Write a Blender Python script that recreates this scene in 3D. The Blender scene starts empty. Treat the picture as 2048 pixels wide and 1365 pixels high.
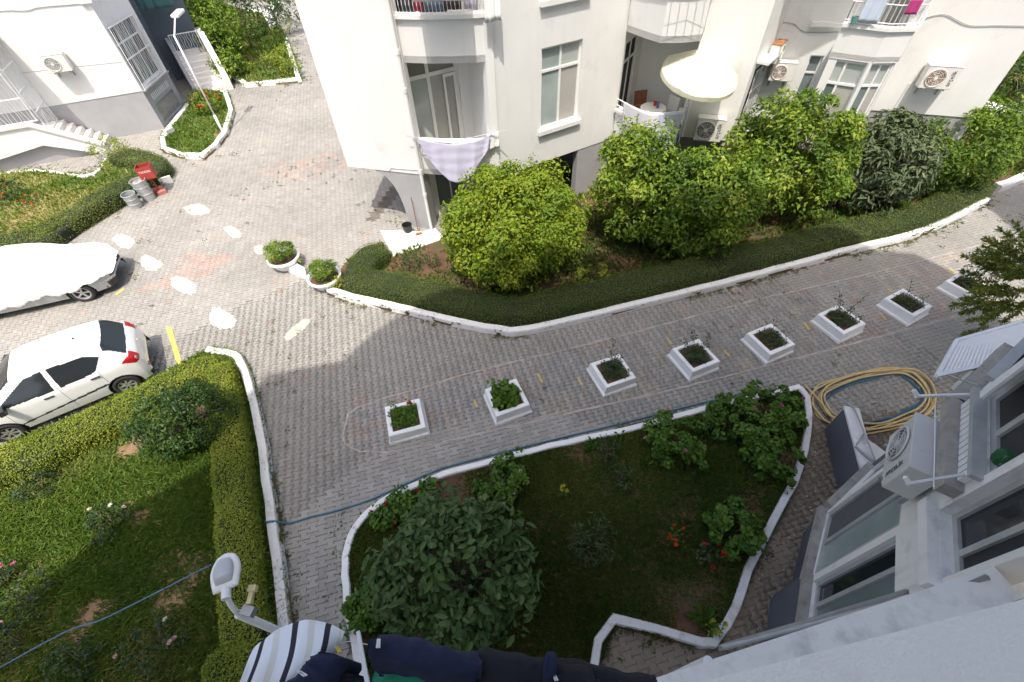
import bpy, math, random
import numpy as np
from mathutils import Vector, Matrix, Quaternion

# ------------------------------------------------------------------ camera, sky, sun, exposure
scene = bpy.context.scene
R = math.radians
cam_data = bpy.data.cameras.new('camera')
cam_data.lens = 16.0
cam_data.sensor_width = 36.0
cam_data.clip_start = 0.05
cam_data.clip_end = 400.0
cam = bpy.data.objects.new('camera', cam_data)
scene.collection.objects.link(cam)
cam.matrix_world = Matrix(((0.99898, 0.04515, 0.0, 0.0),
                           (-0.03396, 0.75137, -0.65900, 0.0),
                           (-0.02976, 0.65833, 0.75214, 9.1),
                           (0, 0, 0, 1)))
scene.camera = cam

SUN_ELEV, SHADOW_AZ = R(67.0), R(4.0)
SUN_DIR = Vector((math.sin(SHADOW_AZ) * math.cos(SUN_ELEV), math.cos(SHADOW_AZ) * math.cos(SUN_ELEV), -math.sin(SUN_ELEV)))
world = bpy.data.worlds.new('World')
scene.world = world
world.use_nodes = True
wn = world.node_tree.nodes
wl = world.node_tree.links
wn.clear()
w_out = wn.new('ShaderNodeOutputWorld')
w_bg = wn.new('ShaderNodeBackground')
w_sky = wn.new('ShaderNodeTexSky')
w_sky.sky_type = 'NISHITA'
w_sky.sun_disc = False
w_sky.sun_elevation = SUN_ELEV
w_sky.sun_rotation = math.pi + SHADOW_AZ
w_sky.air_density = 1.0
w_sky.dust_density = 5.5
w_sky.ozone_density = 0.6
w_bg.inputs['Strength'].default_value = 0.15
wl.new(w_sky.outputs[0], w_bg.inputs['Color'])
wl.new(w_bg.outputs[0], w_out.inputs['Surface'])

sun_data = bpy.data.lights.new('sun', 'SUN')
sun_data.energy = 2.5
sun_data.angle = R(0.55)
sun_data.color = (1.0, 0.94, 0.85)
sun = bpy.data.objects.new('sun', sun_data)
scene.collection.objects.link(sun)
sun.rotation_euler = SUN_DIR.to_track_quat('-Z', 'Y').to_euler()
sun.location = (0, -10, 40)

scene.view_settings.view_transform = 'Standard'
scene.view_settings.look = 'None'
scene.view_settings.gamma = 1.0
scene.view_settings.exposure = 0.9
scene.view_settings.use_curve_mapping = False
scene.render.engine = 'CYCLES'
scene.cycles.max_bounces = 6
scene.cycles.diffuse_bounces = 5
scene.cycles.glossy_bounces = 3
scene.cycles.transmission_bounces = 4
scene.cycles.transparent_max_bounces = 6

# ------------------------------------------------------------------ helpers
COL = scene.collection
rng = np.random.default_rng(11)
random.seed(5)

def link(o, parent=None):
    COL.objects.link(o)
    if parent is not None:
        o.parent = parent
    return o

def tag(o, label=None, cat=None, group=None, kind=None):
    if label: o['label'] = label
    if cat: o['category'] = cat
    if group: o['group'] = group
    if kind: o['kind'] = kind
    return o

def thing(name, label, cat, loc=(0, 0, 0), rz=0.0, group=None):
    o = bpy.data.objects.new(name, None)
    o.empty_display_size = 0.1
    COL.objects.link(o)
    o.location = loc
    o.rotation_euler = (0, 0, rz)
    return tag(o, label, cat, group)

def mesh_obj(name, V, F, mat=None, parent=None, smooth=False):
    me = bpy.data.meshes.new(name)
    me.from_pydata([tuple(v) for v in V], [], [tuple(f) for f in F])
    me.update()
    if mat is not None: me.materials.append(mat)
    if smooth:
        me.polygons.foreach_set('use_smooth', [True] * len(me.polygons))
    o = bpy.data.objects.new(name, me)
    return link(o, parent)

def np_mesh(name, V, loops, starts, mat=None, parent=None, attrs=None, smooth=False):
    """mesh from flat numpy arrays"""
    me = bpy.data.meshes.new(name)
    V = np.ascontiguousarray(V, dtype=np.float32)
    me.vertices.add(len(V)); me.vertices.foreach_set('co', V.ravel())
    me.loops.add(len(loops)); me.loops.foreach_set('vertex_index', np.asarray(loops, dtype=np.int32))
    me.polygons.add(len(starts))
    starts = np.asarray(starts, dtype=np.int32)
    me.polygons.foreach_set('loop_start', starts)
    if smooth: me.polygons.foreach_set('use_smooth', np.ones(len(starts), dtype=bool))
    for k, a in (attrs or {}).items():
        a = np.asarray(a, dtype=np.float32)
        if a.ndim == 1:
            at = me.attributes.new(k, 'FLOAT', 'POINT'); at.data.foreach_set('value', a)
        else:
            at = me.attributes.new(k, 'FLOAT_COLOR', 'POINT'); at.data.foreach_set('color', a.ravel())
    me.update(calc_edges=True)
    if mat is not None: me.materials.append(mat)
    o = bpy.data.objects.new(name, me)
    return link(o, parent)

class MB:
    """collects shapes that become ONE mesh"""
    def __init__(self): self.v = []; self.f = []
    def add(self, V, F):
        n = len(self.v); self.v += [tuple(p) for p in V]; self.f += [tuple(i + n for i in f) for f in F]; return self
    def hexa(self, p):      # 8 corners: bottom 4 (ccw) then top 4
        return self.add(p, [(3, 2, 1, 0), (4, 5, 6, 7), (0, 1, 5, 4), (1, 2, 6, 5), (2, 3, 7, 6), (3, 0, 4, 7)])
    def box(self, c, s, rz=0.0, M=None):
        x, y, z = (k / 2 for k in s)
        P = [Vector(q) for q in ((-x, -y, -z), (x, -y, -z), (x, y, -z), (-x, y, -z), (-x, -y, z), (x, -y, z), (x, y, z), (-x, y, z))]
        if M is None: M = Matrix.Rotation(rz, 3, 'Z')
        c = Vector(c)
        return self.hexa([M @ q + c for q in P])
    def bar(self, a, b, w, h, up=(0, 0, 1)):   # box from a to b
        a, b = Vector(a), Vector(b); d = (b - a).normalized(); u = Vector(up)
        s = d.cross(u)
        if s.length < 1e-4: s = d.cross(Vector((1, 0, 0)))
        s.normalize(); u = s.cross(d).normalized(); s *= w / 2; u *= h / 2
        return self.hexa([a - s - u, b - s - u, b + s - u, a + s - u, a - s + u, b - s + u, b + s + u, a + s + u])
    def prism(self, poly, z0, z1):
        n = len(poly)
        area = sum(poly[i][0] * poly[(i + 1) % n][1] - poly[(i + 1) % n][0] * poly[i][1] for i in range(n))
        if area < 0: poly = list(reversed(poly))
        V = [(p[0], p[1], z0) for p in poly] + [(p[0], p[1], z1) for p in poly]
        F = [tuple(reversed(range(n))), tuple(range(n, 2 * n))] + [(i, (i + 1) % n, n + (i + 1) % n, n + i) for i in range(n)]
        return self.add(V, F)
    def tube(self, pts, r, n=8, closed=False):
        pts = [Vector(p) for p in pts]; m = len(pts)
        rs = r if isinstance(r, (list, tuple)) else [r] * m
        V = []; F = []; prev = None
        for i, p in enumerate(pts):
            if closed: t = pts[(i + 1) % m] - pts[i - 1]
            else: t = pts[min(i + 1, m - 1)] - pts[max(i - 1, 0)]
            t.normalize()
            if prev is None:
                a = t.cross(Vector((0, 0, 1)))
                if a.length < 1e-3: a = t.cross(Vector((1, 0, 0)))
            else:
                a = prev - t * prev.dot(t)
            a.normalize(); prev = a; b = t.cross(a)
            for k in range(n):
                q = 2 * math.pi * k / n
                V.append(p + (a * math.cos(q) + b * math.sin(q)) * rs[i])
        for i in range(m if closed else m - 1):
            for k in range(n):
                j = (i + 1) % m
                F.append((i * n + k, i * n + (k + 1) % n, j * n + (k + 1) % n, j * n + k))
        if not closed:
            F.append(tuple(reversed(range(n)))); F.append(tuple(range((m - 1) * n, m * n)))
        return self.add(V, F)
    def lathe(self, prof, c=(0, 0, 0), n=24):
        c = Vector(c); m = len(prof); V = []; F = []
        for (r, z) in prof:
            for k in range(n):
                q = 2 * math.pi * k / n
                V.append(c + Vector((r * math.cos(q), r * math.sin(q), z)))
        for i in range(m - 1):
            for k in range(n):
                F.append((i * n + k, i * n + (k + 1) % n, (i + 1) * n + (k + 1) % n, (i + 1) * n + k))
        return self.add(V, F)
    def build(self, name, mat, parent=None, smooth=False):
        return mesh_obj(name, self.v, self.f, mat, parent, smooth)

def bevel(o, w=0.01, seg=2):
    m = o.modifiers.new('bevel', 'BEVEL'); m.width = w; m.segments = seg; m.limit_method = 'ANGLE'; return o

def copy_tree(o, parent=None):
    c = o.copy(); COL.objects.link(c); c.parent = parent
    for ch in list(o.children): copy_tree(ch, c)
    return c

def smooth_path(pts, n=6, closed=False):
    """Catmull-Rom through the points"""
    P = [Vector(p) for p in pts]; m = len(P); out = []
    for i in range(m if closed else m - 1):
        if closed: a, b, c, d = P[i - 1], P[i], P[(i + 1) % m], P[(i + 2) % m]
        else: a, b, c, d = P[max(i - 1, 0)], P[i], P[i + 1], P[min(i + 2, m - 1)]
        for k in range(n):
            t = k / n
            out.append(0.5 * ((2 * b) + (c - a) * t + (2 * a - 5 * b + 4 * c - d) * t * t + (3 * b - a - 3 * c + d) * t ** 3))
    if not closed: out.append(P[-1])
    return out

def inside(poly, X, Y):
    """numpy point in polygon"""
    res = np.zeros(len(X), dtype=bool); n = len(poly); j = n - 1
    for i in range(n):
        xi, yi = poly[i][0], poly[i][1]; xj, yj = poly[j][0], poly[j][1]
        c = ((yi > Y) != (yj > Y)) & (X < (xj - xi) * (Y - yi) / ((yj - yi) or 1e-9) + xi)
        res ^= c; j = i
    return res

def in_view(X, Y, Z, m=0.06):
    """world points that the photograph's frame can hold, with a margin (used to leave out what is wholly out of frame)"""
    dz = Z - 9.1
    xc = 0.99898 * X - 0.03396 * Y - 0.02976 * dz
    yc = 0.04515 * X + 0.75137 * Y + 0.65833 * dz
    zc = 0.65900 * Y - 0.75214 * dz
    return (zc > 0.05) & (np.abs(xc / np.maximum(zc, 0.05)) < 1.125 + m) & (np.abs(yc / np.maximum(zc, 0.05)) < 0.75 + m)

# ------------------------------------------------------------------ materials
def new_mat(name):
    m = bpy.data.materials.new(name); m.use_nodes = True
    nt = m.node_tree; b = nt.nodes['Principled BSDF']
    return m, nt, b

def ramp(nt, stops):
    r = nt.nodes.new('ShaderNodeValToRGB'); e = r.color_ramp.elements
    while len(e) < len(stops): e.new(0.5)
    for k, (p, c) in enumerate(stops): e[k].position = p; e[k].color = (c[0], c[1], c[2], 1)
    return r

def noise(nt, scale, detail=4, rough=0.55, coord='Object', vec=None):
    tc = nt.nodes.new('ShaderNodeTexCoord') if vec is None else None
    n = nt.nodes.new('ShaderNodeTexNoise'); n.inputs['Scale'].default_value = scale; n.inputs['Detail'].default_value = detail; n.inputs['Roughness'].default_value = rough
    nt.links.new(vec if vec is not None else tc.outputs[coord], n.inputs['Vector'])
    return n

def world_pos(nt):
    g_ = nt.nodes.new('ShaderNodeNewGeometry'); return g_.outputs['Position']

def simple(name, col, rough=0.6, var=0.12, scale=6.0, bump=0.0, bscale=40.0, metal=0.0, spec=0.5, stain=None, stain_scale=1.2, stain_at=0.62):
    """one colour with mottling, optional bump and optional stains"""
    m, nt, b = new_mat(name)
    pos = world_pos(nt)
    n = noise(nt, scale, 6, 0.6, vec=pos)
    lo = tuple(c * (1 - var) for c in col); hi = tuple(min(1, c * (1 + var)) for c in col)
    r = ramp(nt, [(0.3, lo), (0.7, hi)])
    nt.links.new(n.outputs['Fac'], r.inputs['Fac'])
    src = r.outputs['Color']
    if stain is not None:
        n2 = noise(nt, stain_scale, 8, 0.65, vec=pos)
        r2 = ramp(nt, [(stain_at, (0, 0, 0)), (stain_at + 0.16, (1, 1, 1))])
        nt.links.new(n2.outputs['Fac'], r2.inputs['Fac'])
        mx = nt.nodes.new('ShaderNodeMixRGB'); mx.inputs[2].default_value = (*stain, 1)
        nt.links.new(r2.outputs['Color'], mx.inputs[0]); nt.links.new(src, mx.inputs[1]); src = mx.outputs[0]
    nt.links.new(src, b.inputs['Base Color'])
    b.inputs['Roughness'].default_value = rough; b.inputs['Metallic'].default_value = metal
    b.inputs['Specular IOR Level'].default_value = spec
    if bump:
        n3 = noise(nt, bscale, 5, 0.6, vec=pos)
        bp = nt.nodes.new('ShaderNodeBump'); bp.inputs['Strength'].default_value = bump; bp.inputs['Distance'].default_value = 0.02
        nt.links.new(n3.outputs['Fac'], bp.inputs['Height']); nt.links.new(bp.outputs['Normal'], b.inputs['Normal'])
    return m

def leaf_mat(name, stops, rough=0.5, trans=0.2, tcol=None):
    m, nt, b = new_mat(name)
    a = nt.nodes.new('ShaderNodeAttribute'); a.attribute_name = 'tint'
    r = ramp(nt, stops); nt.links.new(a.outputs['Fac'], r.inputs['Fac'])
    nt.links.new(r.outputs['Color'], b.inputs['Base Color'])
    b.inputs['Roughness'].default_value = rough
    b.inputs['Specular IOR Level'].default_value = 0.25
    t = nt.nodes.new('ShaderNodeBsdfTranslucent')
    mx0 = nt.nodes.new('ShaderNodeMixRGB'); mx0.blend_type = 'MULTIPLY'; mx0.inputs[0].default_value = 1; mx0.inputs[2].default_value = (*(tcol or (1.6, 1.7, 0.5)), 1)
    nt.links.new(r.outputs['Color'], mx0.inputs[1]); nt.links.new(mx0.outputs[0], t.inputs['Color'])
    mx = nt.nodes.new('ShaderNodeMixShader'); mx.inputs[0].default_value = trans
    out = nt.nodes['Material Output']
    nt.links.new(b.outputs[0], mx.inputs[1]); nt.links.new(t.outputs[0], mx.inputs[2]); nt.links.new(mx.outputs[0], out.inputs['Surface'])
    return m

def glass_mat(name, col, rough=0.05):
    m, nt, b = new_mat(name)
    n = noise(nt, 0.8, 3, 0.5, vec=world_pos(nt))
    r = ramp(nt, [(0.35, tuple(c * 0.75 for c in col)), (0.7, tuple(min(1, c * 1.2) for c in col))])
    nt.links.new(n.outputs['Fac'], r.inputs['Fac']); nt.links.new(r.outputs['Color'], b.inputs['Base Color'])
    b.inputs['Roughness'].default_value = rough
    b.inputs['Specular IOR Level'].default_value = 0.6
    return m

def curtain_mat(name, col, col2, scale=26.0):
    """pleated curtain seen behind glass"""
    m, nt, b = new_mat(name)
    tc = nt.nodes.new('ShaderNodeTexCoord')
    w = nt.nodes.new('ShaderNodeTexWave'); w.inputs['Scale'].default_value = scale; w.inputs['Distortion'].default_value = 3.0; w.inputs['Detail'].default_value = 2
    w.bands_direction = 'X'
    nt.links.new(tc.outputs['Object'], w.inputs['Vector'])
    r = ramp(nt, [(0.2, col2), (0.75, col)])
    nt.links.new(w.outputs['Fac'], r.inputs['Fac']); nt.links.new(r.outputs['Color'], b.inputs['Base Color'])
    b.inputs['Roughness'].default_value = 0.12
    b.inputs['Specular IOR Level'].default_value = 0.55
    return m

def attr_mat(name, rough=0.8, stain_scale=0.5, bump=0.25, bscale=90.0):
    """paver material: colour comes from each piece, plus dust and wear in place"""
    m, nt, b = new_mat(name)
    a = nt.nodes.new('ShaderNodeAttribute'); a.attribute_name = 'Col'
    pos = world_pos(nt)
    n = noise(nt, stain_scale, 8, 0.62, vec=pos)
    r = ramp(nt, [(0.3, (0.89, 0.89, 0.89)), (0.5, (1.0, 1.0, 1.0)), (0.72, (1.10, 1.09, 1.07))])
    nt.links.new(n.outputs['Fac'], r.inputs['Fac'])
    mx = nt.nodes.new('ShaderNodeMixRGB'); mx.blend_type = 'MULTIPLY'; mx.inputs[0].default_value = 1
    nt.links.new(a.outputs['Color'], mx.inputs[1]); nt.links.new(r.outputs['Color'], mx.inputs[2])
    n2 = noise(nt, 14.0, 6, 0.7, vec=pos)
    r2 = ramp(nt, [(0.3, (0.86, 0.86, 0.85)), (0.62, (1.06, 1.06, 1.05))])
    nt.links.new(n2.outputs['Fac'], r2.inputs['Fac'])
    mx2 = nt.nodes.new('ShaderNodeMixRGB'); mx2.blend_type = 'MULTIPLY'; mx2.inputs[0].default_value = 1
    nt.links.new(mx.outputs[0], mx2.inputs[1]); nt.links.new(r2.outputs['Color'], mx2.inputs[2])
    nt.links.new(mx2.outputs[0], b.inputs['Base Color'])
    b.inputs['Roughness'].default_value = rough
    b.inputs['Specular IOR Level'].default_value = 0.3
    n3 = noise(nt, bscale, 4, 0.6, vec=pos)
    bp = nt.nodes.new('ShaderNodeBump'); bp.inputs['Strength'].default_value = bump; bp.inputs['Distance'].default_value = 0.01
    nt.links.new(n3.outputs['Fac'], bp.inputs['Height']); nt.links.new(bp.outputs['Normal'], b.inputs['Normal'])
    return m

M = {}
M['paver'] = attr_mat('paver_concrete')
M['joint'] = simple('joint_sand', (0.145, 0.128, 0.105), 0.95, 0.35, 3.0, 0.3, 60)
M['wall_white'] = simple('white_render', (0.745, 0.745, 0.73), 0.75, 0.03, 1.4, 0.08, 60, stain=(0.63, 0.625, 0.60), stain_scale=0.9, stain_at=0.58)
M['wall_own'] = simple('pale_render', (0.735, 0.725, 0.69), 0.8, 0.03, 2.0, 0.10, 70, stain=(0.50, 0.51, 0.50), stain_scale=3.0, stain_at=0.55)
def streaks(mat, col, amount, xy=5.0, z=0.35, at=0.52):
    """faint vertical rain streaks on a rendered wall"""
    nt = mat.node_tree; b = nt.nodes['Principled BSDF']; src = b.inputs['Base Color'].links[0].from_socket
    mp = nt.nodes.new('ShaderNodeMapping'); mp.inputs['Scale'].default_value = (xy, xy, z); nt.links.new(world_pos(nt), mp.inputs['Vector'])
    n_ = noise(nt, 1.0, 7, 0.65, vec=mp.outputs['Vector']); r_ = ramp(nt, [(at, (0, 0, 0)), (at + 0.22, (amount, amount, amount))]); nt.links.new(n_.outputs['Fac'], r_.inputs['Fac'])
    mx = nt.nodes.new('ShaderNodeMixRGB'); mx.inputs[2].default_value = (*col, 1); nt.links.new(r_.outputs['Color'], mx.inputs[0]); nt.links.new(src, mx.inputs[1]); nt.links.new(mx.outputs[0], b.inputs['Base Color'])
streaks(M['wall_white'], (0.55, 0.54, 0.50), 0.20)
streaks(M['wall_own'], (0.36, 0.36, 0.34), 0.40, 7.0, 0.6)
M['plinth'] = simple('grey_plinth_paint', (0.36, 0.36, 0.37), 0.8, 0.06, 2.0, 0.08, 50, stain=(0.30, 0.30, 0.30))
M['plinth_dark'] = simple('dark_plinth_paint', (0.105, 0.112, 0.135), 0.7, 0.08, 2.0, 0.08, 50)
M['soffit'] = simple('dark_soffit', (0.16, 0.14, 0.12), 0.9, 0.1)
M['kerb'] = simple('white_kerb_paint', (0.78, 0.78, 0.78), 0.75, 0.05, 5.0, 0.25, 30, stain=(0.52, 0.49, 0.45), stain_scale=3.2, stain_at=0.61)
M['kerb_worn'] = simple('worn_kerb_paint', (0.66, 0.66, 0.66), 0.8, 0.07, 5.0, 0.25, 30, stain=(0.38, 0.34, 0.30), stain_scale=2.4, stain_at=0.56)
M['soil'] = simple('red_brown_soil', (0.115, 0.062, 0.036), 0.95, 0.35, 2.4, 0.8, 18, stain=(0.07, 0.062, 0.025), stain_scale=0.8, stain_at=0.5)
M['soil_light'] = simple('dry_soil', (0.24, 0.15, 0.09), 0.95, 0.3, 2.0, 0.6, 18, stain=(0.12, 0.12, 0.045), stain_scale=0.7, stain_at=0.48)
M['frame'] = simple('white_window_frame', (0.78, 0.78, 0.77), 0.35, 0.03)
M['frame_grey'] = simple('grey_aluminium', (0.42, 0.43, 0.42), 0.45, 0.12, 8, metal=0.2)
M['glass'] = glass_mat('window_glass', (0.16, 0.20, 0.20))
M['glass_pale'] = glass_mat('pale_window_glass', (0.34, 0.40, 0.39))
M['glass_dark'] = glass_mat('dark_glass', (0.018, 0.022, 0.025), 0.06)
M['screen'] = simple('fly_screen', (0.40, 0.39, 0.36), 0.8, 0.05)
M['screen_dark'] = simple('dark_fly_screen', (0.10, 0.10, 0.105), 0.8, 0.1)
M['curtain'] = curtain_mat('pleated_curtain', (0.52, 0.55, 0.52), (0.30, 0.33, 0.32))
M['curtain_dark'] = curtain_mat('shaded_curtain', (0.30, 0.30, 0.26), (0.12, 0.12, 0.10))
M['metal_white'] = simple('white_painted_metal', (0.76, 0.77, 0.77), 0.4, 0.05, 9, stain=(0.42, 0.33, 0.26), stain_scale=5, stain_at=0.68)
M['metal_grey'] = simple('grey_metal', (0.35, 0.36, 0.36), 0.45, 0.1, 9, metal=0.5)
M['ac'] = simple('ac_housing', (0.72, 0.71, 0.67), 0.45, 0.04, 4, stain=(0.50, 0.44, 0.36), stain_scale=4, stain_at=0.64)
M['ac_own'] = simple('grey_ac_housing', (0.55, 0.55, 0.53), 0.45, 0.04, 4, stain=(0.40, 0.40, 0.38), stain_scale=4, stain_at=0.6)
M['rust'] = simple('rust', (0.30, 0.13, 0.05), 0.85, 0.4, 14, 0.3, 60, stain=(0.45, 0.36, 0.27), stain_scale=7, stain_at=0.55)
M['black'] = simple('black_plastic', (0.018, 0.018, 0.02), 0.5, 0.2)
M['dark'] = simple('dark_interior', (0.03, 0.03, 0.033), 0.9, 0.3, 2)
M['fan'] = simple('fan_grille', (0.13, 0.125, 0.12), 0.6, 0.2, 20)
M['text'] = simple('dark_lettering', (0.05, 0.05, 0.06), 0.6, 0.05)
M['text_white'] = simple('white_lettering', (0.75, 0.72, 0.68), 0.6, 0.1, 20)
M['concrete'] = simple('weathered_concrete', (0.33, 0.31, 0.28), 0.9, 0.2, 6, 0.5, 60, stain=(0.17, 0.16, 0.14), stain_scale=5, stain_at=0.55)
M['trunk'] = simple('bark', (0.13, 0.10, 0.075), 0.9, 0.3, 12, 0.6, 30)
M['white_paint'] = simple('white_road_paint', (0.82, 0.81, 0.78), 0.8, 0.04, 6, 0.25, 40, stain=(0.5, 0.46, 0.4), stain_scale=4.5, stain_at=0.63)
M['white_worn'] = simple('worn_white_road_paint', (0.43, 0.40, 0.355), 0.85, 0.1, 9, 0.25, 40, stain=(0.38, 0.35, 0.3), stain_scale=6, stain_at=0.5)
M['yellow_paint'] = simple('yellow_road_paint', (0.52, 0.42, 0.10), 0.8, 0.15, 12, 0.15, 40, stain=(0.36, 0.33, 0.24), stain_scale=7, stain_at=0.5)
M['pink_line'] = simple('pinkish_mortar_line', (0.42, 0.365, 0.325), 0.9, 0.15, 9, 0.3, 40, stain=(0.31, 0.29, 0.262), stain_scale=6, stain_at=0.46)
M['stair'] = simple('white_stair_stone', (0.74, 0.72, 0.68), 0.6, 0.05, 4, stain=(0.6, 0.55, 0.48), stain_scale=3)

# ------------------------------------------------------------------ noise, leaves, grass
def vnoise(X, Y, scale, seed=0):
    """smooth value noise 0..1"""
    r_ = np.random.default_rng(seed).random((64, 64))
    x = X * scale; y = Y * scale
    xi = np.floor(x).astype(int); yi = np.floor(y).astype(int); fx = x - xi; fy = y - yi
    fx = fx * fx * (3 - 2 * fx); fy = fy * fy * (3 - 2 * fy)
    a = r_[xi % 64, yi % 64]; b = r_[(xi + 1) % 64, yi % 64]; c = r_[xi % 64, (yi + 1) % 64]; d = r_[(xi + 1) % 64, (yi + 1) % 64]
    return (a * (1 - fx) + b * fx) * (1 - fy) + (c * (1 - fx) + d * fx) * fy

def unit(v):
    return v / np.maximum(np.linalg.norm(v, axis=1, keepdims=True), 1e-9)

def rdirs(n):
    return unit(rng.normal(size=(n, 3)))

def leaves(name, P, A, N, L, W, mat, parent, tint, fold=0.2, oval=False, droop=0.0):
    """one mesh of folded leaves: base P, axis A, face normal N, length L, width W"""
    n = len(P); A = unit(A); S = unit(np.cross(A, N)); N = unit(np.cross(S, A))
    L = np.broadcast_to(np.asarray(L, float), (n,))[:, None]; W = np.broadcast_to(np.asarray(W, float), (n,))[:, None]
    dn = np.array([[0, 0, -1.0]])
    if not oval:
        V = np.stack([P, P + A * L * 0.45 + S * W * 0.5 + N * W * fold, P + A * L + dn * L * droop, P + A * L * 0.45 - S * W * 0.5 + N * W * fold], 1)
        k = 4; pat = np.array([0, 1, 2, 0, 2, 3]); st = np.array([0, 3])
    else:
        V = np.stack([P, P + A * L * 0.3 + S * W * 0.45 + N * W * fold, P + A * L * 0.68 + S * W * 0.42 + N * W * fold + dn * L * droop * 0.4, P + A * L + dn * L * droop,
                      P + A * L * 0.68 - S * W * 0.42 + N * W * fold + dn * L * droop * 0.4, P + A * L * 0.3 - S * W * 0.45 + N * W * fold], 1)
        k = 6; pat = np.array([0, 1, 2, 3, 0, 3, 4, 5]); st = np.array([0, 4])
    loops = (pat[None, :] + (np.arange(n) * k)[:, None]).ravel()
    starts = (st[None, :] + (np.arange(n) * len(pat))[:, None]).ravel()
    return np_mesh(name, V.reshape(-1, 3), loops, starts, mat, parent, {'tint': np.repeat(np.asarray(tint, float), k)})

def poly_samples(poly, n):
    xs = [p[0] for p in poly]; ys = [p[1] for p in poly]
    X = rng.uniform(min(xs), max(xs), n * 4); Y = rng.uniform(min(ys), max(ys), n * 4)
    k = inside(poly, X, Y)
    return X[k][:n], Y[k][:n]

def poly_area(poly):
    return abs(sum(poly[i][0] * poly[(i + 1) % len(poly)][1] - poly[(i + 1) % len(poly)][0] * poly[i][1] for i in range(len(poly)))) / 2

def grass(name, label, poly, dens, h, mat, z=0.08, bare=0.35, seed=1, patch=0.9, avoid=None):
    n = int(poly_area(poly) * dens)
    xs = [p[0] for p in poly]; ys = [p[1] for p in poly]
    m = int(n * (max(xs) - min(xs)) * (max(ys) - min(ys)) / max(poly_area(poly), 0.1) * 1.1)
    X = rng.uniform(min(xs), max(xs), m); Y = rng.uniform(min(ys), max(ys), m)
    nz = vnoise(X, Y, patch, seed) * 0.65 + vnoise(X, Y, patch * 3.1, seed + 1) * 0.35
    k = inside(poly, X, Y) & (nz + rng.uniform(-0.12, 0.12, m) > bare) & in_view(X, Y, np.full(m, z), 0.3)
    X, Y, nz = X[k], Y[k], nz[k]; n = len(X)
    hh = h * rng.uniform(0.5, 1.25, n) * (0.6 + nz * 0.8)
    a = rng.uniform(0, 2 * np.pi, n); ln = rng.uniform(0.2, 1.1, n) * hh; w = rng.uniform(0.004, 0.009, n) * (1 + 3.0 * np.minimum(np.hypot(X, Y), 25) / 25)
    B = np.stack([X, Y, np.full(n, z)], 1); side = np.stack([-np.sin(a), np.cos(a), np.zeros(n)], 1) * w[:, None]
    T = B + np.stack([np.cos(a) * ln, np.sin(a) * ln, hh * 0.85], 1)
    Mid = B + np.stack([np.cos(a) * ln * 0.35, np.sin(a) * ln * 0.35, hh * 0.6], 1)
    V = np.stack([B - side, B + side, Mid + side * 0.8, T, Mid - side * 0.8], 1).reshape(-1, 3)
    pat = np.array([0, 1, 2, 3, 4]); loops = (pat[None] + (np.arange(n) * 5)[:, None]).ravel(); starts = np.arange(n) * 5
    t = np.clip(rng.normal(0.45, 0.16, n) + (vnoise(X, Y, 0.8, seed + 5) - 0.5) * 0.7, 0, 1)
    o = np_mesh(name, V, loops, starts, mat, None, {'tint': np.repeat(t, 5)})
    return tag(o, label, 'grass', kind='stuff')

# ------------------------------------------------------------------ ground plan (metres, x right of the camera, y away from it)
GB_FRONT = [(-5.41, 10.13), (-4.67, 9.78), (-3.74, 9.43), (-2.92, 9.14), (-1.69, 8.63), (-0.32, 8.20), (0.49, 8.17), (3.18, 8.83), (7.06, 9.88), (10.52, 10.88), (13.35, 11.69), (16.46, 13.23)]
BED_B = GB_FRONT + [(17.2, 15.5), (16.5, 18.5), (9, 18.5), (3, 17), (-1.6, 14.2), (-2.1, 12.75), (-3.70, 11.72), (-4.14, 12.52), (-5.07, 11.74), (-5.42, 10.46)]
GL_FRONT = [(-8.03, 8.11), (-7.21, 7.89), (-6.79, 7.43), (-6.29, 6.59), (-5.70, 5.45), (-5.20, 4.34), (-4.81, 3.48), (-4.36, 2.45), (-3.98, 1.56), (-3.53, 0.59)]
BED_L = GL_FRONT + [(-3.2, -1.6), (-13, -1.6), (-15.5, 4.2), (-11.74, 5.31), (-10.51, 6.10), (-9.28, 6.98)]
GC_FRONT = [(-2.54, 0.56), (-2.93, 1.30), (-3.20, 1.99), (-3.36, 2.67), (-3.33, 3.11), (-3.11, 3.51), (-2.66, 3.85), (-1.76, 4.24), (-0.81, 4.50), (0.73, 4.85), (2.34, 5.15), (4.28, 5.60), (5.54, 5.86), (6.70, 6.09)]
GC_RIGHT = [(6.70, 6.09), (6.83, 5.74), (6.45, 4.83), (5.84, 3.93), (5.34, 3.38), (4.58, 2.60), (4.11, 2.10), (3.67, 1.52), (3.23, 1.11), (2.88, 1.03), (1.53, 1.39), (1.14, 0.81), (0.85, 0.44)]
BED_C = GC_FRONT + GC_RIGHT[1:] + [(0.7, -0.2), (-1.6, -0.6)]
GI_RING = [(-15.43, 20.93), (-14.87, 19.83), (-13.79, 19.19), (-12.69, 19.00), (-12.50, 20.12), (-12.55, 21.24), (-13.20, 23.81), (-14.39, 26.21), (-15.74, 27.05), (-15.98, 24.96), (-15.66, 22.07)]
GT_FRONT = [(-17.46, 31.30), (-15.38, 28.76), (-13.78, 27.10), (-10.86, 27.54), (-11.73, 29.81), (-13.84, 35.17)]
BED_T = GT_FRONT + [(-15.19, 37.79), (-16.89, 41.55), (-18.68, 42.38), (-23.44, 46.11), (-24, 55), (-38, 55), (-22.68, 38.91)]
GA_FRONT = [(-33, 8.5), (-16.93, 12.64), (-16.13, 12.93), (-15.62, 13.48), (-15.00, 14.50), (-14.44, 15.83), (-13.96, 16.79), (-13.58, 17.79), (-14.06, 18.61), (-14.67, 19.10)]
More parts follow.
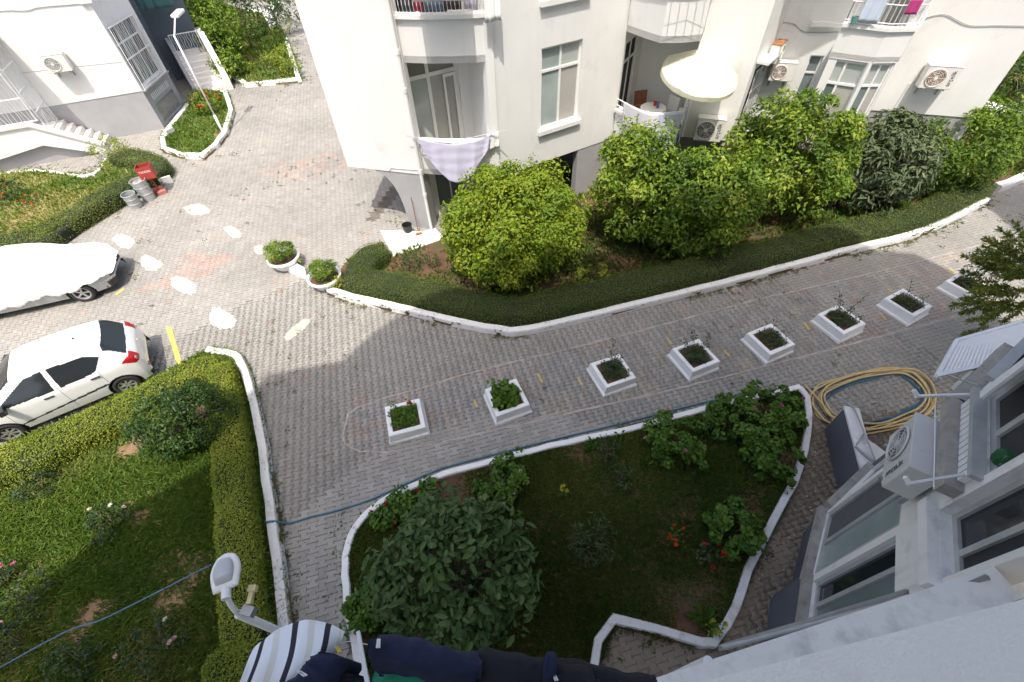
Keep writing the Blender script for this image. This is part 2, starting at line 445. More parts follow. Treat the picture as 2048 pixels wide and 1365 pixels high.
GA_BACK = [(-33, 17.5), (-21.02, 18.41), (-19.89, 18.60), (-18.73, 18.41), (-17.05, 17.86), (-16.80, 18.32), (-17.03, 19.32)]
BED_A = GA_FRONT + list(reversed(GA_BACK))
BED_R = [(16.2, 18.6), (17.6, 14.2), (17.35, 13.93), (18.68, 14.48), (22, 15.2), (23.5, 17), (19.5, 21)]
BED_FAR = [(17.8, 19.2), (22.5, 16.2), (40, 30), (25, 45), (17, 30)]
B_FOOT = [(-4.99, 13.93), (-2.49, 13.18), (-2.2, 14.14), (-0.91, 14.88), (-0.34, 13.07), (3.75, 15.43), (4.7, 17.0), (6.4, 16.5), (5.9, 15.2), (7.48, 14.69), (8.58, 15.94), (10.17, 15.48),
          (9.39, 14.29), (10.26, 13.74), (10.92, 13.68), (11.9, 14.87), (14.63, 13.98), (17.5, 25), (0, 32)]
BEDS = [BED_B, BED_L, BED_C, GI_RING, BED_T, BED_A, BED_R, BED_FAR]

# base sheet that reaches beyond everything in view
o = mesh_obj('ground', [(-90, -60, -0.03), (110, -60, -0.03), (110, 130, -0.03), (-90, 130, -0.03)], [(0, 1, 2, 3)], M['joint']); tag(o, 'sandy ground under the paving', kind='structure')
paving = mesh_obj('paving', [(-60, -6, -0.009), (60, -6, -0.009), (60, 60, -0.009), (-60, 60, -0.009)], [(0, 1, 2, 3)], M['joint'])
tag(paving, 'interlocking concrete block paving of the yard and lane', kind='structure')

# ------------------------------------------------------------------ interlocking pavers
PA = R(14.0); PL_, PW = 0.205, 0.168     # row angle, block length, column pitch
ux = np.array([math.cos(PA), math.sin(PA)]); uy = np.array([-math.sin(PA), math.cos(PA)])
def paver_outline(gap, a=0.021):
    g2 = gap / 2
    pr = [(0, a), (0.20, a), (0.36, -a), (0.64, -a), (0.80, a), (1, a)]
    right = [(PW / 2 + o_ - g2, (v - 0.5) * (PL_ - gap)) for v, o_ in pr]
    return right + [(-x, y) for x, y in reversed(right)]
STRIP = [(-3.88, 5.23), (-3.85, 5.96), (-3.24, 6.25), (-0.59, 7.09), (3.01, 7.98), (6.73, 9.02), (10.96, 10.02), (15.18, 11.14), (17.43, 11.79), (16.86, 10.18), (13.15, 8.46), (8.66, 7.33), (4.24, 6.28), (0.80, 5.54), (-1.93, 4.97), (-3.31, 4.89)]
RED1 = [(-11.48, 10.64), (-10.66, 11.52), (-10.68, 12.54), (-8.94, 12.23), (-9.47, 11.12), (-10.51, 10.69)]
RED2 = [(-10.28, 17.54), (-9.35, 18.48), (-6.81, 19.34), (-6.49, 17.80), (-8.10, 16.96)]
def in_any(polys, X, Y):
    k = np.zeros(len(X), dtype=bool)
    for p in polys: k |= inside(p, X, Y)
    return k
ii, jj = np.meshgrid(np.arange(-260, 330), np.arange(-120, 330), indexing='ij')
ii = ii.ravel(); jj = jj.ravel()
U = ii * PW; Vv = jj * PL_ + (ii % 2) * PL_ / 2
PX = U * ux[0] + Vv * uy[0]; PY = U * ux[1] + Vv * uy[1]
keep = in_view(PX, PY, np.zeros(len(PX)), 0.30) & (PY < 46) & (PX > -30) & (PX < 24)
PX, PY = PX[keep], PY[keep]
keep = ~in_any(BEDS + [B_FOOT], PX, PY) | (inside([(-4.6, 13.9), (-2.5, 13.2), (-2.0, 14.6), (-3.6, 16.5)], PX, PY))
keep &= PY > 0.13 + 0.225 * PX
PX, PY = PX[keep], PY[keep]; n = len(PX)
strip = inside(STRIP, PX, PY)
red = inside(RED1, PX, PY) | inside(RED2, PX, PY)
base = np.array([0.295, 0.284, 0.264])
C = base[None] * (1 + rng.normal(0, 0.04, n))[:, None]
# single odd blocks, warmer towards the plaza
C *= (1 + np.stack([vnoise(PX, PY, 0.5, 3) - 0.5, vnoise(PX, PY, 0.5, 3) - 0.52, vnoise(PX, PY, 0.5, 3) - 0.56], 1) * 0.14)
odd = rng.random(n) < 0.014
C[odd] = np.array([0.33, 0.275, 0.24]) * rng.uniform(0.85, 1.1, odd.sum())[:, None]
pal = np.array([[0.355, 0.275, 0.235], [0.275, 0.275, 0.275], [0.36, 0.31, 0.25], [0.325, 0.30, 0.27], [0.30, 0.29, 0.275], [0.285, 0.285, 0.285], [0.34, 0.285, 0.26]])
zone = (vnoise(PX, PY, 0.9, 9) * 4.0 + vnoise(PX, PY, 2.2, 10) * 3.5 + rng.random(n) * 2.6).astype(int) % 7
C[strip] = (pal[zone[strip]] * 0.55 + base * 0.45) * rng.uniform(0.88, 1.12, strip.sum())[:, None]
rr = (inside(RED1, PX, PY) & (rng.random(n) < 0.75)) | (inside(RED2, PX, PY) & (rng.random(n) < 0.4))
C[rr] = np.array([0.345, 0.272, 0.240]) * rng.uniform(0.9, 1.08, rr.sum())[:, None]
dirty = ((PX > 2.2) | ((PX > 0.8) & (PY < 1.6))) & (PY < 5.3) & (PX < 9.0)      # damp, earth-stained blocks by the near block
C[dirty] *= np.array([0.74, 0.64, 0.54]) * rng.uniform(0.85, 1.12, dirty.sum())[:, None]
dist = np.sqrt(PX ** 2 + PY ** 2 + 9.1 ** 2)
vis = in_view(PX, PY, np.zeros(n), -0.02) & ~((PX > 3.2) & (PY < 1.9 + (PX - 4.3) * 0.8)) & ~((PX > -3.0) & (PX < 1.2) & (PY < 1.3))
order = np.argsort(np.where(vis, dist, 1e3))
near = np.zeros(n, dtype=bool); near[order[:300]] = True
dz = rng.normal(0, 0.0016, n)
def paver_field(idx, sides, gap):
    out = np.array(paver_outline(gap)); k = len(out); m = len(idx)
    jit = rng.normal(0, 0.012, m)
    lx = out[None, :, 0] * np.cos(jit)[:, None] - out[None, :, 1] * np.sin(jit)[:, None]
    ly = out[None, :, 0] * np.sin(jit)[:, None] + out[None, :, 1] * np.cos(jit)[:, None]
    X = PX[idx][:, None] + lx * ux[0] + ly * uy[0]; Y = PY[idx][:, None] + lx * ux[1] + ly * uy[1]
    tilt = rng.normal(0, 0.012, (m, 2))
    Z = dz[idx][:, None] + lx * tilt[:, :1] + ly * tilt[:, 1:]
    top = np.stack([X, Y, Z], 2)
    if not sides:
        loops = np.arange(m * k); starts = np.arange(m) * k; Vt = top.reshape(-1, 3); cc = np.repeat(C[idx], k, 0)
    else:
        bot = top.copy(); bot[:, :, 2] = -0.012
        Vt = np.concatenate([top, bot], 1).reshape(-1, 3); cc = np.repeat(C[idx], 2 * k, 0)
        a = np.arange(k); b = (a + 1) % k
        pat = np.concatenate([a, np.stack([b, a, a + k, b + k], 1).ravel()])
        st = np.concatenate([[0], k + 4 * a])
        loops = (pat[None] + (np.arange(m) * 2 * k)[:, None]).ravel(); starts = (st[None] + (np.arange(m) * len(pat))[:, None]).ravel()
    return Vt, loops, starts, np.concatenate([cc, np.ones((len(cc), 1))], 1)
rest = np.nonzero(~near)[0]
close = rest[dist[rest] < 15.5]; far = rest[dist[rest] >= 15.5]
for nm, idx, sd, gp in (('paver_field', close, True, 0.011), ('far_paver_field', far, False, 0.011)):
    Vt, lo, st, cc = paver_field(idx, sd, gp)
    tag(np_mesh(nm, Vt, lo, st, M['paver'], paving, {'Col': cc}), kind='stuff')
# the 300 nearest blocks one by one, sharing a dozen meshes
var = []
for q in range(17):
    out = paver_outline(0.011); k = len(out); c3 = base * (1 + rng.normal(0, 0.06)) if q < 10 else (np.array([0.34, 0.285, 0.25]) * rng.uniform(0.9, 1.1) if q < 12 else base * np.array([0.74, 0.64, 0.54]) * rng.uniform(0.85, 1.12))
    Vt = [(x, y, 0) for x, y in out] + [(x, y, -0.012) for x, y in out]
    F = [tuple(range(k))] + [((a + 1) % k, a, a + k, (a + 1) % k + k) for a in range(k)]
    me = bpy.data.meshes.new('paver'); me.from_pydata(Vt, [], F); me.update(); me.materials.append(M['paver'])
    at = me.attributes.new('Col', 'FLOAT_COLOR', 'POINT'); at.data.foreach_set('color', np.tile([*c3, 1.0], len(Vt)).astype(np.float32))
    var.append(me)
for i in np.nonzero(near)[0]:
    o = bpy.data.objects.new('paver', var[int(rng.integers(12, 17)) if dirty[i] else (int(rng.integers(0, 10)) if rng.random() > 0.012 else 11)])
    o.location = (PX[i], PY[i], dz[i]); o.rotation_euler = (rng.normal(0, 0.012), rng.normal(0, 0.012), PA + rng.normal(0, 0.012))
    link(o, paving)

# weeds in the joints
k = (vnoise(PX, PY, 0.35, 21) * 0.6 + vnoise(PX, PY, 1.6, 22) * 0.4 > 0.62) & (rng.random(n) < 0.12)
M['weed'] = leaf_mat('joint_weeds', [(0.0, (0.05, 0.07, 0.02)), (0.5, (0.10, 0.12, 0.03)), (1.0, (0.20, 0.17, 0.07))])
wx = np.repeat(PX[k], 9) + rng.normal(0, 0.045, k.sum() * 9) + ux[0] * PW / 2; wy = np.repeat(PY[k], 9) + rng.normal(0, 0.045, k.sum() * 9) + ux[1] * PW / 2
def kerb_weeds(line, side, count, spread=0.10):
    out = []
    for a, b in zip(line[:-1], line[1:]):
        a = np.array(a[:2]); b = np.array(b[:2]); d = b - a; L = np.linalg.norm(d)
        if L < 1e-3: continue
        nn = np.array([-d[1], d[0]]) / L * side
        m = int(L * count); t = rng.random(m)
        keep_ = vnoise(a[0] + t * d[0], a[1] + t * d[1], 1.3, 31) > 0.5
        out.append((a[None] + t[:, None] * d[None] + nn[None] * np.abs(rng.normal(0.03, spread, m))[:, None])[keep_])
    return np.concatenate(out)
kw = np.concatenate([kerb_weeds(GB_FRONT, -1, 26), kerb_weeds(GT_FRONT, -1, 30, 0.2), kerb_weeds(GI_RING, 1, 22, 0.2), kerb_weeds(GA_BACK[1:], 1, 30, 0.5), kerb_weeds(GL_FRONT[2:], 1, 10, 0.05), kerb_weeds(GC_RIGHT[4:], 1, 14, 0.08)])
wx = np.concatenate([wx, np.repeat(kw[:, 0], 6) + rng.normal(0, 0.03, len(kw) * 6)]); wy = np.concatenate([wy, np.repeat(kw[:, 1], 6) + rng.normal(0, 0.03, len(kw) * 6)])
m = len(wx); P = np.stack([wx, wy, np.full(m, 0.0)], 1); A = rdirs(m); A[:, 2] = np.abs(A[:, 2]) * 0.7 + 0.15
tag(leaves('joint_weeds', P, A, rdirs(m) + [0, 0, 1.5], rng.uniform(0.03, 0.085, m), rng.uniform(0.015, 0.035, m), M['weed'], None, rng.random(m)), 'small weeds growing in the paving joints and along kerbs', 'weeds', kind='stuff')

# ------------------------------------------------------------------ garden soil
def bed(poly, mat, z=0.08, label=None):
    m_ = MB(); m_.prism(poly, -0.02, z); o_ = m_.build('garden_bed', mat); tag(o_, label, kind='structure'); return o_
bed(BED_B, M['soil'], label='reddish soil bed along the white apartment block')
bed(BED_L, M['soil_light'], label='soil of the lawn garden beside the white hatchback')
bed(BED_C, M['soil'], label='dark soil of the curved garden in the middle')
bed(GI_RING, M['soil_light'], label='soil of the small island with the lamp post')
bed(BED_T, M['soil_light'], label='soil of the far garden beside the white staircase')
bed(BED_A, M['soil_light'], label='soil of the garden behind the bins')
bed(BED_R, M['soil'], 0.093, label='soil bed at the far end of the lane')
bed(BED_FAR, M['soil_light'], 0.066, label='soil of the lawn behind the apartment block')

# ------------------------------------------------------------------ kerbs
def resample(line, step=0.35):
    out = [Vector((*line[0][:2], 0))]
    for a, b in zip(line[:-1], line[1:]):
        a = Vector((*a[:2], 0)); b = Vector((*b[:2], 0)); k_ = max(1, int((b - a).length / step))
        for q in range(1, k_ + 1): out.append(a.lerp(b, q / k_))
    return out
def kerb(line, label, side=1, w=0.17, h=0.17, mat='kerb', smooth_n=0, closed=False, rough=0.006):
    pts = [(*p[:2], 0) for p in line]
    if smooth_n: pts = smooth_path(pts, smooth_n)
    P = resample(pts + ([pts[0]] if closed else []))
    if closed: P = P[:-1]
    m_ = len(P); V = []; F = []
    prof = [(0, -0.02), (0.004, h * 0.8), (0.022, h), (w - 0.022, h), (w - 0.004, h * 0.85), (w, -0.02)]
    for i, p in enumerate(P):
        if closed: t = (P[(i + 1) % m_] - P[i - 1]).normalized(); t0 = (P[i] - P[i - 1]).normalized()
        else: t = (P[min(i + 1, m_ - 1)] - P[max(i - 1, 0)]).normalized(); t0 = (P[min(i + 1, m_ - 1)] - P[i]).normalized() if i < m_ - 1 else t
        nn = Vector((-t.y, t.x, 0)) * side
        c_ = max(0.5, abs(t.dot(t0)))
        e = rng.normal(0, rough); e2 = rng.normal(0, rough)
        for (u, z) in prof: V.append(p + nn * ((u + e) / c_) + Vector((0, 0, z + (e2 if z > 0.05 else 0))))
    k_ = len(prof)
    for i in range(m_ if closed else m_ - 1):
        j = (i + 1) % m_
        for q in range(k_ - 1): F.append((i * k_ + q, j * k_ + q, j * k_ + q + 1, i * k_ + q + 1))
    if not closed: F += [tuple(range(k_)), tuple(reversed(range((m_ - 1) * k_, m_ * k_)))]
    o_ = mesh_obj('kerb', V, F, M[mat]); tag(o_, label, kind='structure'); return o_
kerb(GB_FRONT, 'white painted kerb along the clipped hedge below the apartment block', 1, 0.2, 0.2, smooth_n=3)
kerb(GL_FRONT, 'greyish white kerb of the lawn garden beside the hatchback', -1, 0.2, 0.2, 'kerb_worn', smooth_n=3)
kerb(GC_FRONT, 'white kerb curving round the front of the middle garden', -1, 0.15, 0.17, smooth_n=4)
kerb(GC_RIGHT, 'worn white kerb on the building side of the middle garden', -1, 0.15, 0.17, 'kerb_worn', smooth_n=2)
kerb(GI_RING, 'white kerb ring round the lamp post island', 1, 0.22, 0.2, smooth_n=0, closed=True)
kerb(GT_FRONT, 'white kerb of the far garden beside the staircase', 1, 0.25, 0.2)
kerb([(-15.19, 37.79), (-16.89, 41.55), (-17.08, 44.71)], 'white kerb at the far corner behind the garden', 1, 0.6, 0.3)
kerb([(-18.99, 42.16), (-16.89, 41.55)], 'short white kerb among shrubs far behind the garden', 1, 0.7, 0.25)
kerb(GA_FRONT, 'white kerb behind the two dented bins', 1, 0.3, 0.22)
kerb(GA_BACK, 'thin white kerb between lawn and white building', -1, 0.14, 0.15, smooth_n=2)
kerb([(17.35, 13.93), (17.87, 14.08), (18.68, 14.48), (21.5, 15.0)], 'white kerb end piece at the far end of the lane', 1, 0.3, 0.2)
kerb([(15.6, 17.6), (20.91, 20.15), (22.8, 16.4), (27, 14.5)], 'low white garden wall behind the apartment block corner', 1, 0.7, 0.35)

# thin mortar lines that edge the coloured strip
def strip_line(line, label, w=0.05, mat='pink_line', z=0.006):
    P = resample([(*p[:2], 0) for p in line], 0.22); V = []; F = []
    for i, p in enumerate(P):
        t = (P[min(i + 1, len(P) - 1)] - P[max(i - 1, 0)]).normalized(); nn = Vector((-t.y, t.x, 0)); e = rng.normal(0, 0.008); w_ = w * rng.uniform(0.25, 1.2)
        V += [p + nn * (e - w_ / 2) + Vector((0, 0, z)), p + nn * (e + w_ / 2) + Vector((0, 0, z))]
    for i in range(len(P) - 1): F.append((2 * i, 2 * i + 2, 2 * i + 3, 2 * i + 1))
    return tag(mesh_obj('mortar_line', V, F, M[mat]), label, kind='structure')
strip_line([(-3.95, 5.34), (-3.94, 5.92), (-3.68, 6.13), (-3.25, 6.28), (-0.59, 7.11), (3.02, 8.01), (6.75, 9.06), (10.98, 10.06), (15.23, 11.21), (17.49, 11.87)], 'pale mortar line on the far side of the planter strip')
strip_line([(-3.95, 5.34), (-3.85, 5.11), (-3.48, 4.92), (-2.92, 4.88), (-1.93, 5.01), (0.80, 5.57), (4.25, 6.29), (8.66, 7.33), (13.15, 8.46)], 'pale mortar line on the near side of the planter strip')
strip_line([(14.14, 10.66), (16.74, 11.98)], 'pale diagonal mortar line at the end of the lane', 0.04)

# ------------------------------------------------------------------ painted marks
def blob(name, label, pts, mat, z, seed, wob=0.10, sub=5):
    """irregular patch of paint: a low dome with a ragged edge"""
    r_ = np.random.default_rng(seed); P = smooth_path([(*p[:2], 0) for p in pts], sub, True)
    c = sum(P, Vector((0, 0, 0))) / len(P)
    ring = [c + (p - c) * (1 + r_.uniform(-wob, wob)) for p in P]; nn = len(ring)
    V = [(p.x, p.y, 0.004) for p in ring] + [(c.x + (p.x - c.x) * 0.72, c.y + (p.y - c.y) * 0.72, z) for p in ring] + [(c.x, c.y, z + 0.004)]
    F = [(i, (i + 1) % nn, nn + (i + 1) % nn, nn + i) for i in range(nn)] + [(nn + i, nn + (i + 1) % nn, 2 * nn) for i in range(nn)]
    o_ = mesh_obj(name, V, F, M[mat]); at_ = o_.data.attributes.new('edge', 'FLOAT', 'POINT'); at_.data.foreach_set('value', [0.0] * nn + [0.25] * nn + [1.0]); return tag(o_, label, kind='structure')
def ragged(mat):
    """paint that thins out and breaks up towards its edge"""
    nt = M[mat].node_tree; b = nt.nodes['Principled BSDF']; at_ = nt.nodes.new('ShaderNodeAttribute'); at_.attribute_name = 'edge'; n_ = noise(nt, 16.0, 6, 0.7, vec=world_pos(nt))
    ad = nt.nodes.new('ShaderNodeMath'); ad.operation = 'MULTIPLY_ADD'; ad.inputs[1].default_value = 1.6; nt.links.new(at_.outputs['Fac'], ad.inputs[0]); nt.links.new(n_.outputs['Fac'], ad.inputs[2])
    r_ = ramp(nt, [(0.66, (0, 0, 0)), (0.80, (1, 1, 1))]); nt.links.new(ad.outputs[0], r_.inputs['Fac']); nt.links.new(r_.outputs['Color'], b.inputs['Alpha'])
ragged('white_paint'); ragged('white_worn')
blob('paint_patch', 'white paint patch farthest from the cars beside the kerb', [(-13.70, 13.51), (-13.55, 13.81), (-12.87, 13.44), (-12.62, 13.09), (-12.72, 12.82), (-13.16, 13.02)], 'white_paint', 0.010, 1)
blob('paint_patch', 'white paint patch next to the covered car bonnet', [(-12.08, 12.24), (-12.08, 12.59), (-11.60, 12.31), (-11.14, 11.97), (-11.13, 11.67), (-11.46, 11.62), (-11.79, 11.84)], 'white_paint', 0.010, 2)
blob('paint_patch', 'white paint patch on the edge of the reddish blocks', [(-10.55, 11.03), (-10.55, 11.39), (-9.95, 11.16), (-9.51, 10.73), (-9.48, 10.35), (-9.88, 10.47), (-10.25, 10.71)], 'white_paint', 0.010, 3)
blob('paint_patch', 'white paint patch with a dark slit nearest the hedge corner', [(-8.63, 9.30), (-8.74, 9.85), (-8.29, 9.68), (-7.83, 9.31), (-7.73, 8.95), (-8.00, 8.85), (-8.34, 8.99)], 'white_paint', 0.010, 4)
blob('paint_patch', 'greyish worn paint stroke near the shadow edge', [(-6.25, 8.43), (-6.16, 8.85), (-5.82, 9.24), (-5.60, 9.11), (-5.67, 8.82), (-5.91, 8.46), (-6.10, 8.26)], 'white_worn', 0.008, 5)
blob('paint_patch', 'faint pale patch in the middle of the plaza', [(-10.03, 13.90), (-9.74, 14.03), (-9.11, 13.51), (-9.07, 13.16), (-9.44, 13.21)], 'white_worn', 0.008, 6)
blob('paint_patch', 'wide faint white patch in front of the bins', [(-12.04, 15.23), (-11.86, 15.58), (-11.27, 15.50), (-10.83, 15.06), (-10.84, 14.68), (-11.37, 14.65)], 'white_worn', 0.008, 7)
blob('paint_patch', 'faint pale patch beside the first round planter', [(-8.51, 12.65), (-8.23, 12.82), (-7.93, 12.47), (-8.06, 12.16), (-8.33, 12.29)], 'white_worn', 0.008, 8)
def stripe(label, a, b, w, seed):
    a = Vector((*a[:2], 0)); b = Vector((*b[:2], 0)); t = (b - a).normalized(); nn = Vector((-t.y, t.x, 0)) * w / 2; r_ = np.random.default_rng(seed)
    V = []; F = []; q = max(3, int((b - a).length / 0.12))
    for i in range(q + 1):
        p = a.lerp(b, i / q); e1, e2 = r_.normal(0, 0.008, 2)
        V += [p - nn * (1 + e1 * 8) + Vector((0, 0, 0.007)), p + nn * (1 + e2 * 8) + Vector((0, 0, 0.007))]
    for i in range(q): F.append((2 * i, 2 * i + 2, 2 * i + 3, 2 * i + 1))
    return tag(mesh_obj('yellow_mark', V, F, M['yellow_paint']), label, kind='structure')
stripe('long yellow parking line running into the hedge', (-9.65, 9.07), (-8.67, 7.63), 0.13, 1)
stripe('short yellow mark under the covered car nose', (-11.94, 10.56), (-11.83, 10.82), 0.12, 2)
stripe('yellow mark beside the kerb behind the covered car', (-15.13, 12.91), (-14.80, 12.97), 0.15, 3)
for k_, (a, b, nm) in enumerate([((-0.97, 6.16), (-0.89, 5.94), 'small yellow dab left of the second planter'), ((0.60, 6.85), (0.70, 6.58), 'yellow hook mark between second and third planter'), ((1.58, 6.68), (1.66, 6.45), 'yellow dab just left of the third planter'),
                             ((4.10, 7.81), (4.14, 7.63), 'yellow fleck behind the fourth planter'), ((7.86, 8.17), (7.87, 7.90), 'yellow mark left of the sixth planter'), ((10.02, 8.37), (10.04, 8.13), 'bold yellow mark left of the seventh planter'),
                             ((5.41, 7.32), (5.49, 7.14), 'yellow fleck between fourth and fifth planter'), ((13.01, 10.04), (13.06, 9.81), 'yellow mark left of the last planter'), ((10.78, 9.33), (10.78, 9.16), 'yellow fleck behind the seventh planter')]):
    stripe(nm, a, b, 0.055, 20 + k_)

# ------------------------------------------------------------------ plant materials
M['grass_dark'] = leaf_mat('grass_green', [(0.0, (0.042, 0.085, 0.018)), (0.5, (0.085, 0.15, 0.028)), (1.0, (0.18, 0.20, 0.055))], 0.5, 0.25)
M['grass_mid'] = leaf_mat('lawn_grass', [(0.0, (0.075, 0.145, 0.025)), (0.5, (0.165, 0.25, 0.05)), (1.0, (0.42, 0.37, 0.17))], 0.5, 0.25)
M['box'] = leaf_mat('box_hedge_leaf', [(0.0, (0.095, 0.155, 0.016)), (0.5, (0.19, 0.245, 0.025)), (1.0, (0.35, 0.35, 0.05))])
M['box_dark'] = leaf_mat('clipped_hedge_leaf', [(0.0, (0.048, 0.088, 0.015)), (0.5, (0.098, 0.145, 0.022)), (1.0, (0.18, 0.20, 0.04))])
M['core'] = simple('hedge_twigs', (0.020, 0.026, 0.010), 0.95, 0.4, 20)
M['ligustrum'] = leaf_mat('yellow_green_leaf', [(0.0, (0.085, 0.15, 0.012)), (0.45, (0.17, 0.24, 0.016)), (0.8, (0.27, 0.30, 0.022)), (1.0, (0.40, 0.30, 0.035))])
M['citrus'] = leaf_mat('citrus_leaf', [(0.0, (0.045, 0.09, 0.012)), (0.5, (0.105, 0.18, 0.016)), (0.85, (0.21, 0.28, 0.026)), (1.0, (0.30, 0.34, 0.06))], 0.5)
M['loquat'] = leaf_mat('loquat_leaf', [(0.0, (0.05, 0.075, 0.035)), (0.5, (0.105, 0.14, 0.07)), (1.0, (0.19, 0.215, 0.13))], 0.5)
M['mallow'] = leaf_mat('broad_leaf', [(0.0, (0.035, 0.075, 0.022)), (0.5, (0.068, 0.125, 0.036)), (1.0, (0.125, 0.18, 0.065))], 0.5)
M['geranium'] = leaf_mat('geranium_leaf', [(0.0, (0.035, 0.085, 0.010)), (0.5, (0.07, 0.15, 0.016)), (1.0, (0.13, 0.22, 0.03))], 0.5)
M['shrub'] = leaf_mat('dark_shrub_leaf', [(0.0, (0.018, 0.045, 0.010)), (0.5, (0.036, 0.08, 0.014)), (1.0, (0.08, 0.13, 0.02))], 0.4)
M['rose'] = leaf_mat('rose_leaf', [(0.0, (0.020, 0.042, 0.016)), (0.5, (0.042, 0.075, 0.028)), (1.0, (0.085, 0.12, 0.045))], 0.45)
M['pine'] = leaf_mat('conifer_spray', [(0.0, (0.06, 0.095, 0.018)), (0.5, (0.135, 0.18, 0.03)), (1.0, (0.26, 0.26, 0.05))], 0.6, 0.15)
def petal(name, c): return leaf_mat(name, [(0.0, tuple(k * 0.7 for k in c)), (1.0, c)], 0.55, 0.25, (1.1, 1.0, 1.0))
M['red'] = petal('red_petals', (0.55, 0.02, 0.03)); M['pink'] = petal('pink_petals', (0.72, 0.22, 0.38)); M['pale_pink'] = petal('pale_pink_petals', (0.78, 0.52, 0.50)); M['magenta'] = petal('magenta_petals', (0.60, 0.10, 0.34))
M['orange'] = petal('orange_red_petals', (0.70, 0.10, 0.03)); M['cream'] = petal('cream_petals', (0.80, 0.72, 0.56)); M['yellow'] = petal('yellow_green_bracts', (0.50, 0.50, 0.05))

# ------------------------------------------------------------------ plant builders
def crown_points(c, rad, n_clump, clump_r, n, low=-0.6, fill=0.5, flat=1.0):
    """leaf positions gathered in clumps through an uneven crown; returns P, outward normal, clump id, clump centres"""
    d = rdirs(n_clump * 3); d = d[d[:, 2] > low][:n_clump]; n_clump = len(d)
    f = rng.uniform(fill, 1.0, n_clump) ** 0.6
    K = d * f[:, None] * np.array(rad)[None] * (1 - 0.5 * clump_r / max(rad)) + np.array(c)[None]
    kid = rng.integers(0, n_clump, n); kr = clump_r * rng.uniform(0.5, 1.4, n_clump)
    e = rdirs(n); e = unit(e + d[kid] * 0.55 + np.array([0, 0, 0.25]))
    P = K[kid] + e * (kr[kid] * rng.uniform(0.55, 1.05, n))[:, None] * np.array([1, 1, flat])
    return P, e, kid, K, d

def leaf_cloud(name, parent, c, rad, n_clump, clump_r, n, L, W, mat, oval=False, low=-0.6, fill=0.5, spread=0.8, tint_k=0.18, tint_m=0.45, tint_s=0.16, droop=0.1, up=0.5):
    P, e, kid, K, d = crown_points(c, rad, n_clump, clump_r, n, low, fill)
    keep_ = P[:, 2] > 0.09; P, e, kid = P[keep_], e[keep_], kid[keep_]; n = len(P)
    N = unit(e + rdirs(n) * spread * 0.8 + np.array([0, 0, up])); A = unit(np.cross(N, rdirs(n)) + e * 0.35)
    kt = rng.normal(0, tint_k, len(K))
    t = np.clip(tint_m + kt[kid] + rng.normal(0, tint_s, n), 0, 1)
    leaves(name, P - A * (L * 0.4), A, N, L * rng.uniform(0.5, 1.4, n), W * rng.uniform(0.6, 1.3, n), mat, parent, t, 0.18, oval, droop)
    return K

def trunk_and_limbs(parent, base, top, r0, targets, mat='trunk', stems=1, limbs=14, name='trunk'):
    m_ = MB(); base = Vector(base); top = Vector(top)
    for s_ in range(stems):
        off = Vector((random.uniform(-1, 1), random.uniform(-1, 1), 0)) * (0.16 if stems > 1 else 0)
        b = base + off * 0.4; t = top + off * 2.5
        path = [b + Vector((0, 0, -0.05)), b.lerp(t, 0.35) + Vector((random.uniform(-.05, .05), random.uniform(-.05, .05), 0)), b.lerp(t, 0.7) + Vector((random.uniform(-.06, .06), random.uniform(-.06, .06), 0)), t]
        m_.tube(path, [r0 * 1.25, r0, r0 * 0.8, r0 * 0.5], 8)
    tg = list(targets); random.shuffle(tg)
    for k in tg[:limbs]:
        k = Vector(k); a = base.lerp(top, random.uniform(0.45, 1.0)); mid = a.lerp(k, 0.55) + Vector((0, 0, 0.12 * (k - a).length))
        m_.tube([a, mid, k], [r0 * 0.42, r0 * 0.26, r0 * 0.09], 5)
    return m_.build(name, M[mat], parent, True)

def tree(name, label, base, c, rad, n_clump, clump_r, n, L, W, mat, trunk_r=0.07, stems=1, limbs=14, cat='tree', group=None, **kw):
    root = thing(name, label, cat, (base[0], base[1], 0.0), group=group)
    cl = (c[0] - base[0], c[1] - base[1], c[2])
    K = leaf_cloud('crown' if cat == 'tree' else 'foliage', root, cl, rad, n_clump, clump_r, n, L, W, M[mat], **kw)
    trunk_and_limbs(root, (0, 0, 0.05), (cl[0] * 0.8, cl[1] * 0.8, cl[2] - rad[2] * 0.25), trunk_r, K, stems=stems, limbs=limbs, name='trunk' if cat == 'tree' else 'stems')
    return root

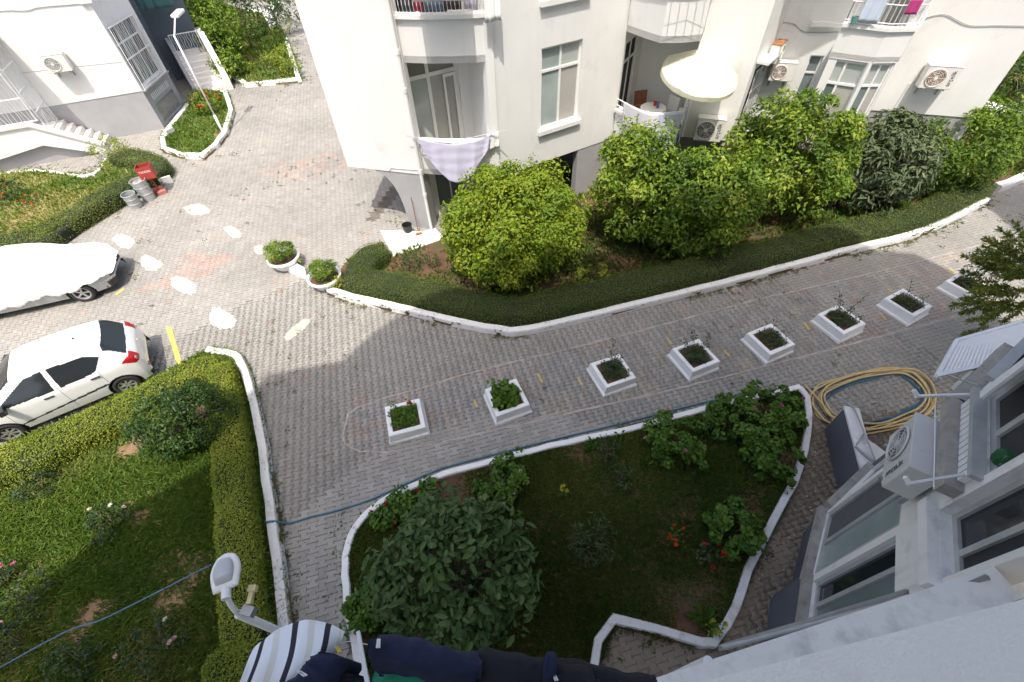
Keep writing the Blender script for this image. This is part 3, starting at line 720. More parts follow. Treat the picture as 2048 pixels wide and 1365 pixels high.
def hedge(name, label, path, w, h, mat, dens=1500, L=0.034, rnd=0.09, seed=1, wob=0.05, tint_m=0.45):
    """clipped hedge: dark twig core under a skin of small leaves"""
    root = thing(name, label, 'hedge', (path[0][0], path[0][1], 0)); ox, oy = path[0][0], path[0][1]
    P2 = [Vector((p[0] - ox, p[1] - oy, 0)) for p in path]; P2 = smooth_path(P2, 6)
    seg = np.array([(p.x, p.y) for p in P2]); d = np.diff(seg, axis=0); ln = np.linalg.norm(d, axis=1); cum = np.concatenate([[0], np.cumsum(ln)]); T = cum[-1]
    per = 2 * (h - rnd) + (w - 2 * rnd) + math.pi * rnd
    def place(t, q, inset):
        i = np.clip(np.searchsorted(cum, t, side='right') - 1, 0, len(d) - 1); f = (t - cum[i]) / np.maximum(ln[i], 1e-6)
        b = seg[i] + d[i] * f[:, None]; tg = d[i] / np.maximum(ln[i], 1e-6)[:, None]
        # smooth tangent
        j = np.clip(i + 1, 0, len(d) - 1); tg = tg * (1 - f)[:, None] + d[j] / np.maximum(ln[j], 1e-6)[:, None] * f[:, None]; tg = tg / np.maximum(np.linalg.norm(tg, axis=1, keepdims=True), 1e-6)
        nn = np.stack([-tg[:, 1], tg[:, 0]], 1)
        u = np.zeros(len(t)); z = np.zeros(len(t)); nu = np.zeros(len(t)); nz = np.zeros(len(t))
        s1 = h - rnd; a1 = math.pi * rnd / 2; s2 = w - 2 * rnd
        k1 = q < s1; k2 = (q >= s1) & (q < s1 + a1); k3 = (q >= s1 + a1) & (q < s1 + a1 + s2); k4 = (q >= s1 + a1 + s2) & (q < s1 + 2 * a1 + s2); k5 = q >= s1 + 2 * a1 + s2
        u[k1] = -w / 2; z[k1] = q[k1]; nu[k1] = -1
        an = (q[k2] - s1) / rnd; u[k2] = -w / 2 + rnd - rnd * np.cos(an); z[k2] = s1 + rnd * np.sin(an); nu[k2] = -np.cos(an); nz[k2] = np.sin(an)
        u[k3] = -w / 2 + rnd + (q[k3] - s1 - a1); z[k3] = h; nz[k3] = 1
        an = (q[k4] - s1 - a1 - s2) / rnd; u[k4] = w / 2 - rnd + rnd * np.sin(an); z[k4] = s1 + rnd * np.cos(an); nu[k4] = np.sin(an); nz[k4] = np.cos(an)
        u[k5] = w / 2; z[k5] = s1 - (q[k5] - (s1 + 2 * a1 + s2)); nu[k5] = 1
        # rounded ends
        e = np.minimum(t, T - t); sq = np.sqrt(np.clip(e / (w * 0.5), 0.02, 1) * (2 - np.clip(e / (w * 0.5), 0.02, 1)))
        u = u * (0.35 + 0.65 * sq); z = z * (0.72 + 0.28 * sq)
        X = b[:, 0] + nn[:, 0] * u; Y = b[:, 1] + nn[:, 1] * u
        bump_ = (vnoise(X + ox, Y + oy, 2.6, seed) - 0.5) * 2 * wob + (vnoise(X + ox, Y + oy, 0.7, seed + 3) - 0.5) * 2 * wob
        Nrm = unit(np.stack([nn[:, 0] * nu, nn[:, 1] * nu, nz], 1)); Pp = np.stack([X, Y, z + bump_ * (z / h)], 1)
        return Pp - Nrm * np.asarray(inset)[:, None], Nrm
    n_ = int(T * per * dens); t = rng.uniform(0, T, n_); q = rng.uniform(0, per, n_)
    # leaves on the blind ends
    Pp, N0 = place(t, q, np.where(rng.random(n_) < 0.04, -rng.uniform(0.02, 0.10, n_), rng.uniform(-0.015, 0.035, n_)))
    kv = in_view(Pp[:, 0] + ox, Pp[:, 1] + oy, Pp[:, 2], 0.3); Pp, N0 = Pp[kv], N0[kv]; n_ = len(Pp)
    N = unit(N0 + rdirs(n_) * 0.75 + np.array([0, 0, 0.3])); A = unit(np.cross(N, rdirs(n_)) + N0 * 0.4)
    tt = np.clip(tint_m + rng.normal(0, 0.17, n_) + (vnoise(Pp[:, 0] + ox, Pp[:, 1] + oy, 1.2, seed + 7) - 0.5) * 0.45, 0, 1)
    leaves('foliage', Pp, A, N, L * rng.uniform(0.7, 1.3, n_), L * 0.62, M[mat], root, tt, 0.15)
    # core
    nt_ = max(8, int(T / 0.25)); nq = 18; tc = np.repeat(np.linspace(0, T, nt_), nq); qc = np.tile(np.linspace(0, per - 1e-4, nq), nt_)
    Pc, _ = place(tc, qc, np.full(len(tc), 0.045)); Pc[:, 2] = np.maximum(Pc[:, 2], 0.02)
    F = [(i * nq + k, i * nq + k + 1, (i + 1) * nq + k + 1, (i + 1) * nq + k) for i in range(nt_ - 1) for k in range(nq - 1)] + [tuple(range(nq)), tuple(reversed(range((nt_ - 1) * nq, nt_ * nq)))]
    mesh_obj('twig_core', Pc, F, M['core'], root, True)
    return root

def flower(parent, p, r, mat, n=9, name='flower'):
    a = rng.uniform(0, 2 * np.pi, n); el = rng.uniform(0.1, 1.2, n)
    A = np.stack([np.cos(a) * np.cos(el), np.sin(a) * np.cos(el), np.sin(el)], 1)
    return leaves(name, np.tile(np.array(p, float), (n, 1)), A, np.tile([0, 0, 1.0], (n, 1)) + rdirs(n) * 0.3, r, r * 0.9, M[mat], parent, rng.random(n), 0.2, True)

def bush(name, label, base, r, h, n, L, W, mat, flowers=(), cat='bush', clump=0.16, n_clump=26, stems=5, group=None, **kw):
    """low bush: leaf clumps on several thin stems, flowers at the tips"""
    root = thing(name, label, cat, (base[0], base[1], 0.05), group=group)
    K = leaf_cloud('foliage', root, (0, 0, h * 0.55), (r, r, h * 0.55), n_clump, clump, n, L, W, M[mat], **{**dict(low=-0.35, fill=0.35), **kw})
    m_ = MB()
    for k in list(K)[:max(stems, 4)]: m_.tube([(0, 0, 0), (k[0] * 0.5, k[1] * 0.5, k[2] * 0.6), tuple(k)], [0.014, 0.011, 0.005], 5)
    m_.build('stems', M['trunk'], root, True)
    for (mt, cnt, fr) in flowers:
        idx = rng.choice(len(K), min(cnt, len(K)), replace=False)
        for i in idx:
            d = unit(np.array([K[i]]) - np.array([[0, 0, h * 0.3]]))[0]
            flower(root, K[i] + d * (clump * 0.95) + np.array([0, 0, 0.03]), fr, mt)
    return root

# ------------------------------------------------------------------ hedges
hedge('hedge', 'long clipped hedge behind the white kerb below the apartment block', [(-3.81, 11.64), (-4.20, 11.35), (-4.41, 10.84)] + [tuple(Vector(p) + Vector((0.13, 0.99)) * 0.66) for p in GB_FRONT[1:]], 0.85, 0.58, 'box_dark', 1500, 0.032, 0.12, 2)
hedge('hedge', 'yellow green box hedge between the white hatchback and the lawn', [(-17.0, 3.1), (-14.6, 4.6), (-10.80, 4.72), (-9.76, 5.42), (-8.72, 6.17), (-7.78, 6.93), (-7.24, 7.14)], 0.8, 0.68, 'box', 2400, 0.038, 0.13, 5, tint_m=0.62)
hedge('hedge', 'box hedge along the greyish kerb beside the paved lane', [(-7.26, 7.14)] + [tuple(Vector(p) + Vector((-0.66, -0.05))) for p in GL_FRONT[3:9]] + [(-4.34, 1.28), (-4.61, 1.03), (-4.99, 0.82)], 0.64, 0.66, 'box', 3200, 0.036, 0.13, 8, tint_m=0.45)
hedge('hedge', 'clipped hedge behind the red box and the bins', [(-33, 10.2), (-16.80, 13.01), (-15.69, 13.60), (-15.01, 15.08), (-14.39, 16.48), (-13.87, 17.50), (-14.67, 18.39), (-16.32, 18.97)], 1.0, 0.55, 'box_dark', 900, 0.045, 0.15, 11, tint_m=0.55)

# ------------------------------------------------------------------ trees beside the apartment block
c = (0.23, 10.78, 1.7)
tree('privet_tree', 'big round yellow green tree in front of the hanging purple sheet', (c[0], c[1]), c, (2.05, 1.85, 1.6), 260, 0.40, 40000, 0.105, 0.06, 'ligustrum', 0.09, 3, 16, low=-0.85, fill=0.35, tint_k=0.14, tint_m=0.38)
c = (3.84, 12.10, 1.95)
tree('citrus_tree', 'light green citrus tree directly below the balcony with sheets', (c[0], c[1]), c, (1.3, 1.25, 1.7), 110, 0.40, 11500, 0.14, 0.07, 'citrus', 0.06, 2, 8, low=-0.9, fill=0.3, tint_m=0.55, group='citrus trees along the apartment block')
c = (5.67, 11.47, 1.7)
tree('citrus_tree', 'broad citrus tree below the beige air conditioner beside the umbrella', (c[0], c[1]), c, (1.75, 1.5, 1.55), 140, 0.42, 15000, 0.14, 0.07, 'citrus', 0.06, 2, 8, low=-0.9, fill=0.3, tint_m=0.48, group='citrus trees along the apartment block')
c = (8.58, 12.92, 2.1)
tree('citrus_tree', 'tallest bright green citrus tree in front of the corner windows', (c[0], c[1]), c, (2.05, 1.7, 1.85), 170, 0.44, 19000, 0.14, 0.07, 'citrus', 0.06, 2, 8, low=-0.9, fill=0.3, tint_m=0.52, group='citrus trees along the apartment block')
c = (12.04, 13.52, 1.55)
tree('loquat_tree', 'grey green loquat tree with long leaves below the corner windows', (c[0], c[1]), c, (1.5, 1.45, 1.5), 95, 0.42, 6000, 0.20, 0.07, 'loquat', 0.06, 2, 8, oval=True, low=-0.75, droop=0.25, spread=0.6)
c = (14.77, 14.53, 1.6)
tree('citrus_tree', 'olive green citrus tree by the far corner of the block', (c[0], c[1]), c, (2.3, 1.8, 1.45), 130, 0.44, 12500, 0.14, 0.07, 'citrus', 0.06, 2, 8, low=-0.9, fill=0.3, tint_m=0.36, group='citrus trees along the apartment block')
bush('leafy_bush', 'low shrub at the end of the flower bed by the lane', (18.95, 15.51), 0.8, 0.8, 900, 0.09, 0.05, 'shrub', tint_m=0.6)

# ground cover in that bed
grass('grass', 'sparse grass under the trees by the apartment block', BED_B, 420, 0.13, M['grass_dark'], bare=0.34, seed=41)
for k_, (p, r_, h_, n_, mt, lab) in enumerate([((-2.99, 11.11), 0.35, 0.35, 300, 'rose', 'small rose bush on bare soil inside the hedge curve'), ((-2.46, 11.19), 0.4, 0.4, 350, 'shrub', 'low leafy bush left of the big round tree'), ((-4.01, 11.67), 0.35, 0.45, 700, 'shrub', 'dark little bush in the hollow of the hedge end'),
                                               ((2.47, 10.15), 0.55, 0.35, 900, 'box', 'pale green low bush right of the big round tree'), ((10.10, 11.94), 0.4, 0.35, 260, 'shrub', 'low bush on reddish soil behind the hedge')]):
    bush('small_bush', lab, p, r_, h_, n_, 0.055, 0.035, mt, clump=0.12)

# ------------------------------------------------------------------ lawn garden beside the hatchback
grass('grass', 'tall grass and dry patches on the lawn beside the hatchback', BED_L, 1900, 0.13, M['grass_mid'], bare=0.27, seed=51, patch=0.8)
c = (-7.26, 5.54, 0.75)
tree('dense_shrub', 'dense dark green shrub in the corner of the lawn hedge', (c[0], c[1]), c, (1.05, 0.95, 0.72), 80, 0.26, 6200, 0.075, 0.042, 'shrub', 0.05, 4, 20, cat='shrub', low=-0.5, tint_m=0.45)
for k_, (p, r_, h_, n_, fl, lab) in enumerate([
        ((-10.76, 4.61), 0.45, 0.65, 420, [('red', 3, 0.075)], 'rose bush with big red blooms by the hedge'),
        ((-10.01, 4.29), 0.40, 0.5, 380, [], 'rose bush without blooms on the sunlit lawn'),
        ((-8.08, 3.48), 0.45, 0.45, 420, [('cream', 3, 0.05)], 'rose bush with cream blooms in the middle of the lawn'),
        ((-9.48, 2.45), 0.35, 0.5, 260, [('pink', 3, 0.06)], 'rose bush with pink blooms at the lawn shadow edge'),
        ((-8.80, 2.26), 0.40, 0.5, 330, [('cream', 1, 0.055)], 'rose bush beside bare soil at the left'),
        ((-8.54, 1.52), 0.45, 0.6, 420, [('pale_pink', 2, 0.06)], 'rose bush under the blue cable'),
        ((-6.15, 1.39), 0.5, 0.65, 460, [('pale_pink', 3, 0.06), ('cream', 1, 0.05)], 'rose bush with pale pink blooms near the lamp foot'),
        ((-7.31, 1.19), 0.5, 0.55, 460, [], 'twiggy rose bush at the lower edge of the lawn'),
        ((-9.28, 5.70), 0.15, 0.35, 60, [('orange', 1, 0.06)], 'single orange rose beside the box hedge')]):
    bush('rose_bush', lab, p, r_, h_, n_, 0.06, 0.038, 'rose', fl, clump=0.13, n_clump=20, group='rose bushes on the lawn')

# ------------------------------------------------------------------ middle garden
grass('grass', 'short dark grass of the middle garden', BED_C, 2600, 0.075, M['grass_dark'], bare=0.33, seed=61, patch=0.7)
c = (-1.08, 2.05, 1.5)
tree('broad_leaf_shrub', 'large dark broad leaved shrub in the middle garden', (c[0], c[1]), c, (1.30, 1.12, 0.95), 100, 0.30, 3600, 0.155, 0.075, 'mallow', 0.05, 4, 24, cat='shrub', oval=True, low=-0.7, droop=0.25, spread=0.7, tint_k=0.10)
G_FL = [('pink', 4, 0.045)]
for k_, (p, r_, h_, n_, fl, lab) in enumerate([
        ((-0.37, 3.93), 0.58, 0.58, 1400, [('pale_pink', 4, 0.045)], 'geranium with white blooms beside the curved kerb'),
        ((3.47, 4.64), 0.72, 0.62, 1900, [('pink', 4, 0.045), ('red', 1, 0.045)], 'geranium with pink and red blooms next to the lane kerb'),
        ((4.74, 5.06), 0.66, 0.62, 1700, [('magenta', 3, 0.045)], 'geranium touching the blue hose'),
        ((5.63, 5.23), 0.74, 0.68, 2100, [('magenta', 4, 0.05)], 'largest geranium at the corner by the coiled hose'),
        ((5.29, 4.20), 0.70, 0.62, 1900, [('pale_pink', 2, 0.045), ('magenta', 1, 0.045)], 'geranium beside the dark porch wall'),
        ((3.97, 2.80), 0.58, 0.58, 1500, [], 'geranium without blooms by the worn kerb'),
        ((-2.71, 1.78), 0.40, 0.42, 800, [], 'geranium spilling over the kerb end'),
        ((-2.68, 3.32), 0.26, 0.35, 260, [('red', 3, 0.04)], 'geranium with red blooms inside the curved kerb'),
        ((-1.81, 3.93), 0.22, 0.3, 240, [('red', 2, 0.04)], 'low geranium between kerb and broad leaved shrub'),
        ((-2.37, 3.58), 0.32, 0.34, 480, [], 'pale geranium at the curve of the kerb')]):
    bush('geranium', lab, p, r_, h_, n_, 0.075, 0.075, 'geranium', fl, clump=0.13, n_clump=30, oval=True, group='geraniums in the middle garden', spread=0.5)
bush('oleander', 'dark narrow leaved shrub in the centre of the garden', (1.33, 2.72), 0.55, 0.5, 520, 0.11, 0.024, 'rose', clump=0.18, tint_m=0.6)
bush('rose_bush', 'orange blooming plant on bare soil in the middle garden', (2.92, 2.75), 0.16, 0.3, 70, 0.06, 0.04, 'geranium', [('orange', 6, 0.05)], clump=0.1, n_clump=9)
bush('rose_bush', 'red blooming rose next to the orange flowers', (3.39, 2.44), 0.24, 0.45, 130, 0.06, 0.04, 'rose', [('red', 5, 0.05)], clump=0.1, n_clump=12)
bush('yellow_plant', 'small yellow green plant with pale bracts in the middle garden', (0.91, 3.67), 0.13, 0.3, 40, 0.06, 0.03, 'geranium', [('yellow', 5, 0.045)], clump=0.09, n_clump=8)
bush('rose_bush', 'thin rose bush between oleander and lane kerb', (2.03, 3.90), 0.35, 0.4, 180, 0.055, 0.035, 'rose', [], clump=0.13)
bush('rose_bush', 'grey green rose bush close to the pink geranium', (1.89, 4.59), 0.3, 0.4, 200, 0.055, 0.035, 'rose', [], clump=0.13)
def strap_plant(label, p, n_, L, group):
    root = thing('strap_leaf_plant', label, 'plant', (p[0], p[1], 0.06), group=group)
    a = rng.uniform(0, 2 * np.pi, n_); el = rng.uniform(0.5, 1.25, n_)
    A = np.stack([np.cos(a) * np.cos(el), np.sin(a) * np.cos(el), np.sin(el)], 1)
    B = np.stack([rng.normal(0, 0.025, n_), rng.normal(0, 0.025, n_), np.zeros(n_)], 1)
    leaves('leaves', B, A, A * np.array([-1, -1, 0]) + np.array([0, 0, 0.6]), L * rng.uniform(0.6, 1.1, n_), L * 0.16, M['geranium'], root, rng.random(n_) * 0.6, 0.1, True, 0.35)
for k_, (px_, lab) in enumerate([((2.31, 5.02), 'strap leaved plant on the kerb opposite the third planter'), ((1.67, 4.85), 'strap leaved plant by the kerb left of its twin'), ((2.70, 4.25), 'strap leaved tuft on dark soil'), ((1.59, 4.65), 'small strap leaved tuft behind the kerb'),
                                 ((3.04, 1.44), 'large strap leaved plant near the kerb corner'), ((5.28, 3.58), 'strap leaved plant beside the worn kerb'), ((0.06, 4.55), 'spiky tuft at the white blooming geranium'), ((5.61, 5.92), 'spiky tuft by the blue hose')]):
    strap_plant(lab, px_, 14, 0.34 if k_ != 4 else 0.5, 'strap leaved plants in the middle garden')
bush('yellow_plant', 'yellow green plant in the kerb corner', (3.13, 1.26), 0.16, 0.3, 60, 0.07, 0.03, 'box', [('yellow', 3, 0.05)], clump=0.1, n_clump=10)

# ------------------------------------------------------------------ lamp island, far gardens
grass('grass', 'bright grass on the lamp post island', GI_RING, 420, 0.16, M['grass_mid'], bare=0.15, seed=71)
bush('flowering_bush', 'bush with orange flowers at the foot of the white lamp post', (-14.23, 23.81), 0.75, 0.7, 800, 0.12, 0.05, 'citrus', [('orange', 10, 0.09)], clump=0.22, n_clump=26)
bush('leafy_bush', 'leafy bush on the island nearest the staircase', (-15.44, 25.34), 0.55, 0.5, 500, 0.11, 0.05, 'box', clump=0.2, n_clump=18)
grass('grass', 'bright lawn of the far garden beside the staircase', BED_T, 160, 0.2, M['grass_mid'], bare=0.18, seed=81)
for k_, (p, z_, rad, n_, mt, lab) in enumerate([
        ((-16.04, 31.25, 2), 2.0, (1.6, 1.6, 1.5), 3000, 'citrus', 'leafy citrus tree behind the white staircase'),
        ((-15.72, 29.81, 1.3), 1.3, (1.1, 1.1, 1.2), 1900, 'citrus', 'citrus tree leaning over the stair parapet'),
        ((-14.87, 28.26, 0.7), 0.7, (0.85, 0.85, 0.65), 1500, 'citrus', 'round dark citrus bush at the foot of the staircase'),
        ((-15.47, 33.19, 2.4), 2.4, (2.6, 2.2, 2.0), 2600, 'shrub', 'dark tree at the top edge beyond the far garden'),
        ((-15.04, 37.27, 1.6), 1.6, (2.4, 2.0, 1.5), 1800, 'shrub', 'dark low tree behind the far white kerb'),
        ((-18.55, 35.33, 2.2), 2.2, (1.6, 1.8, 1.8), 1900, 'shrub', 'shaded tree beside the blue entrance')]):
    tree('citrus_tree' if mt == 'citrus' else 'garden_tree', lab, (p[0], p[1]), (p[0], p[1], z_), rad, 46, 0.5, n_, 0.17, 0.095, mt, 0.07, 1, 12, low=-0.7, tint_m=0.5, group='trees around the far garden')
for k_, (p, r_, h_, n_, mt, lab) in enumerate([
        ((-16.29, 34.90), 0.8, 0.8, 480, 'box_dark', 'olive bush in the middle of the far lawn'), ((-15.57, 39.04), 1.1, 1.0, 600, 'loquat', 'grey green bush near the far white kerb'), ((-11.61, 28.76), 0.7, 0.6, 420, 'box', 'yellow green bush at the near corner of the far lawn'),
        ((-12.94, 31.85), 0.6, 0.5, 360, 'box', 'pale bush beside the far path kerb'), ((-13.33, 30.18), 0.7, 0.5, 400, 'box', 'yellowish low bush on the far lawn'), ((-14.28, 29.09), 0.6, 0.5, 320, 'box', 'low bush behind the bend of the far kerb'), ((-14.12, 36.50), 0.8, 0.8, 360, 'grass_mid', 'tall grassy bush at the path end')]):
    bush('garden_bush', lab, p, r_, h_, n_, 0.12, 0.06, mt, clump=0.25, n_clump=16)
grass('grass', 'bright lawn behind the hedge and bins', BED_A, 300, 0.14, M['grass_mid'], bare=0.2, seed=91)
bush('rose_bush', 'grey green rose bush on the lawn behind the bins', (-18.86, 16.40), 0.55, 0.6, 380, 0.08, 0.05, 'rose', [('orange', 4, 0.06)], clump=0.18)
bush('rose_bush', 'rose with one pale bloom at the far left lawn', (-19.88, 17.03), 0.4, 0.6, 200, 0.08, 0.05, 'rose', [('pale_pink', 1, 0.1)], clump=0.18)
bush('flowering_bush', 'low plant with orange flowers on the left lawn', (-18.01, 16.05), 0.45, 0.2, 160, 0.06, 0.04, 'rose', [('orange', 8, 0.06)], clump=0.1)
bush('leafy_bush', 'tufty bush at the end of the hedge by the stairs', (-16.87, 19.61), 0.8, 0.65, 900, 0.10, 0.03, 'box', clump=0.2)
grass('grass', 'lawn behind the far corner of the apartment block', BED_FAR, 130, 0.18, M['grass_mid'], bare=0.2, seed=95)
for k_, (p, z_, rad, n_, lab) in enumerate([((23.10, 22.11, 1.2), 1.2, (1.6, 1.6, 1.2), 1500, 'dark shrub on the lawn behind the block'), ((22.73, 20.63, 1), 1.0, (1.3, 1.3, 1.0), 1200, 'second dark shrub cut by the right edge'), ((21.06, 17.99, 0.6), 0.6, (1.2, 1.0, 0.6), 900, 'low dark shrub beside the low garden wall')]):
    tree('garden_shrub', lab, (p[0], p[1]), (p[0], p[1], z_), rad, 40, 0.4, n_, 0.14, 0.07, 'shrub', 0.05, 2, 10, cat='shrub', low=-0.7, tint_m=0.5)
grass('grass', 'grass in the bed at the far end of the lane', BED_R, 160, 0.15, M['grass_mid'], bare=0.3, seed=97)

# ------------------------------------------------------------------ conifer leaning in at the right edge
def conifer(label, base, c, rad, n_spray):
    root = thing('conifer_tree', label, 'tree', (base[0], base[1], 0))
    cl = np.array([c[0] - base[0], c[1] - base[1], c[2]])
    d = rdirs(n_spray); d = d[d[:, 2] > -0.75]; K = cl + d * np.array(rad) * rng.uniform(0.55, 1.0, len(d))[:, None]
    per = 110; n_ = len(K) * per; kid = np.repeat(np.arange(len(K)), per)
    ax = unit(d + np.array([0, 0, -0.15]) + rdirs(len(d)) * 0.25)
    s_ = rng.random(n_); P = K[kid] + ax[kid] * (s_ * 0.42 - 0.1)[:, None] + rdirs(n_) * 0.02
    A = unit(ax[kid] * 0.7 + rdirs(n_) * 0.75)
    leaves('crown', P, A, rdirs(n_) + np.array([0, 0, 0.8]), rng.uniform(0.07, 0.15, n_), 0.028, M['pine'], root, np.clip(rng.normal(0.5, 0.2, n_) + rng.normal(0, 0.12, len(K))[kid], 0, 1), 0.1)
    trunk_and_limbs(root, (0, 0, 0), (cl[0], cl[1], cl[2] + 0.3), 0.08, K, limbs=40)
c = (11.36, 6.49, 2.5)
conifer('feathery conifer leaning into the right edge above the last planter', (c[0] + 0.5, c[1] - 0.3), c, (1.55, 1.45, 1.4), 300)

# ------------------------------------------------------------------ dry leaves and petals fallen on the paving
M['litter'] = leaf_mat('dry_leaf_litter', [(0.0, (0.12, 0.08, 0.04)), (0.6, (0.30, 0.24, 0.14)), (1.0, (0.62, 0.58, 0.50))], 0.8, 0.1)
lx = []; ly = []
for (x0, y0, sx, sy, cnt) in ((5.6, 2.9, 0.8, 0.8, 420), (4.4, 1.6, 0.5, 0.5, 200), (8.6, 5.6, 0.9, 0.6, 420), (5.9, 3.9, 0.4, 0.6, 160), (-4.2, 3.0, 0.5, 2.0, 70), (-6.6, 13.6, 2.4, 2.0, 260), (4.0, 8.8, 5.0, 0.8, 260), (-8.0, 9.5, 3.0, 2.5, 200), (-13.0, 20.0, 3.0, 2.0, 160)):
    lx.append(rng.normal(x0, sx, cnt)); ly.append(rng.normal(y0, sy, cnt))
lx = np.concatenate(lx); ly = np.concatenate(ly); kk = ~in_any(BEDS, lx, ly) & (ly > 0.3 + 0.225 * lx); lx, ly = lx[kk], ly[kk]; m = len(lx)
P = np.stack([lx, ly, np.full(m, 0.006)], 1); A = rdirs(m); A[:, 2] = np.abs(A[:, 2]) * 0.15
tag(leaves('fallen_leaves', P, A, rdirs(m) * 0.4 + np.array([0, 0, 1.0]), rng.uniform(0.02, 0.06, m), rng.uniform(0.012, 0.03, m), M['litter'], None, rng.random(m) ** 1.5), 'dry leaves and petals scattered over the paving', 'leaves', kind='stuff')

# ------------------------------------------------------------------ wall helpers
class Wall:
    """vertical wall line from a to b; outward side is to the right of the walking direction"""
    def __init__(self, a, b):
        self.a = Vector((a[0], a[1], 0)); self.b = Vector((b[0], b[1], 0)); self.L = (self.b - self.a).length
        self.d = (self.b - self.a).normalized(); self.n = Vector((self.d.y, -self.d.x, 0))
    def pt(self, s, z, out=0.0): return self.a + self.d * s + self.n * out + Vector((0, 0, z))
    def box(self, mb, s0, s1, z0, z1, o0, o1):
        p = [self.pt(s0, z0, o0), self.pt(s0, z0, o1), self.pt(s1, z0, o1), self.pt(s1, z0, o0), self.pt(s0, z1, o0), self.pt(s0, z1, o1), self.pt(s1, z1, o1), self.pt(s1, z1, o0)]
        return mb.hexa(p if o1 > o0 else [p[i] for i in (1, 0, 3, 2, 5, 4, 7, 6)])
    def ang(self): return math.atan2(self.d.y, self.d.x)
    def panel(self, parent, z0, z1, holes=(), th=0.22, mat='wall_white', name='wall', s0=0.0, s1=None):
        """wall with rectangular openings"""
        s1 = self.L if s1 is None else s1; m_ = MB()
        cuts = sorted(set([s0, s1] + [h[0] for h in holes] + [h[1] for h in holes]))
        for a, b in zip(cuts[:-1], cuts[1:]):
            hs = sorted([h for h in holes if h[0] <= a + 1e-6 and h[1] >= b - 1e-6], key=lambda h: h[2]); z = z0
            for h in hs:
                if h[2] > z: self.box(m_, a, b, z, h[2], -th, 0)
                z = h[3]
            if z < z1: self.box(m_, a, b, z, z1, -th, 0)
        return m_.build(name, M[mat], parent)

def window(parent, W, s0, s1, z0, z1, cols=(0.5,), trans=None, depth=0.10, panes=None, fr=0.055, frame='frame', name='window', sill=None):
    """framed window set back in its opening: frame, mullions, transom, panes. panes: material names row by row from the top-left"""
    wroot = MB(); o0, o1 = -depth - 0.06, -depth
    for (a, b, c, d) in ((s0, s0 + fr, z0, z1), (s1 - fr, s1, z0, z1), (s0 + fr, s1 - fr, z0, z0 + fr), (s0 + fr, s1 - fr, z1 - fr, z1)): W.box(wroot, a, b, c, d, o0, o1)
    rows = [(z0 + fr, z1 - fr)] if trans is None else [(trans + fr / 2, z1 - fr), (z0 + fr, trans - fr / 2)]
    if trans is not None: W.box(wroot, s0 + fr, s1 - fr, trans - fr / 2, trans + fr / 2, o0, o1 + 0.004)
    xs = [s0 + fr] + [s0 + (s1 - s0) * c for c in cols] + [s1 - fr]
    for c in cols:
        q = s0 + (s1 - s0) * c
        for (a, b) in rows: W.box(wroot, q - fr / 2, q + fr / 2, a, b, o0, o1 - 0.003)
    f = wroot.build(name, M[frame], parent); k = 0
    for (a, b) in rows:
        for x0, x1 in zip(xs[:-1], xs[1:]):
            p = MB(); W.box(p, x0, x1, a, b, o0 + 0.015, o0 + 0.03); mt = (panes or ['glass'])[min(k, len(panes or [1]) - 1)]; p.build('pane', M[mt], f); k += 1
    if sill:
        p = MB(); W.box(p, s0 - 0.09, s1 + 0.09, z0 - 0.13, z0 - 0.002, -0.05, 0.10); p.build('sill', M[sill], f)
    return f

def offset_line(pts, d):
    out = []
    for i, p in enumerate(pts):
        a = Vector(pts[max(i - 1, 0)]); b = Vector(pts[min(i + 1, len(pts) - 1)]); t = (b - a).normalized(); out.append(Vector((p[0], p[1])) + Vector((t.y, -t.x)) * d)
    return out

def ribbon(mb, pts, z0, z1, th):
    """solid strip along a plan polyline, thickness th towards the inside"""
    inn = offset_line(pts, -th)
    for i in range(len(pts) - 1):
        a, b, c, d = pts[i], pts[i + 1], inn[i + 1], inn[i]
        mb.hexa([(a[0], a[1], z0), (b[0], b[1], z0), (c[0], c[1], z0), (d[0], d[1], z0), (a[0], a[1], z1), (b[0], b[1], z1), (c[0], c[1], z1), (d[0], d[1], z1)])
    return mb

def bar_positions(pts, step):
    out = []
    for a, b in zip(pts[:-1], pts[1:]):
        a = Vector(a); b = Vector(b); k = max(1, int((b - a).length / step))
        for q in range(k): out.append(a.lerp(b, (q + 0.5) / k))
    return out

def wavy_bar(mb, p, q, side, amp, r=0.008, n=9, ph=0.0):
    """wrought bar with curls from p to q"""
    P = [p.lerp(q, i / n) + side * (amp * math.sin(i / n * math.pi * 4 + ph)) for i in range(n + 1)]
    mb.tube(P, r, 4)

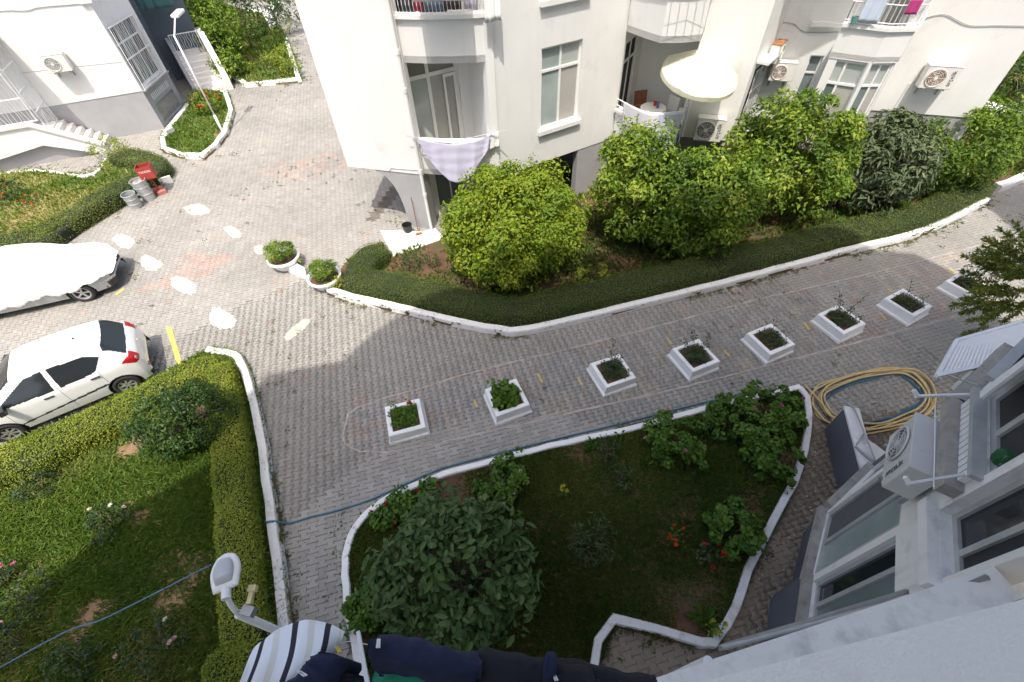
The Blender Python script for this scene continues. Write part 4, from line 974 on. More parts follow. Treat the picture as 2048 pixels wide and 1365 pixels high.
def cloth(name, top, drop, nv, mat, parent=None, wave=0.03, freq=9, normal=None, bottom=None, seed=0, outset=0.02, sag=0.0, swag=0.0):
    """hanging cloth: top polyline (3d), drop per top point or a bottom polyline; folds run downwards"""
    r_ = random.Random(seed); T = smooth_path(top, 8) if len(top) > 2 else [Vector(top[0]).lerp(Vector(top[1]), i / 24) for i in range(25)]
    n_ = len(T)
    if bottom is not None:
        Bm = smooth_path(bottom, 8) if len(bottom) > 2 else [Vector(bottom[0]).lerp(Vector(bottom[1]), i / 24) for i in range(25)]
        Bq = [Bm[min(len(Bm) - 1, round(i / (n_ - 1) * (len(Bm) - 1)))] for i in range(n_)]
    else: Bq = [t - Vector((0, 0, drop)) for t in T]
    ph = r_.uniform(0, 6); V = []; F = []
    for j in range(nv + 1):
        v = j / nv
        for i in range(n_):
            u = i / (n_ - 1); t = (T[min(i + 1, n_ - 1)] - T[max(i - 1, 0)]).normalized(); nn = Vector(normal).normalized() if normal is not None else Vector((t.y, -t.x, 0)).normalized()
            p = T[i].lerp(Bq[i], v); a = wave * (0.25 + 0.75 * v) * (math.sin(u * freq * 6.283 + ph + v * 1.3) + 0.45 * math.sin(u * freq * 2.3 * 6.283 + 1.7 * ph + v * 2.1))
            V.append(p + nn * (a + outset + swag * math.sin((v * 3.5 - 2.4 * (2 * u - 1) ** 2) * 6.283)) + Vector((0, 0, -sag * math.sin(u * math.pi) * (1 - v))))
    for j in range(nv):
        for i in range(n_ - 1): F.append((j * n_ + i, j * n_ + i + 1, (j + 1) * n_ + i + 1, (j + 1) * n_ + i))
    o_ = mesh_obj(name, V, F, mat, parent, True); s_ = o_.modifiers.new('thickness', 'SOLIDIFY'); s_.thickness = 0.004; return o_

def lettering(txt, size, mat, parent, M4, extrude=0.0015):
    cu = bpy.data.curves.new('lettering', 'FONT'); cu.body = txt; cu.size = size; cu.extrude = extrude; cu.align_x = 'CENTER'; cu.align_y = 'CENTER'
    tmp = bpy.data.objects.new('lettering_curve', cu); COL.objects.link(tmp); bpy.context.view_layer.update()
    me = bpy.data.meshes.new_from_object(tmp.evaluated_get(bpy.context.evaluated_depsgraph_get())); bpy.data.objects.remove(tmp); bpy.data.curves.remove(cu)
    me.materials.clear(); me.materials.append(M[mat]); o_ = bpy.data.objects.new('lettering', me); link(o_, parent); o_.matrix_local = M4; return o_

def ac_unit(label, W, s, z, w=0.80, h=0.58, d=0.30, mat='ac', txt=None, fan=-0.14, out=0.06, rusty=False, fanmat='fan', group='outdoor air conditioner units'):
    """outdoor air conditioner on two brackets, fan at its left, lettering up its right side"""
    base = W.pt(s, z, out); root = thing('air_conditioner', label, 'air conditioner', base, W.ang(), group)     # local x along the wall, -y outwards
    m_ = MB(); m_.box((0, -d / 2, h / 2), (w, d, h)); body = bevel(m_.build('housing', M[mat], root), 0.015, 2)
    m_ = MB(); m_.box((0, -d / 2, h + 0.006), (w + 0.02, d + 0.02, 0.02)); bevel(m_.build('top_cover', M['rust' if rusty else mat], root), 0.006, 2)
    R_ = h * 0.40; cx = fan * w; cz = h * 0.5
    m_ = MB()
    rings = 40
    V = [(cx, -d - 0.004, cz)] + [(cx + R_ * math.cos(2 * math.pi * k / rings), -d - 0.004, cz + R_ * math.sin(2 * math.pi * k / rings)) for k in range(rings)]
    disc = mesh_obj('fan_opening', V, [(0, k + 1, (k + 1) % rings + 1) for k in range(rings)], M[fanmat], root)
    m_ = MB()
    for rr in (0.3, 0.5, 0.7, 0.88, 1.0): m_.tube([(cx + R_ * rr * math.cos(2 * math.pi * k / 28), -d - 0.016, cz + R_ * rr * math.sin(2 * math.pi * k / 28)) for k in range(28)], 0.0045 if rr < 1 else 0.011, 4, True)
    for k in range(8): m_.tube([(cx, -d - 0.013, cz), (cx + R_ * math.cos(k * math.pi / 4), -d - 0.013, cz + R_ * math.sin(k * math.pi / 4))], 0.0045, 4)
    m_.build('grille', M[mat], disc)
    m_ = MB()
    for k in range(4):
        a = k * math.pi / 2 + 0.5; pts = [(cx + R_ * 0.2 * math.cos(a), -d - 0.006, cz + R_ * 0.2 * math.sin(a)), (cx + R_ * 0.8 * math.cos(a - 0.25), -d - 0.007, cz + R_ * 0.8 * math.sin(a - 0.25)), (cx + R_ * 0.8 * math.cos(a + 0.45), -d - 0.009, cz + R_ * 0.8 * math.sin(a + 0.45))]
        m_.add(pts, [(0, 1, 2)])
    m_.build('fan_blades', M['metal_grey'], disc)
    m_ = MB(); m_.lathe([(0, 0), (R_ * 0.2, 0), (R_ * 0.2, 0.012), (0, 0.014)], (0, 0, 0), 14); hub = m_.build('fan_hub', M[mat], disc); hub.matrix_local = Matrix.Translation((cx, -d - 0.012, cz)) @ Matrix.Rotation(R(90), 4, 'X')
    for sx in (-0.32, 0.32):
        m_ = MB(); m_.box((sx * w, -d / 2 + 0.03, -0.02), (0.035, d + 0.10, 0.03)); m_.box((sx * w, 0.035, -0.13), (0.035, 0.03, 0.25)); m_.build('bracket', M['rust' if rusty else 'metal_grey'], root)
    if txt:
        lettering(txt, h * 0.26, 'text', root, Matrix.Translation((w * 0.33, -d - 0.003, h * 0.5)) @ Matrix.Rotation(R(90), 4, 'X') @ Matrix.Rotation(R(90), 4, 'Z'))
    return root

# ------------------------------------------------------------------ the white apartment block
block = thing('apartment_block', 'white apartment block with stepped corners, balconies and grey plinth', 'building', (-2.49, 13.18, 0))
block.location = (0, 0, 0)
ZT = 9.4
F1 = Wall((-4.99, 13.93), (-2.49, 13.18)); DW = Wall((-2.62, 13.90), (-0.91, 14.88)); SW = Wall((-0.91, 14.88), (-0.34, 13.07)); W3 = Wall((-0.34, 13.07), (3.75, 15.43))
RL = Wall((3.75, 15.43), (4.7, 17.0)); RB = Wall((4.7, 17.0), (6.4, 16.5)); W4 = Wall((5.9, 15.2), (7.48, 14.69)); LW = Wall((7.48, 14.69), (8.58, 15.94)); W5 = Wall((8.58, 15.94), (10.17, 15.48))
BS = Wall((10.17, 15.48), (9.39, 14.29)); BY0 = Wall((9.39, 14.29), (10.26, 13.74)); BY1 = Wall((10.26, 13.74), (10.92, 13.68)); BR = Wall((10.92, 13.68), (11.9, 14.87)); RF = Wall((11.9, 14.87), (14.63, 13.98))
LS = Wall((-4.99 + 3.2, 13.93 + 10.6), (-4.99, 13.93)); RS = Wall((14.63, 13.98), (17.8, 24.2))
# walls of the upper storeys
F1.panel(block, 2.0, ZT); LS.panel(block, 2.0, ZT); RS.panel(block, 0.0, ZT)
DW.panel(block, 0.0, ZT, [(0.0, 1.62, 2.15, 4.98), (0.0, 1.62, 5.25, 8.0), (0.35, 1.45, 0.2, 1.75)]); SW.panel(block, 1.0, ZT)
W3.panel(block, 1.82, ZT, [(1.72, 3.12, 2.87, 5.05), (1.72, 3.12, 6.12, 8.3)])
RL.panel(block, 1.95, ZT, [(0.15, 1.35, 2.1, 4.62), (0.15, 1.35, 5.2, 7.7)]); RB.panel(block, 1.95, ZT); Wall((6.4, 16.5), (5.9, 15.2)).panel(block, 1.95, ZT)
W4.panel(block, 1.9, ZT); LW.panel(block, 1.7, ZT, [(0.35, 1.50, 1.9, 3.95)]); W5.panel(block, 1.7, ZT, [(1.12, 1.50, 2.6, 4.05)])
BS.panel(block, 1.9, 4.4); BR.panel(block, 1.9, ZT); RF.panel(block, 2.62, ZT)
BY0.panel(block, 1.9, 4.42, [(0.04, 1.0, 2.05, 4.38)], 0.12); BY1.panel(block, 1.9, 4.42, [(0.04, 0.62, 2.05, 4.38)], 0.12)
# ground storey, grey
def part(name, mat, parent, fn): m_ = MB(); fn(m_); return m_.build(name, M[mat], parent)
col_poly = [(2.58, 0), (1.70, 0), (1.68, 0.7), (1.60, 1.15), (1.48, 1.5), (1.28, 1.78), (1.0, 1.95), (0.85, 1.998), (2.58, 1.998)]
m_ = MB(); fr_ = [F1.pt(s_, z_, -0.02) for s_, z_ in col_poly]; bk_ = [F1.pt(s_, z_, -0.40) for s_, z_ in col_poly]; k_ = len(fr_)
m_.add(fr_ + bk_, [tuple(reversed(range(k_))), tuple(range(k_, 2 * k_))] + [(i, (i + 1) % k_, k_ + (i + 1) % k_, k_ + i) for i in range(k_)]); m_.build('arched_pillar', M['plinth'], block)
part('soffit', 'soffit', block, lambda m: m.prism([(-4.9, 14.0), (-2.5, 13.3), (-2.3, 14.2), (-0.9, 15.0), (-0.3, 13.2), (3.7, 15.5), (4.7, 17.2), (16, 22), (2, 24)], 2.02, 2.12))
W3g = Wall(W3.pt(3.27, 0, -0.015), W3.pt(4.70, 0, -0.015)); W3g.panel(block, 0, 1.815, mat='plinth', name='plinth')
Wall(W3.pt(-0.3, 0, -1.1), W3.pt(3.3, 0, -1.1)).panel(block, 0, 1.95, mat='plinth', name='plinth')
Wall((3.9, 16.2), (6.6, 15.6)).panel(block, 0, 1.95, mat='plinth', name='plinth'); Wall((6.6, 15.6), (10.0, 15.6)).panel(block, 0, 1.72, mat='plinth', name='plinth')
Wall((9.5, 14.45), (10.3, 13.9)).panel(block, 0, 1.895, mat='plinth', name='plinth'); Wall((10.3, 13.9), (11.95, 14.95)).panel(block, 0, 1.895, mat='plinth', name='plinth')
Wall(RF.pt(0, 0, -0.03), RF.pt(RF.L, 0, -0.03)).panel(block, 0, 2.615, mat='plinth', name='plinth')
part('roof', 'wall_white', block, lambda m: m.prism([(-5.3, 13.7), (-2.4, 12.8), (3.8, 15.0), (9, 13.4), (15.1, 13.5), (18.2, 24.5), (-1.5, 25)], ZT + 0.003, ZT + 0.3))

# balconies on the pipe side: solid parapets with coping, railing above
BL = [(-2.47, 13.30), (-1.75, 13.13), (-1.03, 13.08), (-0.62, 13.06), (-0.20, 13.12)]
def balcony(z0, z1, line, back, label_rail=None):
    f = part('balcony_slab', 'wall_white', block, lambda m: m.prism([tuple(p) for p in line] + back, z0 + 0.004, z0 + 0.16))
    part('parapet', 'wall_white', block, lambda m: ribbon(m, line, z0, z1, 0.12))
    part('coping', 'wall_white', block, lambda m: ribbon(m, [tuple(p) for p in offset_line(line, 0.07)], z1 + 0.002, z1 + 0.09, 0.24))
balcony(1.98, 2.95, BL, [(-0.86, 14.9), (-2.6, 13.95)]); balcony(5.06, 6.02, BL, [(-0.86, 14.9), (-2.6, 13.95)])
rl = [Vector((p[0], p[1], 0)) for p in offset_line(BL, 0.02)]
m_ = MB()
for p in bar_positions(rl, 0.085):
    nn = Vector((0, -1, 0)); P = [p + Vector((0, 0, 6.16)), p + nn * 0.06 + Vector((0, 0, 6.3)), p + nn * 0.05 + Vector((0, 0, 6.5)), p + Vector((0, 0, 6.75)), p + Vector((0, 0, 7.0))]; m_.tube(P, 0.008, 5)
m_.tube([p + Vector((0, 0, 6.15)) for p in rl], 0.012, 5); m_.tube([p + Vector((0, 0, 7.0)) for p in rl], 0.02, 6)
m_.build('railing', M['metal_white'], block)
# balcony with the umbrella and the one above it
UB = [(3.74, 15.36), (4.08, 14.72), (4.42, 14.20), (5.0, 14.14), (5.53, 14.22), (5.92, 15.12)]
balcony(1.92, 2.75, UB, [(6.35, 16.45), (4.7, 16.95)]); balcony(4.98, 6.05, UB, [(6.35, 16.45), (4.7, 16.95)])
m_ = MB(); rl = [Vector((p[0], p[1], 0)) for p in offset_line(UB, 0.0)]
for z_ in (2.95, 3.13): m_.tube([p + Vector((0, 0, z_)) for p in rl], 0.016, 6)
for p in bar_positions(rl, 0.5): m_.tube([p + Vector((0, 0, 2.8)), p + Vector((0, 0, 3.13))], 0.012, 5)
m_.build('railing', M['metal_white'], block)
# clothes lines of the upper balcony throw thin lines on its parapet
m_ = MB()
for k_ in range(5):
    a = Vector((4.5 + 0.22 * k_, 14.20, 6.15)); m_.tube([a, a + Vector((0.03, -0.55, 0.05))], 0.012, 4)
m_.tube([(4.4, 13.70, 6.2), (5.5, 13.68, 6.2)], 0.006, 4); m_.tube([(4.4, 13.85, 6.2), (5.5, 13.83, 6.2)], 0.006, 4); m_.build('clothes_line_rack', M['metal_grey'], block)
# bay: parapet, coping and railing above the corner windows
BYL = [(9.36, 14.29), (10.26, 13.70), (10.95, 13.64), (11.9, 14.80)]
part('balcony_slab', 'wall_white', block, lambda m: m.prism(BYL + [(12.2, 16.5), (10.2, 15.5)], 4.425, 4.55))
part('parapet', 'wall_white', block, lambda m: ribbon(m, BYL, 4.40, 5.15, 0.12)); part('coping', 'wall_white', block, lambda m: ribbon(m, [tuple(p) for p in offset_line(BYL, 0.06)], 5.152, 5.24, 0.22))
part('bay_floor', 'wall_white', block, lambda m: m.prism([(9.39, 14.29), (10.26, 13.74), (10.92, 13.68), (11.9, 14.87), (10.2, 15.5)], 1.80, 1.898))
m_ = MB(); rl = [Vector((p[0], p[1], 0)) for p in BYL]
for z_ in (5.32, 5.72, 6.1): m_.tube([p + Vector((0, 0, z_)) for p in rl], 0.014 if z_ < 6 else 0.022, 6)
for p in bar_positions(rl, 0.11): m_.tube([p + Vector((0, 0, 5.25)), p + Vector((0, 0, 6.1))], 0.008, 5)
m_.build('railing', M['metal_white'], block)
Wall((10.2, 15.45), (12.0, 15.0)).panel(block, 4.45, ZT, [(0.5, 1.5, 4.7, 7.2)]); window(block, Wall((10.2, 15.45), (12.0, 15.0)), 0.5, 1.5, 4.7, 7.2, (0.5,), None, panes=['curtain', 'screen'])

# windows and doors
window(block, W3, 1.72, 3.12, 2.87, 5.05, (0.5,), 4.45, 0.07, ['glass_pale', 'curtain', 'glass_pale', 'screen'], 0.065, sill='wall_white')
window(block, W3, 1.72, 3.12, 6.12, 8.3, (0.5,), 7.7, 0.07, ['glass_pale', 'curtain', 'glass_pale', 'screen'], 0.065, sill='wall_white')
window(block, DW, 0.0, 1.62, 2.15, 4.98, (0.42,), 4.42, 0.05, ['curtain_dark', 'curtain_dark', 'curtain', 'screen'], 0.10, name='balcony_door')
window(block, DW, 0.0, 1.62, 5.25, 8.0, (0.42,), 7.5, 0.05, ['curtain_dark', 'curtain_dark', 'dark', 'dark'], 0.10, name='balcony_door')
window(block, DW, 0.35, 1.45, 0.2, 1.75, (0.5,), None, 0.05, ['glass', 'glass'], 0.05)
part('open_door_leaf', 'frame', block, lambda m: [DW.box(m, 1.12, 1.18, 2.2, 4.36, -0.04, 0.01), DW.box(m, 1.46, 1.52, 2.2, 4.36, -0.04, 0.01), DW.box(m, 1.18, 1.46, 2.2, 2.3, -0.04, 0.01), DW.box(m, 1.18, 1.46, 4.28, 4.36, -0.04, 0.01)])
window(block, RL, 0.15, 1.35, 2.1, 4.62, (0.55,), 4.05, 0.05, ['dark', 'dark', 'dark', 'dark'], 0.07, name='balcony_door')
window(block, W5, 1.12, 1.50, 2.6, 4.05, (), 3.55, 0.08, ['glass', 'glass'], 0.05)
window(block, BY0, 0.04, 1.0, 2.05, 4.38, (0.45,), 3.78, 0.03, ['curtain', 'curtain', 'glass', 'screen'], 0.06); window(block, BY1, 0.04, 0.62, 2.05, 4.38, (0.5,), 3.80, 0.03, ['curtain', 'curtain', 'glass', 'screen'], 0.055)
part('corner_post', 'frame', block, lambda m: m.tube([(10.26, 13.75, 2.0), (10.26, 13.75, 4.39)], 0.06, 8))
# curled bars before the narrow opening
m_ = MB()
for k_ in range(13):
    s_ = 0.38 + k_ * 0.09; wavy_bar(m_, LW.pt(s_, 1.92, 0.05), LW.pt(s_, 3.93, 0.05), LW.d, 0.035, 0.009, 12, (k_ % 2) * math.pi)
for z_ in (1.95, 2.6, 3.3, 3.9): m_.bar(LW.pt(0.33, z_, 0.05), LW.pt(1.52, z_, 0.05), 0.012, 0.025)
m_.build('window_bars', M['metal_white'], block); part('dark_opening', 'dark', block, lambda m: LW.box(m, 0.36, 1.49, 1.92, 3.94, -0.20, -0.15))
part('window_sill', 'wall_white', block, lambda m: W5.box(m, 0.75, 1.65, 4.82, 4.93, -0.02, 0.14)); part('hood', 'wall_white', block, lambda m: LW.box(m, 0.2, 1.6, 4.15, 4.22, -0.02, 0.35))
# rain pipe with its brackets
pp = F1.pt(2.56, 0, 0.07)
rain = part('rain_pipe', 'wall_white', block, lambda m: m.tube([(pp.x, pp.y, 0.02), (pp.x, pp.y, ZT)], 0.05, 10))
for z_ in (1.3, 2.1, 4.4, 5.3): part('pipe_collar', 'wall_white', rain, lambda m: m.tube([(pp.x, pp.y, z_), (pp.x, pp.y, z_ + 0.12)], 0.062, 10))
part('conduit', 'wall_white', block, lambda m: m.tube([F1.pt(2.5, 2.16, 0.012), F1.pt(1.55, 2.13, 0.012), F1.pt(1.45, 2.02, 0.012)], 0.012, 5))
# cables on the walls
def cable(name, parent, pts, r=0.009, mat='metal_grey', n=6): m_ = MB(); m_.tube(smooth_path(pts, n), r, 5); return m_.build(name, M[mat], parent, True)
cable('wall_cable', block, [RF.pt(0.05, 5.10, 0.02), RF.pt(0.5, 5.22, 0.02), RF.pt(1.2, 5.0, 0.02), RF.pt(1.9, 5.02, 0.02), RF.pt(2.85, 5.04, 0.02)])
cable('wall_cable', block, [W5.pt(0.0, 4.88, 0.02), W5.pt(0.3, 4.85, 0.02), W5.pt(0.7, 4.66, 0.02), W5.pt(1.6, 4.68, 0.02)])
cable('drain_hose', block, [RF.pt(0.62, 3.5, 0.03), RF.pt(0.6, 3.0, 0.02), RF.pt(0.58, 2.3, 0.02)], 0.012, 'wall_white')
# white doorstep slab at the pillar
part('doorstep', 'stair', block, lambda m: m.prism([(-4.29, 13.14), (-2.86, 12.97), (-2.42, 13.11), (-2.07, 12.53), (-3.67, 11.69)], -0.01, 0.10))

ac_unit('beige air conditioner beside the balcony with the umbrella', W4, 0.93, 1.98, 0.84, 0.70, 0.30, txt='arçelik', fanmat='fan')
ac_unit('white air conditioner with rusty fan right of the barred opening', W5, 0.42, 3.38, 0.70, 0.52, 0.28, fanmat='rust')
ac_unit('rusty white air conditioner with lettering on the far right wall', RF, 1.17, 3.46, 0.84, 0.60, 0.30, txt='arçelik', fanmat='rust', rusty=False)
LWx = Wall(LW.pt(1.0, 0, 0.02), LW.pt(1.9, 0, 0.02))
ac_unit('rust streaked air conditioner turned sideways above the barred opening', LWx, 0.25, 3.98, 0.62, 0.5, 0.26, rusty=True, fanmat='black', fan=0.0)

# ------------------------------------------------------------------ washing, umbrella and furniture on the balconies
def print_mat(name, base, spots, scale, thr=0.6, rough=0.85):
    m, nt, b = new_mat(name)
    n1 = noise(nt, scale, 3, 0.5, vec=world_pos(nt)); r1 = ramp(nt, [(thr, base), (thr + 0.05, spots)]); nt.links.new(n1.outputs['Fac'], r1.inputs['Fac'])
    nt.links.new(r1.outputs['Color'], b.inputs['Base Color']); b.inputs['Roughness'].default_value = rough; b.inputs['Specular IOR Level'].default_value = 0.15
    return m
M['lilac'] = simple('lilac_cotton', (0.52, 0.505, 0.64), 0.9, 0.04, 5)
M['floral'] = print_mat('white_floral_cotton', (0.66, 0.65, 0.70), (0.47, 0.45, 0.58), 26)
M['blue_floral'] = print_mat('bluish_floral_cotton', (0.50, 0.52, 0.64), (0.33, 0.37, 0.54), 26)
M['white_cloth'] = simple('white_cotton', (0.82, 0.82, 0.82), 0.9, 0.03)
o = cloth('bed_sheet', [(-2.44, 13.02, 3.22), (-2.0, 12.90, 3.17), (-1.4, 12.84, 3.12), (-0.8, 12.84, 3.17), (-0.35, 12.95, 3.26)], 0, 48, M['lilac'], None, 0.03, 4, (0.1, -1, 0), bottom=[(-2.35, 13.0, 2.85), (-2.0, 12.88, 2.35), (-1.65, 12.82, 1.98), (-1.15, 12.80, 1.98), (-0.75, 12.82, 2.45), (-0.42, 12.92, 2.9)], seed=3, sag=0.04, swag=0.003)
tag(o, 'large lilac bed sheet hanging in swags from the balcony line', 'bed sheet')
m_ = MB(); m_.tube([(-2.75, 13.08, 3.26), (-2.44, 13.0, 3.24), (-1.4, 12.86, 3.16), (-0.35, 12.95, 3.28), (0.1, 12.92, 3.36)], 0.012, 5); m_.tube([(-2.4, 13.25, 2.98), (-2.44, 13.0, 3.24)], 0.012, 5); m_.tube([(-0.3, 13.15, 3.0), (-0.33, 12.95, 3.28)], 0.012, 5)
tag(m_.build('clothes_rail', M['metal_grey'], None), 'thin metal clothes rail carrying the lilac sheet', 'clothes rail')
o = cloth('towel', [(-0.55, 12.98, 3.22), (-0.3, 13.02, 3.26), (-0.12, 13.05, 3.3)], 0.45, 8, M['white_cloth'], None, 0.02, 2, (0.2, -1, 0), seed=4); tag(o, 'small white towel beside the lilac sheet', 'towel')
o = cloth('cloth_rag', [(-1.95, 13.02, 3.12), (-1.5, 12.95, 3.10)], 0.10, 4, M['white_cloth'], None, 0.01, 2, (0.1, -1, 0), seed=6); tag(o, 'white cloth folded over the rail above the lilac sheet', 'cloth')
o = cloth('bed_sheet', [(3.86, 14.98, 3.2), (4.15, 14.50, 3.17), (4.46, 14.12, 3.17), (4.75, 14.08, 3.17)], 0, 18, M['floral'], None, 0.03, 4, (-0.5, -0.85, 0), bottom=[(3.90, 14.90, 2.55), (4.2, 14.42, 2.30), (4.5, 14.05, 2.05), (4.95, 14.0, 1.95)], seed=8, outset=0.04)
tag(o, 'white flowered sheet over the railing under the umbrella', 'bed sheet')
o = cloth('bed_sheet', [(4.70, 14.10, 3.18), (5.1, 14.07, 3.17), (5.5, 14.15, 3.17)], 0, 18, M['blue_floral'], None, 0.02, 3, (0, -1, 0), bottom=[(4.85, 14.04, 2.0), (5.15, 14.02, 1.95), (5.45, 14.1, 2.0)], seed=9, outset=0.05)
tag(o, 'bluish flowered sheet beside the white flowered one', 'bed sheet')
o = cloth('bed_sheet', [(5.58, 14.25, 3.2), (5.75, 14.65, 3.22), (5.92, 15.0, 3.24)], 1.15, 12, M['blue_floral'], None, 0.02, 2, (0.9, -0.4, 0), seed=10, outset=0.04)
tag(o, 'narrow flowered sheet round the balcony corner by the air conditioner', 'bed sheet')
o = cloth('rug', [(-1.90, 12.52, 8.0), (-0.62, 12.42, 8.0)], 1.5, 8, M['white_cloth'], None, 0.01, 2, (0, -1, 0), seed=12); tag(o, 'unseen rug added above the upper balcony to shade its parapet', 'rug')  # added out of view, sized so its shadow covers the parapet below
o = cloth('shirt', [(-0.30, 12.85, 6.9), (0.08, 12.9, 6.95)], 0.95, 8, M['white_cloth'], None, 0.02, 2, (0.2, -1, 0), seed=13); tag(o, 'white garment hanging at the upper balcony corner', 'garment')
for k_, (x0, x1, c, lab) in enumerate([(-2.3, -2.05, (0.05, 0.05, 0.06), 'black trousers behind the upper railing'), (-1.98, -1.78, (0.35, 0.02, 0.05), 'dark red shirt behind the upper railing'), (-1.72, -1.3, (0.12, 0.16, 0.24), 'blue jeans behind the upper railing'), (-1.25, -0.85, (0.06, 0.03, 0.035), 'dark brown garment behind the upper railing'), (-0.8, -0.5, (0.45, 0.42, 0.52), 'pale mauve garment behind the upper railing')]):
    o = cloth('garment', [(x0, 13.32, 7.1), (x1, 13.28, 7.1)], 0.95, 6, simple('garment_%d' % k_, c, 0.9, 0.2, 8), None, 0.02, 2, (0, -1, 0), seed=20 + k_); tag(o, lab, 'garment', 'clothes behind the upper railing')
o = cloth('towel', [(9.55, 14.05, 6.15), (9.95, 13.82, 6.15)], 0.85, 8, simple('pale_blue_towel', (0.50, 0.58, 0.70), 0.9, 0.05), None, 0.012, 2, seed=31); tag(o, 'pale blue towel over the bay balcony railing', 'towel')
o = cloth('cloth_rag', [(10.42, 13.68, 5.86), (10.72, 13.64, 5.86)], 0.33, 6, simple('magenta_cloth', (0.40, 0.04, 0.18), 0.9, 0.08), None, 0.008, 2, seed=32); tag(o, 'magenta cloth pegged on the bay balcony railing', 'cloth')
m_ = MB(); m_.lathe([(0, 5.25), (0.06, 5.25), (0.08, 5.42), (0.07, 5.42), (0.055, 5.27), (0, 5.27)], (9.50, 14.12, 0), 16); tag(m_.build('bucket', simple('teal_plastic', (0.12, 0.30, 0.28), 0.4, 0.1), None), 'small teal bucket at the bay balcony corner', 'bucket')

# umbrella
def umbrella(c, r, tilt, az):
    root = thing('sun_umbrella', 'cream sun umbrella with pale yellow stripes over the balcony', 'umbrella', c)
    Mr = Matrix.Rotation(az, 3, 'Z') @ Matrix.Rotation(tilt, 3, 'X') @ Matrix.Rotation(-az, 3, 'Z')
    m, nt, b = new_mat('umbrella_canvas'); at = nt.nodes.new('ShaderNodeAttribute'); at.attribute_name = 'tint'
    ml = nt.nodes.new('ShaderNodeMath'); ml.operation = 'MULTIPLY'; ml.inputs[1].default_value = 9.0; fr = nt.nodes.new('ShaderNodeMath'); fr.operation = 'FRACT'
    nt.links.new(at.outputs['Fac'], ml.inputs[0]); nt.links.new(ml.outputs[0], fr.inputs[0])
    rp = ramp(nt, [(0.48, (0.86, 0.85, 0.76)), (0.52, (0.85, 0.82, 0.58))]); rp.color_ramp.interpolation = 'CONSTANT'; nt.links.new(fr.outputs[0], rp.inputs['Fac']); nt.links.new(rp.outputs['Color'], b.inputs['Base Color']); b.inputs['Roughness'].default_value = 0.9
    t = nt.nodes.new('ShaderNodeBsdfTranslucent'); nt.links.new(rp.outputs['Color'], t.inputs['Color']); mx = nt.nodes.new('ShaderNodeMixShader'); mx.inputs[0].default_value = 0.3; nt.links.new(b.outputs[0], mx.inputs[1]); nt.links.new(t.outputs[0], mx.inputs[2]); nt.links.new(mx.outputs[0], nt.nodes['Material Output'].inputs['Surface'])
    V = []; F = []; T = []; seg = 8; sub = 5; rows = 8
    for i in range(rows + 1):
        q = i / rows
        for k in range(seg * sub):
            a = 2 * math.pi * k / (seg * sub); f = (k % sub) / sub; dip = 1 - 0.055 * math.sin(math.pi * f); rad = q * r * (1 - 0.02 * math.sin(math.pi * f) * q)
            V.append(Mr @ Vector((rad * math.cos(a), rad * math.sin(a), 0.42 * r * (1 - q ** 1.7) - 0.05 * math.sin(math.pi * f) * q))); T.append(q)
    nn = seg * sub
    for k in range(nn):        # valance
        p = V[rows * nn + k]; V.append(p + Mr @ Vector((0, 0, -0.13 - 0.02 * math.cos(k * 2 * math.pi / sub)))); T.append(1.09)
    for i in range(rows + 1):
        for k in range(nn): F.append((i * nn + k, i * nn + (k + 1) % nn, (i + 1) * nn + (k + 1) % nn, (i + 1) * nn + k))
    cn = mesh_obj('canopy', V, F, m, root, False); a_ = cn.data.attributes.new('tint', 'FLOAT', 'POINT'); a_.data.foreach_set('value', T)
    top = Mr @ Vector((0, 0, 0.42 * r)); m_ = MB(); m_.tube([top + Mr @ Vector((0, 0, 0.08)), Mr @ Vector((0, 0, -0.3)), Mr @ Vector((0, 0, -0.3)) + Vector((0, 0, -1.6))], 0.02, 8); m_.build('pole', M['metal_white'], root)
    for k in range(seg):
        a = 2 * math.pi * k / seg; m_ = MB(); m_.tube([Mr @ Vector((0.05 * math.cos(a), 0.05 * math.sin(a), 0.40 * r)), Mr @ Vector((0.98 * r * math.cos(a), 0.98 * r * math.sin(a), -0.03))], 0.007, 4); m_.build('rib', M['metal_grey'], root)
    return root
umbrella((5.78, 14.30, 4.15), 1.12, R(14), R(20))
# table, chairs and small things on the umbrella balcony
t_ = thing('balcony_table', 'round table with a white cloth on the umbrella balcony', 'table', (4.95, 15.35, 2.09))
m_ = MB(); m_.lathe([(0, 0.74), (0.40, 0.735), (0.415, 0.72), (0.425, 0.5), (0.41, 0.5), (0.40, 0.70), (0, 0.71)], (0, 0, 0), 28); m_.build('tablecloth', M['white_cloth'], t_)
m_ = MB(); m_.tube([(0, 0, 0), (0, 0, 0.72)], 0.035, 8); m_.lathe([(0, 0.0), (0.26, 0.0), (0.25, 0.03), (0, 0.04)], (0, 0, 0), 18); m_.build('pedestal', M['metal_white'], t_)
def chair(label, loc, rz, mat, arm=False):
    c_ = thing('balcony_chair', label, 'chair', loc, rz)
    part('seat', mat, c_, lambda m: m.box((0, 0, 0.44), (0.44, 0.42, 0.04))); part('backrest', mat, c_, lambda m: m.box((0, 0.20, 0.72), (0.44, 0.035, 0.44), M=Matrix.Rotation(R(-8), 3, 'X')))
    for sx in (-0.19, 0.19):
        for sy in (-0.17, 0.18): part('leg', mat, c_, lambda m: m.tube([(sx * 1.1, sy * 1.1, 0), (sx, sy, 0.43)], 0.02, 6))
    return c_
M['wood'] = simple('brown_wood', (0.20, 0.075, 0.03), 0.55, 0.25, 10); M['plastic_white'] = simple('white_plastic', (0.72, 0.72, 0.68), 0.4, 0.05); M['blue'] = simple('dull_blue', (0.10, 0.18, 0.30), 0.6, 0.15)
